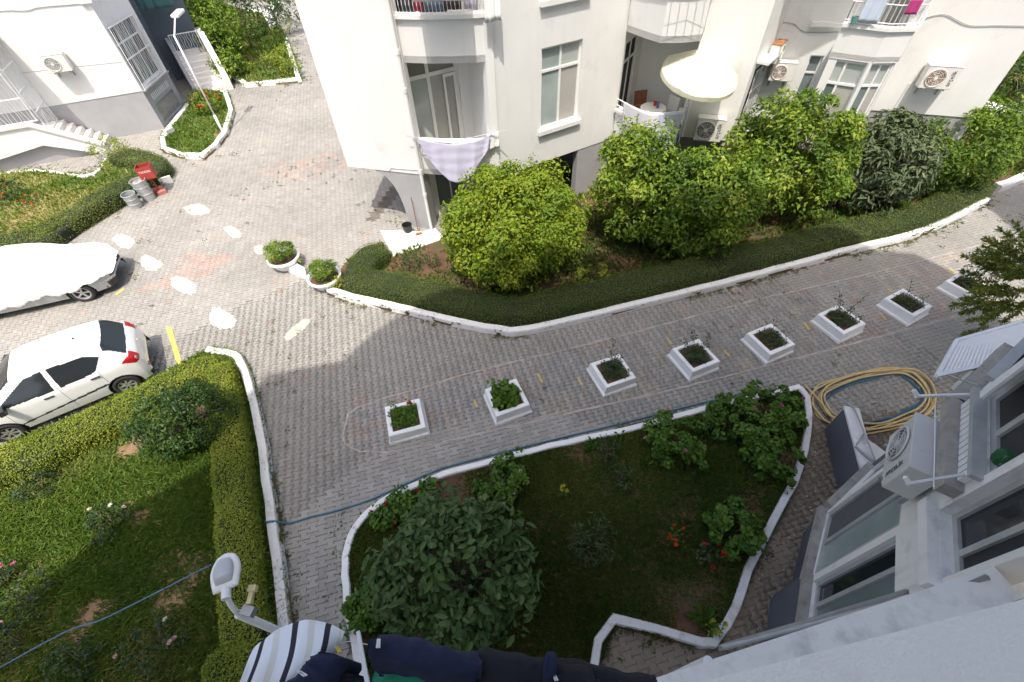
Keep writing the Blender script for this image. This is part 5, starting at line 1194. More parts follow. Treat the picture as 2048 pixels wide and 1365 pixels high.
chair('brown wooden chair behind the round balcony table', (4.75, 16.0, 2.09), R(10), 'wood'); chair('white plastic chair beside the round balcony table', (5.5, 15.5, 2.09), R(-60), 'plastic_white')
part2 = lambda nm, lab, cat, mat, fn: tag(part(nm, mat, None, fn), lab, cat)
part2('cup', 'red cup on the balcony table', 'cup', 'rust', lambda m: m.lathe([(0, 0), (0.05, 0), (0.065, 0.12), (0.055, 0.12), (0.045, 0.01), (0, 0.01)], (5.02, 15.45, 2.832), 14)).data.materials[0] = simple('red_plastic', (0.55, 0.03, 0.02), 0.4, 0.05)
part2('carton', 'blue carton standing on the balcony table', 'carton', 'blue', lambda m: m.box((5.05, 15.25, 2.93), (0.07, 0.07, 0.19)))
part2('laundry_basket', 'blue basket in the balcony corner by the flowered sheet', 'basket', 'blue', lambda m: m.lathe([(0, 0), (0.17, 0), (0.21, 0.42), (0.195, 0.42), (0.16, 0.02), (0, 0.02)], (5.66, 15.05, 2.09), 18))
part2('black_bag', 'black bag on the balcony floor by the dark door', 'bag', 'black', lambda m: m.lathe([(0, 0), (0.16, 0.02), (0.19, 0.2), (0.13, 0.42), (0.04, 0.5), (0, 0.5)], (4.42, 15.75, 2.09), 12))
# things at the pillar foot
part2('bucket', 'small black bucket with a white rim by the grey pillar', 'bucket', 'black', lambda m: m.lathe([(0, 0), (0.13, 0), (0.17, 0.26), (0.15, 0.26), (0.12, 0.02), (0, 0.02)], ((-3.33, 13.07, 0)[0], (-3.33, 13.07, 0)[1] - 0.05, 0.103), 20))
part2('broom_stick', 'thin wooden broom stick leaning on the grey pillar', 'stick', 'wood', lambda m: m.tube([(-2.98, 12.98, 0.10), (-3.05, 13.28, 1.2)], 0.014, 6))
part2('brush', 'reddish brush beside the black bucket', 'brush', 'rust', lambda m: m.box((-2.95, 12.80, 0.13), (0.22, 0.08, 0.05), R(20)))

# ------------------------------------------------------------------ white house at the left
house = thing('white_house', 'white house with grey plinth, barred windows and two outside staircases', 'building', (0, 0, 0))
L1 = Wall((-24.5, 19.01), (-15.96, 22.31)); S0 = L1.L - 2.51        # s measured along the long wall; S0 matches the stair foot
LR = Wall((-15.96, 22.31), (-16.11, 24.92)); LE = Wall((-16.11, 24.92), (-18.6, 27.2)); LN = Wall((-18.6, 27.2), (-18.9, 33.0))
L1.panel(house, 1.66, 8.5, th=0.3); Wall(L1.pt(0, 0, -0.02), L1.pt(L1.L, 0, -0.02)).panel(house, 0, 1.657, mat='plinth', name='plinth', th=0.3)
LR.panel(house, 1.62, 8.5, [(0.10, 2.30, 1.75, 4.0)], 0.3); Wall(LR.pt(0.0, 0, -0.02), LR.pt(LR.L, 0, -0.02)).panel(house, 0, 1.617, [(0.35, 2.3, 0.15, 0.95)], 0.2, 'plinth', 'plinth')
LE.panel(house, 0.0, 8.5, [(0.5, 1.5, 1.5, 3.6)], 0.3, 'plinth'); LN.panel(house, 0, 8.5, th=0.3, mat='plinth')
part('lower_panel', 'concrete', house, lambda m: LR.box(m, 0.36, 2.29, 0.16, 0.94, -0.18, -0.10))
part('roof', 'wall_white', house, lambda m: m.prism([(-24.8, 18.6), (-15.5, 22.0), (-15.8, 25), (-18.5, 33), (-26, 33)], 8.503, 8.75))
window(house, LR, 0.10, 2.30, 1.75, 4.0, (0.33, 0.66), 3.35, 0.12, ['screen_dark', 'glass', 'screen_dark', 'screen_dark', 'glass', 'screen_dark'], 0.06)
def curled_bars(parent, W, s0, s1, z0, z1, out, step=0.13, name='window_bars', rails=3, amp=0.04):
    m_ = MB(); k = int((s1 - s0) / step)
    for i in range(k + 1):
        s_ = s0 + (s1 - s0) * i / k
        if i % 2: wavy_bar(m_, W.pt(s_, z0, out), W.pt(s_, z1, out), W.d, amp, 0.010, 14, i)
        else: m_.tube([W.pt(s_, z0, out), W.pt(s_, z1, out)], 0.010, 4)
    for i in range(rails):
        z = z0 + (z1 - z0) * i / (rails - 1); m_.bar(W.pt(s0 - 0.03, z, out), W.pt(s1 + 0.03, z, out), 0.03, 0.04)
    m_.bar(W.pt(s0, z0, out), W.pt(s0, z1, out), 0.03, 0.03); m_.bar(W.pt(s1, z0, out), W.pt(s1, z1, out), 0.03, 0.03)
    return m_.build(name, M['metal_white'], parent)
curled_bars(house, LR, 0.08, 2.35, 1.70, 4.02, 0.10)
part('window_sill', 'concrete', house, lambda m: LR.box(m, 0.0, 2.5, 1.622, 1.68, -0.05, 0.16))
for k_ in range(12): part('vent_slot', 'metal_white', house, lambda m: LR.box(m, 0.45 + k_ * 0.15, 0.50 + k_ * 0.15, 1.12, 1.38, -0.022, -0.005))
window(house, LE, 0.5, 1.5, 1.5, 3.6, (0.5,), None, 0.1, ['dark', 'dark'], 0.06, name='entrance_door')
cable('wall_cable', house, [L1.pt(S0 - 2.0, 4.95, 0.02), L1.pt(S0 - 0.4, 4.98, 0.02), L1.pt(S0 + 0.4, 4.90, 0.02), L1.pt(S0 + 0.9, 4.95, 0.02), L1.pt(S0 + 2.4, 4.90, 0.02)], 0.012)
cable('wall_seam', house, [L1.pt(S0 - 1.2, 2.97, 0.004), L1.pt(S0 + 0.6, 2.92, 0.004), L1.pt(S0 + 2.4, 2.84, 0.004)], 0.007, 'plinth')
part('corner_ledge', 'wall_white', house, lambda m: L1.box(m, L1.L - 0.30, L1.L + 0.12, 4.9, 8.4, 0.003, 0.10))
ac_unit('white air conditioner on the bright wall of the left house', L1, S0 + 0.28, 2.88, 0.80, 0.62, 0.32, fanmat='metal_grey')
# staircase along the bright wall with its sloping parapet and a barred porch
st = part('staircase', 'stair', house, lambda m: [L1.box(m, S0 - 1.05 - 0.24 * (5 - k), S0 - 1.05 - 0.24 * (4 - k) + 1.2, 0, 0.19 * (6 - k), 0.03, 1.38) for k in range(6)])
st.data.clear_geometry()
m_ = MB()
for k_ in range(6): L1.box(m_, S0 - 1.10 + 0.23 * k_, S0 - 1.10 + 0.23 * (k_ + 1), -0.01, 1.10 - 0.18 * k_, 0.03, 1.36)
L1.box(m_, S0 - 4.5, S0 - 1.10, -0.01, 1.10, 0.03, 1.36)
st.data.from_pydata(m_.v, [], m_.f); st.data.update()
def slope_wall(name, mat, parent, W, pts, o0, o1):
    a = [W.pt(s, z, o1) for s, z in pts]; b = [W.pt(s, z, o0) for s, z in pts]; k = len(a); m_ = MB()
    m_.add(a + b, [tuple(range(k)), tuple(reversed(range(k, 2 * k)))] + [(i, (i + 1) % k, k + (i + 1) % k, k + i)[::-1] for i in range(k)]); return m_.build(name, M[mat], parent)
slope_wall('stair_parapet', 'wall_white', house, L1, [(S0 - 4.5, 0.35), (S0 - 1.6, 0.75), (S0 + 0.15, 0.0), (S0 + 0.38, 0.0), (S0 + 0.30, 0.34), (S0 - 1.55, 1.52), (S0 - 4.5, 1.52)], 1.40, 1.58)
slope_wall('parapet_cap', 'stair', house, L1, [(S0 - 4.5, 1.524), (S0 - 1.55, 1.524), (S0 + 0.32, 0.344), (S0 + 0.34, 0.42), (S0 - 1.52, 1.61), (S0 - 4.5, 1.61)], 1.34, 1.64)
slope_wall('lower_face', 'plinth', house, L1, [(S0 - 4.5, 0.0), (S0 - 0.1, 0.0), (S0 - 1.6, 0.66), (S0 - 4.5, 0.34)], 1.30, 1.38)
PG = Wall(L1.pt(S0 - 1.12, 0, 1.40), L1.pt(S0 - 1.12, 0, 0.0)); PG2 = Wall(L1.pt(S0 - 4.4, 0, 1.46), L1.pt(S0 - 1.12, 0, 1.46))
curled_bars(house, Wall(PG.b, PG.a), 0.03, 1.38, 1.12, 4.2, 0.0, 0.12, 'porch_bars', 5, 0.05); curled_bars(house, PG2, 0.2, 3.2, 1.66, 4.2, 0.0, 0.13, 'porch_bars', 4, 0.05)
part('porch_roof', 'wall_white', house, lambda m: L1.box(m, S0 - 4.5, S0 - 1.0, 4.22, 4.4, 0.03, 1.6))
# far staircase with its gate
sa = Vector((-14.72, 26.95, 0)); sb = Vector((-15.95, 26.25, 0)); up_ = Vector((-0.55, 0.84, 0)).normalized()
m_ = MB()
for k_ in range(7):
    a = sa + up_ * 0.27 * k_; b = sb + up_ * 0.27 * k_; c = sb + up_ * (3.4); d = sa + up_ * (3.4); z_ = 0.19 * (k_ + 1)
    m_.hexa([(*a.xy, -0.01 + 0.19 * k_), (*d.xy, -0.01 + 0.19 * k_), (*c.xy, -0.01 + 0.19 * k_), (*b.xy, -0.01 + 0.19 * k_), (*a.xy, z_), (*d.xy, z_), (*c.xy, z_), (*b.xy, z_)])
m_.build('staircase', M['stair'], house)
SP = Wall(sa - up_ * 0.15, sa + up_ * 3.4); SQ = Wall(sb, sb + up_ * 3.4)
slope_wall('stair_parapet', 'wall_white', house, SP, [(0, 0), (3.5, 0), (3.5, 2.2), (2.2, 2.2), (0.1, 0.62), (0, 0.5)], 0.0, 0.28)
slope_wall('stair_parapet', 'plinth', house, SQ, [(0.3, 0), (3.4, 0), (3.4, 2.0), (2.0, 1.7), (0.3, 0.3)], -0.16, 0.0)
GT2 = Wall(sb + up_ * 1.92, sa + up_ * 1.92); curled_bars(house, GT2, 0.02, 1.32, 1.36, 2.35, 0.0, 0.11, 'stair_gate', 2, 0.03)
part('entrance_wall', 'blue', house, lambda m: Wall(sb + up_ * 3.3, sa + up_ * 3.3).box(m, -0.6, 1.5, 0, 6, -0.2, 0.0)).data.materials[0] = simple('slate_blue_shade', (0.10, 0.13, 0.16), 0.8, 0.1)
o = cloth('awning_cloth', [(-17.7, 28.0, 4.6), (-16.4, 28.7, 4.6)], 1.2, 8, simple('teal_canvas', (0.06, 0.15, 0.16), 0.8, 0.1), None, 0.05, 3, (0.4, -0.9, 0), seed=44); tag(o, 'teal striped awning cloth over the far entrance', 'awning')

# ------------------------------------------------------------------ square white planters down the lane
PLANT_POS = [((-2.50, 5.58), 15), ((-0.18, 5.99), 20), ((2.40, 6.62), 19), ((4.51, 6.98), 21), ((6.53, 7.39), 22), ((8.61, 7.96), 24), ((10.64, 8.45), 26), ((12.68, 9.03), 27)]
ORD = ['first', 'second', 'third', 'fourth', 'fifth', 'sixth', 'seventh', 'eighth']
PDESC = ['first white planter of the row, at the rounded end of the coloured strip', 'second white planter of the row, with big leafy plant', 'third white planter of the row, with one tall rose stem', 'fourth white planter of the row, full of rose leaves', 'fifth white planter of the row, with sparse twigs', 'sixth white planter of the row, with branches leaning out', 'seventh white planter of the row, beside the bold yellow mark', 'last white planter of the row, half under the conifer']
M['planter'] = simple('white_planter_paint', (0.80, 0.81, 0.82), 0.7, 0.03, 5, 0.2, 30, stain=(0.60, 0.58, 0.55), stain_scale=4, stain_at=0.62)
def square_planter(p, ang, label, k):
    root = thing('square_planter', label, 'planter', (p[0], p[1], 0), R(ang), 'square white planters along the lane')
    a, b, t, h = 0.455, 0.405, 0.10, 0.31
    def ring(x, z): return [(-x, -x, z), (x, -x, z), (x, x, z), (-x, x, z)]
    V = ring(a, -0.01) + ring(a - 0.005, 0.05) + ring(b + 0.015, 0.09) + ring(b, h - 0.015) + ring(b - 0.015, h) + ring(b - t + 0.01, h) + ring(b - t, h - 0.012) + ring(b - t, 0.14)
    r_ = np.random.default_rng(100 + k); V = [(x + r_.normal(0, 0.004), y + r_.normal(0, 0.004), z + (r_.normal(0, 0.003) if z > 0 else 0)) for x, y, z in V]
    F = [(4 * i + q, 4 * i + (q + 1) % 4, 4 * (i + 1) + (q + 1) % 4, 4 * (i + 1) + q) for i in range(7) for q in range(4)]
    mesh_obj('box', V, F, M['planter'], root)
    n_ = 9; gx = np.linspace(-(b - t), b - t, n_); V = [(x, y, 0.225 + 0.03 * r_.random()) for x in gx for y in gx]
    mesh_obj('soil', V, [(i * n_ + j, (i + 1) * n_ + j, (i + 1) * n_ + j + 1, i * n_ + j + 1) for i in range(n_ - 1) for j in range(n_ - 1)], M['soil'], root)
for k_, ((p, a), lab) in enumerate(zip(PLANT_POS, PDESC)): square_planter(p, a, lab, k_)
def planter_plant(k, p, label, stems, n, L, mat='rose', fl=()):
    root = thing('planter_plant', label, 'plant', (p[0], p[1], 0.24), group='plants in the square planters'); m_ = MB(); P = []; 
    for s_ in range(len(stems)):
        x, y, hx, hy, h = stems[s_]
        q = [Vector((x, y, -0.03)), Vector((x + hx * 0.4, y + hy * 0.4, h * 0.55)), Vector((x + hx, y + hy, h))]; sm_ = MB(); sm_.tube(q, [0.009, 0.007, 0.004], 5); sm_.build('stem', M['trunk'], root, True)
        for _ in range(n):
            t = random.random() ** 0.7; c = q[0].lerp(q[1], t * 2) if t < 0.5 else q[1].lerp(q[2], t * 2 - 1); P.append((c.x + random.gauss(0, 0.045), c.y + random.gauss(0, 0.045), max(0.01, c.z + random.gauss(0, 0.03))))
    # low weeds at soil level
    for _ in range(420): P.append((random.uniform(-.26, .26), random.uniform(-.26, .26), random.uniform(0.01, 0.14)))
    P = np.array(P); nn = len(P); N = unit(rdirs(nn) * 0.8 + np.array([0, 0, 1.0])); A = unit(np.cross(N, rdirs(nn)))
    leaves('leaves', P, A, N, L * rng.uniform(0.6, 1.2, nn), L * 0.6, M[mat], root, np.clip(rng.normal(0.5, 0.2, nn), 0, 1), 0.15, True, 0.1)
    for (x, y, z, r, mt) in fl: flower(root, (x, y, z), r, mt)
PP = [([(-.2, .1, -.1, .15, .28), (-.18, 0, -.1, -.02, .25), (.12, .1, .05, .1, .4), (.15, -.1, .05, -.05, .35), (-.02, 0, 0, .05, .2)], 26, 0.07, 'geranium', [(.17, .12, .42, .055, 'red')], 'plants with one red bloom in the first planter'),
      ([(-.1, .05, -.25, .1, .35), (-.15, -.1, -.1, -.2, .3), (0, 0, -.05, -.02, .4), (-.05, .15, .05, .15, .3), (.1, .05, .1, -.1, .15)], 26, 0.14, 'geranium', [], 'broad leaved plant in the second planter'),
      ([(-.05, .1, -.05, .1, 1.1), (.02, 0, .15, .1, .5), (-.1, -.1, -.2, -.05, .45), (.1, -.1, .2, -.15, .4), (0, .1, .1, .2, .35)], 34, 0.055, 'rose', [], 'tall single rose stem in the third planter'),
      ([(0, .1, -.1, .3, .55), (-.1, .05, -.25, .1, .5), (.05, 0, .2, .05, .45), (0, -.1, .05, -.15, .4), (.1, .1, .25, .2, .45), (-.1, -.1, -.2, -.15, .35)], 36, 0.055, 'rose', [], 'bushy rose in the fourth planter'),
      ([(0, .1, .12, .2, .5), (-.1, 0, -.15, .1, .35), (.05, -.1, .1, -.15, .3), (.1, .05, .25, .05, .3)], 26, 0.05, 'rose', [(.45, .35, .45, .035, 'magenta')], 'sparse rose in the fifth planter'),
      ([(0, .1, -.2, .35, .75), (.1, .1, .5, .25, .6), (0, 0, .1, .05, .45), (-.1, .05, -.05, .2, .5), (.1, -.1, .15, -.1, .35)], 34, 0.055, 'rose', [], 'leaning rose branches in the sixth planter'),
      ([(0, .1, .05, .3, .55), (-.05, 0, -.2, .1, .35), (.1, 0, .2, 0, .3), (.05, -.1, .1, -.15, .3)], 26, 0.05, 'rose', [], 'small rose in the seventh planter'),
      ([(0, .1, -.1, .4, .8), (-.1, 0, -.2, .2, .6), (.1, 0, .2, .2, .7), (.05, -.1, .1, -.1, .4), (0, 0, .05, .1, .5)], 42, 0.06, 'rose', [], 'dense rose in the last planter under the conifer')]
for k_, ((p, a), q) in enumerate(zip(PLANT_POS, PP)): planter_plant(k_, p, q[5], q[0], q[1], q[2], q[3], q[4])

# ------------------------------------------------------------------ two round bowl planters joined by a low white wall
def bowl(label, p, r, h):
    root = thing('round_planter', label, 'planter', (p[0], p[1], 0), group='round bowl planters')
    m_ = MB(); m_.lathe([(0, 0), (r * 0.55, 0), (r * 0.62, 0.04), (r * 0.97, h - 0.06), (r, h - 0.05), (r, h), (r - 0.07, h), (r - 0.08, h - 0.03), (r * 0.8, h - 0.1)], (0, 0, 0), 36); m_.build('bowl', M['planter'], root, False)
    m_ = MB(); m_.lathe([(0, h - 0.09), (r * 0.85, h - 0.09)], (0, 0, 0), 30); m_.build('soil', M['soil'], root)
B1 = (-7.02, 11.57); B2 = (-5.50, 10.56)
bowl('round white bowl planter farther from the kerb end', B1, 0.50, 0.38); bowl('round white bowl planter touching the hedge kerb', B2, 0.50, 0.38)
bush('bowl_plant', 'bushy plant in the farther bowl planter', (B1[0], B1[1]), 0.46, 0.46, 3200, 0.05, 0.03, 'citrus', clump=0.17, tint_m=0.5, low=-0.25, cat='plant').location.z = 0.32
bush('bowl_plant', 'bushy plant in the bowl planter by the hedge kerb', (B2[0], B2[1]), 0.46, 0.5, 3200, 0.05, 0.03, 'citrus', [('pale_pink', 4, 0.025)], clump=0.17, tint_m=0.45, low=-0.25, cat='plant').location.z = 0.32
bush('leafy_bush', 'yellowish bush beside the second bowl planter', (-5.19, 10.40), 0.28, 0.35, 500, 0.05, 0.03, 'box', clump=0.12, tint_m=0.8)
bush('small_bush', 'tiny plant between the two bowl planters', (-6.62, 11.55), 0.16, 0.25, 120, 0.06, 0.035, 'box', clump=0.09, n_clump=9, tint_m=0.7)
part2('low_wall', 'short white wall piece between the bowl planters', 'wall', 'kerb', lambda m: m.prism([(-6.90, 11.26), (-6.90, 11.65), (-6.30, 11.17), (-6.14, 10.80)], -0.01, 0.22))

# ------------------------------------------------------------------ bins and red box by the kerb
M['galv'] = simple('galvanised_steel', (0.42, 0.44, 0.44), 0.5, 0.10, 6, 0.2, 20, metal=0.35, stain=(0.32, 0.27, 0.22), stain_scale=4, stain_at=0.6)
M['red_box'] = simple('red_painted_steel', (0.36, 0.045, 0.035), 0.55, 0.12, 5, stain=(0.25, 0.08, 0.06), stain_scale=6, stain_at=0.6)
M['brick'] = simple('pinkish_brick', (0.45, 0.17, 0.14), 0.9, 0.15, 8, 0.3, 40)
def bin_(label, p, r, h, lean, mat, az):
    root = thing('dustbin', label, 'bin', (p[0], p[1], 0), az, 'bins by the kerb'); 
    Mr = Matrix.Rotation(lean, 4, 'X')
    m_ = MB(); m_.lathe([(0, 0), (r * 0.85, 0), (r * 0.9, h * 0.5), (r, h), (r * 0.96, h), (r * 0.84, 0.03), (0, 0.03)], (0, 0, 0), 26); o_ = m_.build('drum', M[mat], root); 
    for v in o_.data.vertices: v.co.x += 0.012 * math.sin(v.co.z * 17 + v.co.y * 9); v.co = Mr @ v.co
    for z_ in (0.35, 0.7, 1.0):
        m_ = MB(); m_.tube([Mr @ Vector((r * (0.86 + 0.13 * z_) * math.cos(2 * math.pi * q / 26), r * (0.86 + 0.13 * z_) * math.sin(2 * math.pi * q / 26), h * z_)) for q in range(26)], 0.013, 5, True); m_.build('hoop', M[mat], root)
    m_ = MB(); m_.tube([Mr @ Vector((r * 0.98, -0.08, h * 0.8)), Mr @ Vector((r + 0.06, 0, h * 0.82)), Mr @ Vector((r * 0.98, 0.08, h * 0.8))], 0.010, 5); m_.build('handle', M[mat], root)
p = (-13.80, 15.50); bin_('dented galvanised bin nearest the cars', p, 0.23, 0.55, R(3), 'galv', 0.4)
p = (-13.59, 16.04); bin_('tall beige grey bin filled with rubbish', p, 0.27, 0.75, R(-2), 'galv', 1.2)
m_ = MB(); m_.lathe([(0, 0.66), (0.15, 0.69), (0.25, 0.64)], (p[0], p[1], 0), 14); o = m_.build('rubbish', M['rust'], None); tag(o, 'brownish rubbish heaped in the tall bin', 'rubbish'); o.data.materials[0] = M['concrete']
for v in o.data.vertices: v.co.z += 0.05 * math.sin(v.co.x * 23) * math.cos(v.co.y * 19)
bx = (-13.37, 16.43, 0.9); root = thing('fire_box', 'open red metal box with white lettering on a post behind the bins', 'box', (bx[0], bx[1], 0), R(22)); root.scale = (0.78, 0.78, 0.9)
m_ = MB()
for (c, s) in (((0, -0.24, 1.0), (0.62, 0.02, 0.5)), ((0, 0.24, 1.0), (0.62, 0.02, 0.5)), ((-0.30, 0, 1.0), (0.02, 0.46, 0.5)), ((0.30, 0, 1.0), (0.02, 0.46, 0.5)), ((0, 0, 0.76), (0.58, 0.46, 0.02))): m_.box(c, s)
m_.build('box', M['red_box'], root); m_ = MB(); m_.tube([(0, 0, -0.01), (0, 0, 0.75)], 0.035, 8); m_.build('post', M['red_box'], root)
m_ = MB(); m_.box((0, 0.0, 0.775), (0.56, 0.44, 0.006)); m_.build('dark_bottom', M['dark'], root)  # near-black sheet over the floor of the box
lettering('YANGIN', 0.13, 'text_white', root, Matrix.Translation((0, -0.252, 1.06)) @ Matrix.Rotation(R(90), 4, 'X'))
p = (-13.38, 16.48); part2('hollow_brick', 'pinkish hollow brick lying beside the bins', 'brick', 'brick', lambda m: [m.box((p[0] - 0.06, p[1], 0.10), (0.16, 0.42, 0.20), R(-50)), m.box((p[0] + 0.12, p[1] - 0.10, 0.06), (0.2, 0.3, 0.12), R(-50))])
p = (-13.49, 17.05); part2('white_slab', 'whitish slab leaning on the kerb beside the bins', 'slab', 'kerb_worn', lambda m: m.box((p[0], p[1], 0.14), (0.65, 0.08, 0.28), R(35)))
p = (-15.17, 21.38); part2('stone_block', 'pale square stone on the lamp island', 'stone', 'kerb_worn', lambda m: m.box((p[0], p[1], 0.22), (0.42, 0.18, 0.30), R(70)))

# ------------------------------------------------------------------ street lamps
lb = (-12.76, 21.31); root = thing('street_lamp', 'slender white lamp post on the far island', 'street lamp', (lb[0], lb[1], 0), 0)
hd = Vector((*(-12.77, 22.11), 4.4)) - Vector((lb[0], lb[1], 0))
m_ = MB(); m_.tube([(0, 0, 0), (0, 0, 0.9)], 0.055, 10); m_.tube([(0, 0, 0.88), (0, 0, 3.95)], 0.035, 10); m_.build('post', M['metal_white'], root, True)
m_ = MB(); m_.tube([(0, 0, 3.9), (0.02, 0.1, 4.0), hd + Vector((0, -0.12, -0.03))], 0.028, 8); m_.build('arm', M['metal_white'], root, True)
dv = (hd.xy).normalized(); m_ = MB(); m_.bar(hd + Vector((-dv.x * 0.15, -dv.y * 0.15, 0)), hd + Vector((dv.x * 0.55, dv.y * 0.55, 0.06)), 0.30, 0.12); bevel(m_.build('lamp_head', M['metal_white'], root), 0.04, 3)
part('base_plate', 'metal_white', root, lambda m: m.lathe([(0, 0.03), (0.11, 0.03), (0.11, 0.0)], (0, 0, 0), 16))
# near lamp, seen from above
hb = Vector((*(-3.32, 1.21), 3.2)); root = thing('street_lamp', 'grey street lamp head on a bent pole near the laundry', 'street lamp', (hb.x, hb.y, 0), 0)
hl = Vector((*(-3.46, 1.70), 3.5)) - Vector((hb.x, hb.y, 0)); ht = Vector((*(-3.34, 1.38), 3.5)) - Vector((hb.x, hb.y, 0))
m_ = MB(); m_.tube([(0, 0, 0), (0, 0, 3.12)], 0.05, 10); m_.build('pole', M['metal_white'], root, True)
m_ = MB(); m_.tube(smooth_path([(0, 0, 3.05), (0.0, 0.01, 3.18), (ht * 0.45 + Vector((0, 0, 3.3 * 0.55))), ht], 6), 0.030, 10); m_.build('arm', M['metal_white'], root, True)
ax = (hl - ht); ax.normalize(); sd = ax.cross(Vector((0, 0, 1))).normalized(); upv = sd.cross(ax)
def lamp_head(scale, zoff, prof_h):
    V = []; F = []; ns = 14; nr = 16
    for i in range(ns + 1):
        u = i / ns; w = scale * 0.145 * (math.sqrt(max(0.0, 1 - ((u - 0.45) / 0.56) ** 2)) if u > 0.45 else 0.80 + 0.20 * u / 0.45)
        if i == ns: w = 0.01
        for k in range(nr + 1):
            a = math.pi * k / nr; V.append(ht + ax * (u * 0.40 * scale + (1 - scale) * 0.2) + sd * (w * math.cos(a)) + upv * (zoff + prof_h * math.sin(a) ** 0.6 * (1 if 0 < i < ns else 0.2) * min(1, 3 * u + 0.3) * (1 - 0.5 * u ** 3)))
    for i in range(ns):
        for k in range(nr): F.append((i * (nr + 1) + k, i * (nr + 1) + k + 1, (i + 1) * (nr + 1) + k + 1, (i + 1) * (nr + 1) + k))
    return V, F
V, F = lamp_head(1.0, 0.0, 0.05); o = mesh_obj('rim', V, F, M['metal_white'], root, True); o.modifiers.new('thickness', 'SOLIDIFY').thickness = 0.02
V, F = lamp_head(0.78, 0.03, 0.10); mesh_obj('lamp_head', V, F, simple('grey_lamp_cover', (0.45, 0.47, 0.49), 0.35, 0.06, 5, metal=0.1), root, True)
m_ = MB(); m_.tube([ht - ax * 0.10, ht + ax * 0.05], 0.05, 10); m_.build('socket', M['metal_white'], root)
bxp = Vector((*(-3.17, 1.22), 3.2)) - Vector((hb.x, hb.y, 0)); m_ = MB(); m_.box(bxp, (0.14, 0.10, 0.10), R(-15)); m_.build('junction_box', M['metal_grey'], root)
m_ = MB(); m_.box(bxp + Vector((0.0, 0.14, 0.05)), (0.05, 0.16, 0.05), R(5)); m_.box(bxp + Vector((0.0, 0.22, 0.06)), (0.09, 0.07, 0.07)); m_.build('sensor', simple('yellowed_plastic', (0.62, 0.55, 0.30), 0.5, 0.1), root)
o = cable('overhead_cable', None, [(-9.0, -1.9, 3.7), (*(-5.44, 0.74), 3.5), (*(-4.62, 1.19), 3.4), (*(-3.61, 1.66), 3.5)], 0.008, 'blue'); tag(o, 'blue grey overhead cable running to the near lamp', 'cable')

# ------------------------------------------------------------------ hoses
M['hose_beige'] = simple('beige_rubber_hose', (0.56, 0.42, 0.20), 0.6, 0.12, 8, stain=(0.40, 0.28, 0.14), stain_scale=3, stain_at=0.6)
M['hose_blue'] = simple('blue_rubber_hose', (0.04, 0.13, 0.20), 0.5, 0.15, 6)
loop = [(6.89, 5.73), (7.27, 6.04), (8.14, 6.35), (8.98, 6.53), (9.59, 6.43), (9.81, 6.10), (9.71, 5.65), (9.34, 5.26), (8.80, 5.03), (8.05, 4.85), (7.47, 4.81), (7.03, 5.03), (6.85, 5.30)]
cx_ = sum(p[0] for p in loop) / len(loop); cy_ = sum(p[1] for p in loop) / len(loop)
r_ = random.Random(3); pts = [(*(6.91, 6.13), 0.06)]; pts += [(*(7.02, 5.52), 0.12), (*(7.08, 5.18), 0.10)]
for q in range(5):
    sc = [1.0, 0.90, 0.97, 0.80, 0.93][q]; ex = [0, 0.05, -0.08, 0.02, 0.10][q]
    for i in range(len(loop)):
        p = loop[(10 + i + 1) % len(loop)] ; pts.append((cx_ + (p[0] - cx_) * sc + ex + r_.gauss(0, 0.025), cy_ + (p[1] - cy_) * (sc + (0.0 if i % 5 else -0.04)) + r_.gauss(0, 0.025), 0.03 + 0.02 * q + r_.random() * 0.02))
m_ = MB(); m_.tube(smooth_path(pts, 5), 0.022, 8); tag(m_.build('garden_hose', M['hose_beige'], None, True), 'thick beige hose lying in a loose coil', 'hose')
pts = [(*(-4.98, 3.35), 0.24), (*(-4.83, 3.38), 0.21), (*(-4.59, 3.40), 0.03), (*(-4.22, 3.50), 0.02), (*(-3.74, 3.60), 0.02), (*(-3.06, 3.80), 0.02), (*(-2.48, 4.06), 0.02), (*(-1.67, 4.40), 0.02), (*(-0.81, 4.62), 0.02), (*(0.74, 4.97), 0.02), (*(2.37, 5.31), 0.02), (*(4.33, 5.76), 0.02), (*(5.58, 5.99), 0.02), (*(6.78, 6.01), 0.02), (*(7.51, 6.06), 0.02), (*(8.57, 6.25), 0.02)]
for q in range(2):
    for (px_, py_) in (((9.36, 6.35)), ((9.59, 5.99)), ((9.44, 5.60)), ((8.97, 5.32)), ((8.25, 5.06)), ((7.46, 5.04)), ((7.10, 5.34)), ((7.21, 5.72)), ((7.86, 6.04)), ((8.70, 6.25))):
        pts.append((px_ + (0.0 if q == 0 else r_.gauss(-0.08, 0.05)), py_ + r_.gauss(0, 0.03), 0.02 + 0.02 * r_.random()))
m_ = MB(); m_.tube(smooth_path(pts, 6), 0.021, 8); tag(m_.build('garden_hose', M['hose_blue'], None, True), 'long blue hose along the middle garden kerb and into the coil', 'hose')

# ------------------------------------------------------------------ cars
M['car_white'] = simple('white_car_paint', (0.80, 0.80, 0.79), 0.18, 0.01, 1.0, spec=0.6)
M['car_white'].node_tree.nodes['Principled BSDF'].inputs['Coat Weight'].default_value = 0.6
M['car_silver'] = simple('silver_car_paint', (0.42, 0.44, 0.45), 0.25, 0.03, 1.0, metal=0.4)
M['tyre'] = simple('tyre_rubber', (0.025, 0.025, 0.026), 0.85, 0.15, 20)
M['alloy'] = simple('alloy_wheel', (0.52, 0.52, 0.52), 0.3, 0.08, 8, metal=0.6)
M['tail'] = simple('red_lens', (0.42, 0.012, 0.02), 0.15, 0.1)
M['trim'] = simple('black_trim', (0.03, 0.03, 0.032), 0.55, 0.15)

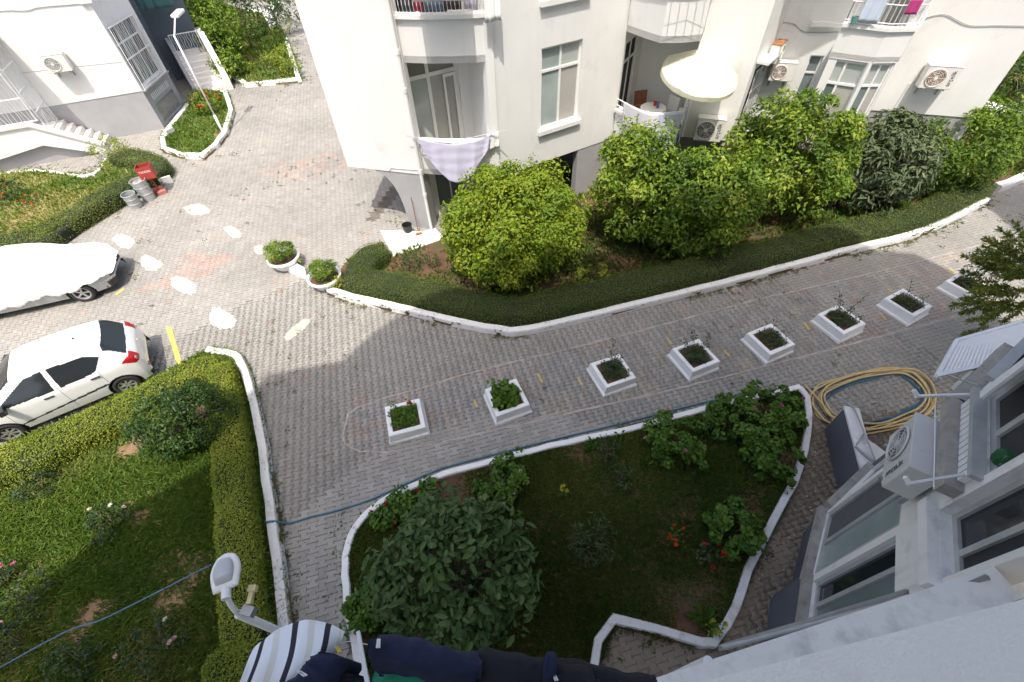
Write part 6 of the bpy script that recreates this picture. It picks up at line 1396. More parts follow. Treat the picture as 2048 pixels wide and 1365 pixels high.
def car_surface(L, W, top, plan, zbelt, nx=430, nt=96, zb=0.22, lean=0.42):
    """lofted body: returns X,Y,Z grids over the full width (mirror included)"""
    xs = np.linspace(-L / 2, L / 2, nx); tx, tz = zip(*top)
    # rounded interpolation of the side profile
    fine = np.interp(xs, tx, tz); ker = np.hanning(9); ker /= ker.sum(); zt = np.convolve(np.pad(fine, 4, mode='edge'), ker, 'valid')
    px_, pw = zip(*plan); w = np.interp(xs, px_, pw) * W / 2; w = np.convolve(np.pad(w, 4, mode='edge'), ker, 'valid')
    G = np.zeros((nx, nt, 2))
    tt = np.linspace(0, 1, nt)
    for i in range(nx):
        z = zt[i]; ww = w[i]; b = min(zbelt, z - 0.10); cab = max(0.0, z - zbelt)
        pr = [(ww * 0.95, zb), (ww * 0.99, zb + (b - zb) * 0.30), (ww, zb + (b - zb) * 0.60), (ww * 0.975, b)]
        if cab > 0.12: pr += [(ww * 0.975 - lean * 0.55 * cab, b + cab * 0.5), (ww * 0.975 - lean * cab, z - 0.075), (ww * 0.975 - lean * cab - 0.10, z - 0.018), (ww * 0.40, z), (0, z + 0.008)]
        else: pr += [(ww * 0.955, b + (z - b) * 0.45), (ww * 0.92, b + (z - b) * 0.75), (ww * 0.82, z - 0.012), (ww * 0.40, z), (0, z + 0.008)]
        P = smooth_path([(a, c, 0) for a, c in pr], 10); d = np.array([(p.x, p.y) for p in P]); seg = np.r_[0, np.cumsum(np.linalg.norm(np.diff(d, axis=0), axis=1))]; seg /= seg[-1]
        G[i, :, 0] = np.interp(tt, seg, d[:, 0]); G[i, :, 1] = np.interp(tt, seg, d[:, 1])
    Y = np.concatenate([G[:, :, 0], -G[:, -2::-1, 0]], 1); Z = np.concatenate([G[:, :, 1], G[:, -2::-1, 1]], 1); X = np.repeat(xs[:, None], Y.shape[1], 1)
    return X, Y, Z

def split_surface(X, Y, Z, classes, parent, mats):
    """grid faces sorted into parts; classes: array of part names per face"""
    nx, nt = X.shape; V = np.stack([X, Y, Z], 2).reshape(-1, 3)
    i, j = np.meshgrid(np.arange(nx - 1), np.arange(nt - 1), indexing='ij'); q = np.stack([i * nt + j, i * nt + j + 1, (i + 1) * nt + j + 1, (i + 1) * nt + j], 2).reshape(-1, 4)
    cl = classes.ravel(); out = {}
    for nm in sorted(set(cl)):
        if nm == '': continue
        f = q[cl == nm]; u, inv = np.unique(f, return_inverse=True)
        out[nm] = np_mesh(nm.split('#')[0], V[u], inv.ravel(), np.arange(len(f)) * 4, M[mats[nm.split('#')[0]]], parent, smooth=True)
    return out

def wheel(parent, x, y, r, wd, side, spokes=7, rimr=0.66):
    t = bpy.data.objects.new('wheel', None); link(t, parent); t.location = (x, y, r); t.rotation_euler = (R(-90) * side, 0, 0)     # local z points outwards
    # build as meshes: the wheel part itself is the tyre
    bpy.data.objects.remove(t)
    m_ = MB(); m_.lathe([(r * 0.60, -wd / 2), (r * 0.92, -wd / 2), (r, -wd * 0.32), (r, wd * 0.32), (r * 0.92, wd / 2), (r * rimr, wd * 0.46), (r * rimr, wd * 0.2)], (0, 0, 0), 32); ty = m_.build('wheel', M['tyre'], parent, True); ty.location = (x, y, r); ty.rotation_euler = (R(-90) * side, 0, 0)
    m_ = MB(); m_.lathe([(0, wd * 0.30), (r * 0.12, wd * 0.34), (r * 0.16, wd * 0.28), (r * 0.16, wd * 0.2)], (0, 0, 0), 20)
    m_.lathe([(r * (rimr - 0.02), wd * 0.2), (r * (rimr - 0.02), wd * 0.45), (r * (rimr - 0.10), wd * 0.40), (r * (rimr - 0.10), wd * 0.15)], (0, 0, 0), 32)
    for k in range(spokes):
        a = 2 * math.pi * k / spokes; Mz = Matrix.Rotation(a, 3, 'Z'); m_.box(Mz @ Vector((r * 0.35, 0, wd * 0.28)), (r * 0.50, r * 0.15, 0.025), M=Mz)
    m_.build('rim', M['alloy'], ty, False); m_ = MB(); m_.lathe([(0, wd * 0.12), (r * rimr, wd * 0.12)], (0, 0, 0), 24); m_.build('brake_disc', M['dark'], ty)
    return ty

# --- white hatchback
hl_, hw_ = 3.66, 1.64
hatch = thing('parked_car', 'white hatchback parked beside the box hedge', 'car', (-10.90, 6.90, 0), math.atan2(-0.52, -0.853))
top = [(-1.83, 0.42), (-1.815, 0.66), (-1.78, 0.86), (-1.70, 0.98), (-1.62, 1.06), (-1.36, 1.40), (-1.25, 1.455), (-0.8, 1.495), (-0.2, 1.505), (0.2, 1.485), (0.42, 1.44), (1.08, 1.02), (1.2, 0.965), (1.6, 0.84), (1.75, 0.74), (1.81, 0.6), (1.83, 0.42)]
plan = [(-1.83, 0.74), (-1.80, 0.84), (-1.70, 0.925), (-1.45, 0.975), (-0.8, 1.0), (0.8, 1.0), (1.3, 0.97), (1.6, 0.90), (1.75, 0.8), (1.83, 0.66)]
X, Y, Z = car_surface(hl_, hw_, top, plan, 0.93)
xc = (X[:-1, :-1] + X[1:, 1:]) / 2; yc = (Y[:-1, :-1] + Y[1:, 1:]) / 2; zc = (Z[:-1, :-1] + Z[1:, 1:]) / 2; cl = np.full(xc.shape, 'body', dtype=object)
wf, wr, wrad = 1.17, -1.21, 0.285
side = np.abs(yc) > 0.50
def pin(poly): return inside(poly, xc.ravel(), zc.ravel()).reshape(xc.shape)
for s_, nm in ((1, 'a'), (-1, 'b')):
    k = side & (np.sign(yc) == s_)
    fw = k & pin([(0.92, 0.985), (0.20, 1.36), (-0.15, 1.395), (-0.13, 0.935), (0.92, 0.95)]); cl[fw] = 'side_window#f' + nm
    rw = k & pin([(-0.25, 0.94), (-0.24, 1.395), (-0.95, 1.36), (-1.20, 1.24), (-0.98, 1.0), (-0.85, 0.965)]); cl[rw] = 'side_window#r' + nm
    qw = k & pin([(-1.02, 1.36), (-1.16, 1.345), (-1.26, 1.235), (-1.22, 1.22)]); cl[qw] = cl[qw]
    tl = k & pin([(-1.46, 0.93), (-1.58, 1.00), (-1.74, 1.02), (-1.80, 0.80), (-1.70, 0.78)]); cl[tl] = 'tail_light#' + nm
    ml = k & pin([(0.95, 0.36), (-0.95, 0.52), (-0.98, 0.57), (-0.9, 0.575), (0.95, 0.40)]); cl[ml] = 'side_moulding#' + nm
    hlp = k & pin([(1.40, 0.70), (1.78, 0.62), (1.78, 0.74), (1.50, 0.86)]); cl[hlp] = 'headlight#' + nm
    for x0, z0, z1 in ((-0.20, 0.30, 1.40), (0.88, 0.33, 0.95), (-1.0, 0.60, 0.98)):
        col = np.argmin(np.abs(xc[:, 0] - x0)); kk = k[col] & (zc[col] > z0) & (zc[col] < z1) & (cl[col] == 'body'); cl[col, kk] = 'door_seam#' + nm
roofl = (zc > 1.02)
ws = roofl & (np.abs(yc) < 0.60 - (zc - 1.0) * 0.15) & (xc > 0.42) & (xc < 1.10); cl[ws] = 'windscreen'
rwn = (zc > 1.03) & (xc < -1.32) & (np.abs(yc) < 0.60) & (zc < 1.41); cl[rwn] = 'rear_window'
for x0 in (-1.10,): col = np.argmin(np.abs(xc[:, 0] - x0)); kk = (np.abs(yc[col]) < 0.52) & (zc[col] > 1.3); cl[col, kk] = 'roof_seam'
for yy in (0.53, -0.53):
    kk = (xc > -1.10) & (xc < 0.40) & (zc > 1.40) & (np.abs(yc - yy) < 0.013); cl[kk] = 'roof_seam'
pl_ = (xc < -1.79) & (np.abs(yc) < 0.26) & (zc > 0.58) & (zc < 0.72); cl[pl_] = 'number_plate'
bl_ = (xc < -1.76) & (zc < 0.36); cl[bl_] = 'lower_bumper'
rf_ = (xc < -1.70) & (np.abs(yc) > 0.50) & (np.abs(yc) < 0.64) & (zc > 0.47) & (zc < 0.54); cl[rf_] = 'reflector'
for wx in (wf, wr):
    d = np.hypot(xc - wx, zc - wrad); cl[side & (d < 0.335)] = ''
    for s_ in (1, -1): cl[side & (np.sign(yc) == s_) & (d >= 0.335) & (d < 0.352) & (cl == 'body')] = 'wheel_arch#%d%d' % (wx > 0, s_ > 0)
mats = dict(body='car_white', side_window='glass_dark', windscreen='glass_dark', rear_window='glass_dark', tail_light='tail', side_moulding='trim', headlight='alloy', door_seam='trim', roof_seam='metal_grey', number_plate='metal_white', lower_bumper='trim', reflector='tail', wheel_arch='trim')
split_surface(X, Y, Z, cl, hatch, mats)
part('floor_pan', 'trim', hatch, lambda m: m.box((0, 0, 0.30), (3.3, 1.36, 0.14))); part('wheel_well', 'dark', hatch, lambda m: [m.box((wx, 0, 0.38), (0.66, 1.30, 0.42)) for wx in (wf, wr)])
part('seats', 'trim', hatch, lambda m: [m.box((0.1, sy, 0.8), (0.5, 0.5, 0.6)) for sy in (-0.36, 0.36)] + [m.box((-0.8, 0, 0.78), (0.5, 1.1, 0.55))])
for wx in (wf, wr):
    for s_ in (1, -1): wheel(hatch, wx, s_ * 0.72, wrad, 0.175, s_)
for s_ in (1, -1):
    part('mirror', 'trim', hatch, lambda m: (m.box((0.80, s_ * 0.90, 1.0), (0.12, 0.20, 0.13), R(12 * s_)), m.bar((0.80, s_ * 0.76, 0.95), (0.80, s_ * 0.86, 0.97), 0.05, 0.04)))
    for hx in (0.05, -0.88): part('door_handle', 'trim', hatch, lambda m: m.box((hx, s_ * 0.815, 0.83 if hx > 0 else 0.86), (0.18, 0.04, 0.025)))
part('aerial', 'trim', hatch, lambda m: (m.lathe([(0, 0.03), (0.035, 0.0)], (-0.85, 0.0, 1.50), 10), m.tube([(-0.85, 0, 1.52), (-1.05, 0.0, 1.68)], 0.005, 5)))
for s_ in (1, -1): part('tail_lens', 'alloy', hatch, lambda m: m.box((-1.735, s_ * 0.665, 0.87), (0.05, 0.06, 0.07), R(-25 * s_)))
part('badge', 'alloy', hatch, lambda m: m.tube([(-1.80 - 0.004, 0.04 * math.cos(q * 0.5236), 0.86 + 0.025 * math.sin(q * 0.5236)) for q in range(12)], 0.006, 5, True))

# --- sedan under a white cover
sl_, sw_ = 4.5, 1.76
sed = thing('covered_car', 'car under a white fabric cover with its grille showing', 'car', (-14.15, 10.72, 0), math.atan2(0.30, 0.95))
top2 = [(-2.25, 0.45), (-2.22, 0.75), (-2.1, 0.95), (-1.55, 1.02), (-0.85, 1.38), (-0.2, 1.46), (0.25, 1.42), (0.5, 1.34), (1.15, 0.98), (1.7, 0.90), (2.05, 0.78), (2.2, 0.62), (2.25, 0.42)]
plan2 = [(-2.25, 0.74), (-2.1, 0.90), (-1.6, 0.98), (0, 1.0), (1.2, 0.99), (1.7, 0.95), (2.0, 0.84), (2.15, 0.70), (2.25, 0.5)]
X, Y, Z = car_surface(sl_, sw_, top2, plan2, 0.90, 230, 36)
xc = (X[:-1, :-1] + X[1:, 1:]) / 2; yc = (Y[:-1, :-1] + Y[1:, 1:]) / 2; zc = (Z[:-1, :-1] + Z[1:, 1:]) / 2; cl = np.full(xc.shape, 'body', dtype=object)
wf2, wr2, wr_ = 1.36, -1.30, 0.315
cl[(xc > 2.10) & (np.abs(yc) < 0.55) & (zc > 0.50) & (zc < 0.62)] = 'grille'; cl[(xc > 2.05) & (zc < 0.42)] = 'lower_bumper'
cl[(xc > 1.9) & (zc > 0.45) & (zc < 0.475)] = 'chrome_strip'
for wx in (wf2, wr2): cl[(np.abs(yc) > 0.5) & (np.hypot(xc - wx, zc - wr_) < 0.37)] = ''
split_surface(X, Y, Z, cl, sed, dict(body='car_silver', grille='black', lower_bumper='trim', chrome_strip='alloy'))
part('floor_pan', 'trim', sed, lambda m: m.box((0, 0, 0.32), (4.0, 1.44, 0.16))); part('wheel_well', 'dark', sed, lambda m: [m.box((wx, 0, 0.42), (0.72, 1.36, 0.44)) for wx in (wf2, wr2)])
for wx in (wf2, wr2):
    for s_ in (1, -1): wheel(sed, wx, s_ * 0.77, wr_, 0.20, s_, 5, 0.70)
# the cover: body shape grown a little, hem and folds
nx, nt = X.shape; cy = np.sign(Y); t_along = X
hem = 0.44 + 0.05 * np.sin(X * 5.1 + cy) + 0.03 * np.sin(X * 13.0) + np.where(X > 1.0, (X - 1.0) * 0.14, 0) - np.where((X < 0.3) & (cy < 0), 0.12 * np.clip((0.3 - X), 0, 1), 0)
gx = np.gradient(X, axis=0); gz = np.gradient(Z, axis=0); yx = np.gradient(Y, axis=1); yz = np.gradient(Z, axis=1)
NY = np.where(Y >= 0, 1, -1) * np.abs(Y) / (sw_ / 2); low = np.clip((1.05 - Z) / 0.5, 0, 1)
fold = 0.018 * np.sin(X * 17 + np.sin(X * 5) * 2 + Z * 3) * low + 0.010 * np.sin(X * 41 + Z * 9) * low + 0.012 * np.sin((X * 0.5 + Z * 2.2) * 14) * np.clip((X - 1.2), 0, 1)
YC = Y * (1 + 0.035) + np.sign(Y) * (fold + 0.03 * np.clip(low, 0, 1)); ZC = np.maximum(Z, hem) + 0.03 + 0.008 * np.sin(X * 6 + Y * 5); XC = X * 1.012 + np.where(X > 1.9, 0.01, 0)
# roof line sags between the roof and the tail
fi, fj = np.meshgrid(np.arange(nx - 1), np.arange(nt - 1), indexing='ij'); under = (Z < hem - 0.02); kf = ~(under[:-1, :-1] & under[1:, :-1] & under[:-1, 1:] & under[1:, 1:])
q = np.stack([fi * nt + fj, fi * nt + fj + 1, (fi + 1) * nt + fj + 1, (fi + 1) * nt + fj], 2)[kf]
M['cover'] = simple('white_car_cover', (0.80, 0.80, 0.80), 0.6, 0.02, 3, 0.25, 9, spec=0.3)
np_mesh('fabric_cover', np.stack([XC, YC, ZC], 2).reshape(-1, 3), q.ravel(), np.arange(len(q)) * 4, M['cover'], sed, smooth=True)

# ------------------------------------------------------------------ the block the photograph is taken from (lower right)
own = thing('near_apartment_block', 'pale near apartment block with dark grey plinth and shuttered bay windows', 'building', (0, 0, 0))
R1, R2, R3, R4 = (3.55, 0.86), (3.96, 1.53), (4.61, 2.42), (5.62, 3.05)
OA = Wall(R4, R3); OB = Wall(R3, R2); OC = Wall(R2, R1); OD = Wall(R1, (-9.5, -1.95)); OE = Wall((9.4, 3.1), R4)
OD.panel(own, 0.0, 5.3, mat='wall_own'); Wall((3.62, 0.62), (-9.4, -2.1)).panel(own, 5.3, 7.9, mat='wall_own'); OE.panel(own, 2.0, 8.4, mat='wall_own')
OA.panel(own, 2.0, 8.4, [(0.10, 1.05, 2.25, 4.1), (0.10, 1.05, 5.45, 7.4)], 0.2, 'wall_own'); OB.panel(own, 2.0, 8.4, [(0.04, 1.06, 2.15, 4.10), (0.06, 1.06, 5.26, 7.4)], 0.2, 'wall_own'); OC.panel(own, 2.0, 8.4, [(0.06, 0.70, 2.2, 4.05), (0.05, 0.72, 4.72, 6.5)], 0.2, 'wall_own')
part('bay_floor', 'wall_own', own, lambda m: m.prism([R1, R2, R3, R4, (9.4, 3.1), (9.4, 1.5)], 1.88, 1.998))
# dark plinth, set back under the bay
pq = [(8.6, 4.35), (6.43, 3.55), (5.38, 2.78), (4.82, 1.98), (4.33, 1.72), (3.90, 0.95)]
for a, b in zip(pq[:-1], pq[1:]): Wall(a, b).panel(own, -0.02, 1.9, mat='plinth_dark', name='plinth', th=0.15)
# parapet top below the camera, floor slab, upper storeys, eaves shaped for their shadow
M['ledge_white'] = simple('white_ledge_paint', (0.86, 0.845, 0.79), 0.8, 0.025, 7, 0.25, 160, stain=(0.74, 0.72, 0.66), stain_scale=9, stain_at=0.6)
part('parapet_top', 'ledge_white', own, lambda m: m.prism([(-0.9, -0.134), (3.6, 0.586), (3.7, 0.20), (-0.8, -0.66)], 7.903, 8.5))
part('floor_slab', 'wall_own', own, lambda m: m.prism([(-9.5, -2.06), (-0.9, -0.30), (3.7, 0.30), (9, 1.2), (9, -8), (-9.5, -10)], 7.60, 7.895))
Wall((9.4, 0.3), (-6.9, -3.2)).panel(own, 7.9, 19.7, mat='wall_own')
part('upper_balcony_slab', 'wall_own', own, lambda m: m.prism([(-4.0, -1.0), (9.0, 1.9), (9.2, 0.2), (-4.0, -2.6)], 11.0, 11.2))
SHADOW_EAVES = [(-10.2, -6.9), (-9.4, -6.0), (-8.5, -4.65), (-7.25, -3.7), (-6.9, -1.25), (-5.0, -0.92), (-4.4, 0.0), (-3.8, 0.65), (-2.1, 1.38), (1.5, 1.70), (1.72, 2.9), (4.0, 3.3), (9.5, 3.3), (10.6, 2.60), (11.9, 2.30), (12.4, 1.5), (12.6, -8), (-8, -14)]  # unseen roof edge, outline traced back from the shadow it should cast
part('roof', 'wall_own', own, lambda m: m.prism(SHADOW_EAVES, 19.75, 20.0))
nb = thing('unseen_shadow_block', 'unseen block added beyond the right edge to cast a shadow on the lane', 'building', (0, 0, 0))  # unseen mass, added only to shade the far end of the lane
part('wall', 'wall_own', nb, lambda m: m.prism([(15.85, 2.9), (16.05, 5.35), (30, 8.3), (30, -8), (15.85, -8)], 0, 19.7)); part('roof', 'wall_own', nb, lambda m: m.prism([(15.6, 2.7), (15.8, 5.55), (30.3, 8.6), (30.3, -8.3), (15.6, -8.3)], 19.705, 20.0))
# windows
window(own, OB, 0.04, 1.06, 2.15, 4.10, (0.5,), None, 0.02, ['screen_dark', 'glass_pale'], 0.06, 'frame_grey', sill='concrete')
window(own, OC, 0.06, 0.70, 2.2, 4.05, (0.5,), None, 0.04, ['glass_dark', 'glass'], 0.06, 'frame_grey', sill='concrete'); window(own, OA, 0.10, 1.05, 2.25, 4.1, (0.5,), None, 0.04, ['glass', 'glass'], 0.06, 'frame_grey', sill='concrete')
window(own, OB, 0.06, 1.06, 5.26, 7.4, (0.5,), None, 0.06, ['dark', 'dark'], 0.07, 'frame_grey'); window(own, OC, 0.05, 0.72, 4.72, 6.5, (0.6,), None, 0.10, ['glass_dark', 'dark'], 0.06, 'frame_grey', sill='wall_own'); window(own, OA, 0.10, 1.05, 5.45, 7.4, (0.5,), None, 0.06, ['dark', 'dark'], 0.06, 'frame_grey')
# concrete ledge at floor level, roller shutter slats, rails
for W in (OA, OB): part('ledge', 'concrete', own, lambda m: W.box(m, -0.02, W.L + 0.02, 4.92, 5.06, 0.003, 0.15))
for k_ in range(13): part('shutter_slat', 'metal_white', own, lambda m: OB.box(m, 0.07 + 0.075 * k_, 0.13 + 0.075 * k_, 5.065, 5.24, 0.004, 0.06))
for W, z_ in ((OA, 5.40), (OB, 5.24)): part('window_rail', 'frame_grey', own, lambda m: W.box(m, 0.0, W.L, z_, z_ + 0.05, -0.02, 0.09))
for k_ in range(3): part('shutter_panel', 'metal_white', own, lambda m: OB.box(m, 0.10 + 0.10 * k_, 0.19 + 0.10 * k_, 5.5, 7.3, 0.02 + 0.06 * k_, 0.045 + 0.06 * k_))
# tilted slatted shutter of the far window
hg = [Vector((*(4.58, 2.81), 5.0)), Vector((*(6.04, 3.08), 5.0)), Vector((*(6.89, 3.86), 4.75)), Vector((*(5.43, 3.49), 4.75))]
fr_ = MB(); [fr_.bar(hg[i], hg[(i + 1) % 4], 0.035, 0.045) for i in range(4)]; sh_ = fr_.build('awning_shutter', M['metal_white'], own)
for k_ in range(26):
    a = hg[0].lerp(hg[1], (k_ + 0.5) / 26); b = hg[3].lerp(hg[2], (k_ + 0.5) / 26); d_ = (hg[1] - hg[0]) / 26; m_ = MB(); nz_ = Vector((0, 0, 0.012)); m_.hexa([a - d_ * 0.40 - nz_, b - d_ * 0.40 - nz_, b + d_ * 0.40 - nz_, a + d_ * 0.40 - nz_, a - d_ * 0.40, b - d_ * 0.40, b + d_ * 0.40 + nz_, a + d_ * 0.40 + nz_]); m_.build('slat', M['metal_white'], sh_)
for s_ in (0.12, 0.95): part('shutter_stay', 'metal_grey', own, lambda m: m.tube([hg[0].lerp(hg[1], s_ * 0.6), OA.pt(OA.L * (1 - s_), 5.2, 0.05)], 0.01, 5))
# clothes brackets that reach out from the wall
for (a, b, nm) in ((Vector((*(3.90, 2.38), 5.3)), OB.pt(0.02, 5.2, 0.05), 'upper'), (Vector((*(3.34, 1.54), 5.25)), OB.pt(1.0, 5.15, 0.05), 'lower')):
    part('clothes_bracket', 'metal_white', own, lambda m: (m.bar(a, b, 0.022, 0.03), m.bar(a + Vector((0, 0, 0.02)), a + Vector((-0.03, 0.04, 0.05)), 0.03, 0.03)))
o = cable('clothes_line', own, [Vector((*(4.03, 2.28), 5.29)), Vector((*(3.88, 1.96), 5.20)), Vector((*(3.52, 1.48), 5.26))], 0.005, 'metal_white')
# wall pipes along the facade
cable('wall_pipe', own, [OD.pt(-0.05, 4.25, 0.05), OD.pt(1.2, 4.7, 0.05), OD.pt(2.1, 5.0, 0.05), OC.pt(0.9, 5.3, 0.05)], 0.022, 'metal_grey'); cable('wall_cable', own, [OC.pt(0.66, 2.3, 0.02), OC.pt(0.74, 2.05, 0.10), OC.pt(0.80, 2.3, 0.02)], 0.008, 'metal_white')
dp = Vector((*(1.56, 0.45), 0)); part('rain_pipe', 'metal_white', own, lambda m: m.tube([(dp.x, dp.y, 4.3), (dp.x, dp.y, 0.05)], 0.045, 10))
# outdoor unit on the bay wall
ac_unit('grey air conditioner on the near bay wall, seen from above', OB, 0.55, 4.36, 0.72, 0.48, 0.27, 'ac_own', None, -0.12, 0.05, fanmat='fan')
acr = [o_ for o_ in bpy.data.objects if o_.get('label') == 'grey air conditioner on the near bay wall, seen from above'][0]
lettering('ARÇELİK', 0.075, 'text', acr, Matrix.Translation((0.24, -0.275, 0.22)) @ Matrix.Rotation(R(90), 4, 'X') @ Matrix.Rotation(R(90), 4, 'Z'))
part('drain_pan', 'ac_own', acr, lambda m: m.box((0.0, -0.14, -0.05), (0.5, 0.2, 0.06)))
ac_unit('white air conditioner below the tilted shutter', OE, OE.L - 0.6, 3.9, 0.7, 0.5, 0.26)
p = OE.pt(OE.L - 0.05, 4.6, 0.10); part2('black_pot', 'dark round pot on the far window ledge', 'pot', 'black', lambda m: m.lathe([(0, 0.0), (0.06, 0.0), (0.08, 0.13), (0.07, 0.13), (0.055, 0.02), (0, 0.02)], (p.x, p.y, 4.56), 16))
p = OB.pt(0.86, 5.46, -0.10); part2('green_bag', 'green and white bag in the dark near window', 'bag', 'black', lambda m: m.lathe([(0, 0), (0.08, 0.02), (0.09, 0.10), (0.05, 0.16), (0, 0.17)], (p.x, p.y, 5.30), 12)).data.materials[0] = print_mat('green_print_bag', (0.025, 0.09, 0.035), (0.16, 0.18, 0.16), 25, 0.6)
# low porch wall with white top, stacked steps, mop
pw = thing('porch_wall', 'low dark porch wall with a white top beside the coiled hose', 'wall', (0, 0, 0))
wa, wb = Vector((6.84, 4.95, 0)), Vector((6.40, 3.45, 0)); nn = Vector((0.96, -0.28, 0)) * 0.24
part('wall', 'plinth_dark', pw, lambda m: m.prism([wa.xy, wb.xy, (wb + nn).xy, (wa + nn).xy], -0.01, 0.86)); part('coping', 'kerb_worn', pw, lambda m: m.prism([(wa + Vector((-0.02, 0.03, 0))).xy, (wb + Vector((-0.02, 0, 0))).xy, (wb + nn * 1.1).xy, (wa + nn * 1.1 + Vector((0, 0.03, 0))).xy], 0.862, 0.91))
sp = thing('stacked_steps', 'pale stepped tiles behind the low porch wall', 'steps', (0, 0, 0))
for k_, (px_, py_, w_, h_) in enumerate([((7.26, 4.41)[0], (7.26, 4.41)[1], 0.34, 0.30), ((7.33, 4.21)[0], (7.33, 4.21)[1], 0.34, 0.36), ((7.38, 3.99)[0], (7.38, 3.99)[1], 0.36, 0.42), ((7.39, 3.77)[0], (7.39, 3.77)[1], 0.4, 0.48)]): part('tile', 'stair', sp, lambda m: m.box((px_, py_, h_ / 2), (w_, 0.22, h_), R(30)))
part2('mop', 'grey mop with a thin metal handle resting on the porch wall', 'mop', 'metal_grey', lambda m: (m.tube([(*(6.98, 4.99), 0.95), (*(6.85, 4.47), 1.0), (*(6.68, 3.55), 1.0)], 0.016, 6), m.tube([(*(6.79, 5.24), 0.9), (*(6.97, 4.92), 0.93)], 0.02, 6), m.tube([(*(6.55, 4.05), 0.93), (*(6.71, 3.70), 0.95)], 0.025, 6), m.tube([(*(6.84, 4.30), 0.95), (*(6.59, 4.08), 0.93)], 0.014, 6)))

# ------------------------------------------------------------------ washing just below the camera
M['navy'] = simple('navy_cotton', (0.010, 0.014, 0.045), 0.9, 0.25, 6, 0.3, 25); M['navy2'] = simple('blackish_cotton', (0.006, 0.007, 0.012), 0.9, 0.3, 6, 0.3, 25); M['green_cloth'] = simple('sea_green_cotton', (0.03, 0.28, 0.17), 0.9, 0.15, 8, 0.3, 25)
def towel_mat():
    m, nt, b = new_mat('striped_towel'); at = nt.nodes.new('ShaderNodeAttribute'); at.attribute_name = 'tint'
    W_, D_, Bg = (0.80, 0.82, 0.86), (0.045, 0.042, 0.055), (0.70, 0.69, 0.64)
    st = [(0.0, W_), (0.10, D_), (0.155, W_), (0.27, Bg), (0.33, W_), (0.43, D_), (0.495, W_), (0.60, Bg), (0.66, W_), (0.765, D_), (0.83, W_), (0.92, Bg), (0.96, W_)]
    r = ramp(nt, st); r.color_ramp.interpolation = 'CONSTANT'; nt.links.new(at.outputs['Fac'], r.inputs['Fac']); nt.links.new(r.outputs['Color'], b.inputs['Base Color']); b.inputs['Roughness'].default_value = 0.95; b.inputs['Specular IOR Level'].default_value = 0.1
    n3 = noise(nt, 300, 3, 0.6, vec=world_pos(nt)); bp = nt.nodes.new('ShaderNodeBump'); bp.inputs['Strength'].default_value = 0.3; bp.inputs['Distance'].default_value = 0.003; nt.links.new(n3.outputs['Fac'], bp.inputs['Height']); nt.links.new(bp.outputs['Normal'], b.inputs['Normal'])
    return m
rows = [[(-1.02, 0.31, 7.05), (-0.98, 0.34, 7.05), (-0.88, 0.37, 7.05), (-0.78, 0.37, 7.05), (-0.68, 0.33, 7.1)],
        [(-0.95, 0.27, 7.22), (-0.89, 0.31, 7.24), (-0.80, 0.34, 7.25), (-0.71, 0.33, 7.25), (-0.65, 0.31, 7.2)],
        [(-0.93, 0.21, 7.28), (-0.84, 0.23, 7.33), (-0.75, 0.23, 7.34), (-0.68, 0.24, 7.32), (-0.65, 0.27, 7.22)],
        [(-0.98, 0.15, 7.2), (-0.87, 0.14, 7.28), (-0.77, 0.14, 7.32), (-0.71, 0.16, 7.3), (-0.70, 0.21, 7.15)],
        [(-1.08, 0.08, 7), (-0.98, 0.06, 7.05), (-0.88, 0.05, 7.1), (-0.80, 0.06, 7.1), (-0.77, 0.11, 7)]]
R5 = [smooth_path(r, 8) for r in rows]; cols_ = [smooth_path([r[i] for r in R5], 8) for i in range(len(R5[0]))]
nu, nv = len(cols_), len(cols_[0]); V = [cols_[i][j] + Vector((0, 0, 0.006 * math.sin(i * 0.7 + j * 0.15))) for i in range(nu) for j in range(nv)]
F = [(i * nv + j, i * nv + j + 1, (i + 1) * nv + j + 1, (i + 1) * nv + j) for i in range(nu - 1) for j in range(nv - 1)]
o = mesh_obj('striped_towel', V, F, towel_mat(), None, True); at = o.data.attributes.new('tint', 'FLOAT', 'POINT'); at.data.foreach_set('value', [i / (nu - 1) for i in range(nu) for j in range(nv)]); o.modifiers.new('thickness', 'SOLIDIFY').thickness = 0.006
tag(o, 'white towel with dark stripes hanging below the camera', 'towel')
def drape(name, label, cat, ridge, hw, drop, mat, seed, spread=1.3):
    """garment folded over a line"""
    r_ = random.Random(seed); P = smooth_path(ridge, 8); V = []; F = []; prof = [(-1.0, -1.0), (-1.0, -0.45), (-0.95, -0.12), (-0.6, -0.02), (0, 0.0), (0.6, -0.02), (0.95, -0.12), (1.0, -0.45), (1.0, -1.0)]; k = len(prof); n_ = len(P)
    for i, p in enumerate(P):
        t = (P[min(i + 1, n_ - 1)] - P[max(i - 1, 0)]).normalized(); s = Vector((-t.y, t.x, 0)).normalized(); e = 1 if 1 < i < n_ - 2 else 0.55
        for (a, b) in prof: V.append(p + s * (a * hw * e * (1 + (spread - 1) * (-b)) + 0.004 * math.sin(i * 0.37 + a * 3 + seed) + 0.003 * math.sin(i * 1.13 + seed * 2)) + Vector((0, 0, b * drop * (0.9 + 0.1 * math.sin(i * 0.6 + seed)) + 0.006 * r_.uniform(-1, 1))))
    for i in range(n_ - 1):
        for q in range(k - 1): F.append((i * k + q, i * k + q + 1, (i + 1) * k + q + 1, (i + 1) * k + q))
    F += [tuple(range(k)), tuple(reversed(range((n_ - 1) * k, n_ * k)))]
    o_ = mesh_obj(name, V, F, M[mat], None, True); tag(o_, label, cat); return o_
drape('trousers', 'navy trousers folded over the clothes line', 'trousers', [(-0.50, 0.24, 7.4), (-0.39, 0.22, 7.4), (-0.27, 0.19, 7.4), (-0.14, 0.17, 7.4)], 0.046, 0.35, 'navy', 1)
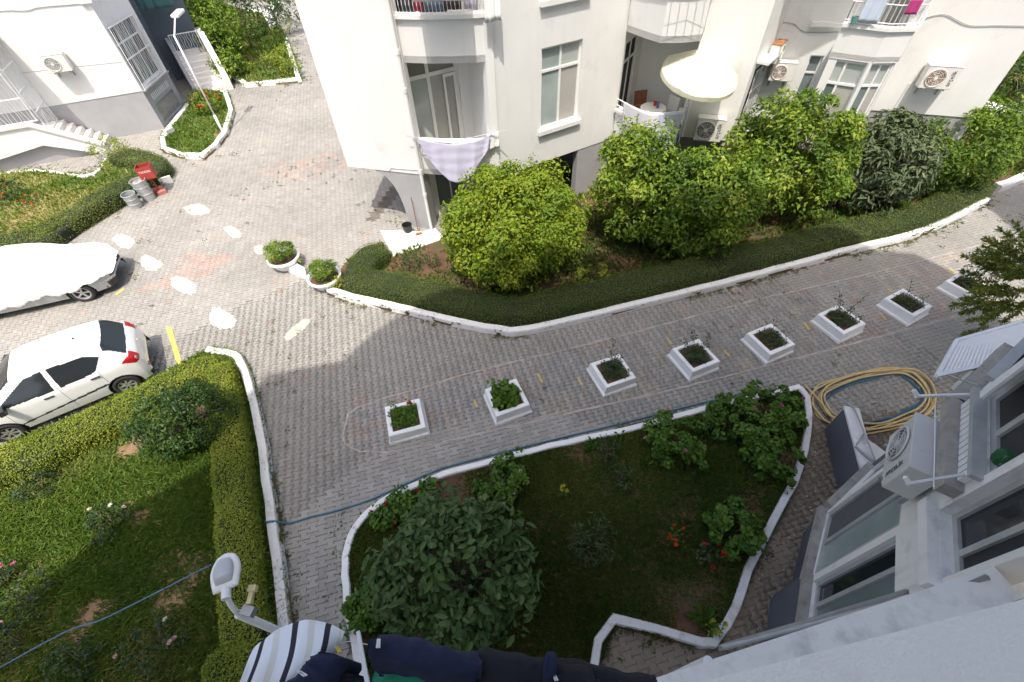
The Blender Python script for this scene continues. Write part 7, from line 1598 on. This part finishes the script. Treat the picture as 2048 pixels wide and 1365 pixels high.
drape('dark_garment', 'blackish garment on the clothes line beside the navy trousers', 'garment', [(-0.19, 0.18, 7.35), (-0.05, 0.15, 7.35), (0.08, 0.13, 7.35), (0.22, 0.10, 7.35)], 0.065, 0.45, 'navy2', 2)
drape('dark_garment', 'dark garment at the end of the clothes line near the kerb corner', 'garment', [(0.04, 0.15, 7.3), (0.18, 0.13, 7.3), (0.32, 0.10, 7.3), (0.42, 0.08, 7.3)], 0.06, 0.40, 'navy2', 3)
drape('navy_shirt', 'small navy pocket sticking up from the dark garments', 'garment', [(0.05, 0.17, 7.42), (0.09, 0.16, 7.42)], 0.035, 0.15, 'navy', 4)
drape('navy_shirt', 'navy shirt lying over the striped towel', 'garment', [(-0.64, 0.23, 7.38), (-0.65, 0.18, 7.4), (-0.71, 0.13, 7.38), (-0.78, 0.09, 7.36)], 0.05, 0.22, 'navy', 5)
drape('navy_shirt', 'dark blue shirt body beside the striped towel', 'garment', [(-0.65, 0.18, 7.3), (-0.66, 0.13, 7.3), (-0.70, 0.06, 7.3)], 0.09, 0.35, 'navy', 6)
drape('black_sock', 'black sock between towel and wooden stick', 'sock', [(-0.59, 0.18, 7.3), (-0.58, 0.14, 7.3)], 0.03, 0.2, 'navy2', 7)
drape('green_cloth', 'sea green cloth hanging under the dark garments', 'cloth', [(-0.51, 0.18, 7.25), (-0.44, 0.17, 7.25), (-0.35, 0.16, 7.25), (-0.28, 0.13, 7.25)], 0.05, 0.25, 'green_cloth', 8)
part2('wooden_stick', 'peeling wooden bracket stick between towel and trousers', 'stick', 'kerb_worn', lambda m: m.bar((*(-0.52, 0.27), 7.45), (*(-0.44, 0.10), 7.5), 0.011, 0.011))
M['yellow_peg'] = simple('yellow_plastic', (0.62, 0.46, 0.03), 0.4, 0.05)
for k_, (a, mt, lab) in enumerate([((-0.46, 0.24, 7.43), 'metal_white', 'white peg on the navy trousers'), ((0.08, 0.14, 7.4), 'metal_white', 'white peg on the dark garments'), ((-0.61, 0.24, 7.35), 'yellow_peg', 'yellow peg at the towel corner'), ((-0.67, 0.17, 7.45), 'metal_white', 'grey peg on the navy shirt'), ((-0.47, 0.17, 7.3), 'blue', 'blue peg on the green cloth')]):
    part2('clothes_peg', lab, 'clothes peg', mt, lambda m: (m.box((a[0], a[1], a[2]), (0.005, 0.024, 0.008), R(20 * k_)), m.box((a[0] + 0.006, a[1], a[2]), (0.005, 0.024, 0.008), R(20 * k_ + 6))))
m_ = MB(); m_.tube([(-0.93, 0.24, 7.2), (-0.62, 0.28, 7.22), (-0.15, 0.19, 7.33), (0.43, 0.08, 7.26)], 0.0015, 5); tag(m_.build('clothes_line', M['metal_white'], None), 'thin clothes line under the towel and trousers', 'clothes line')
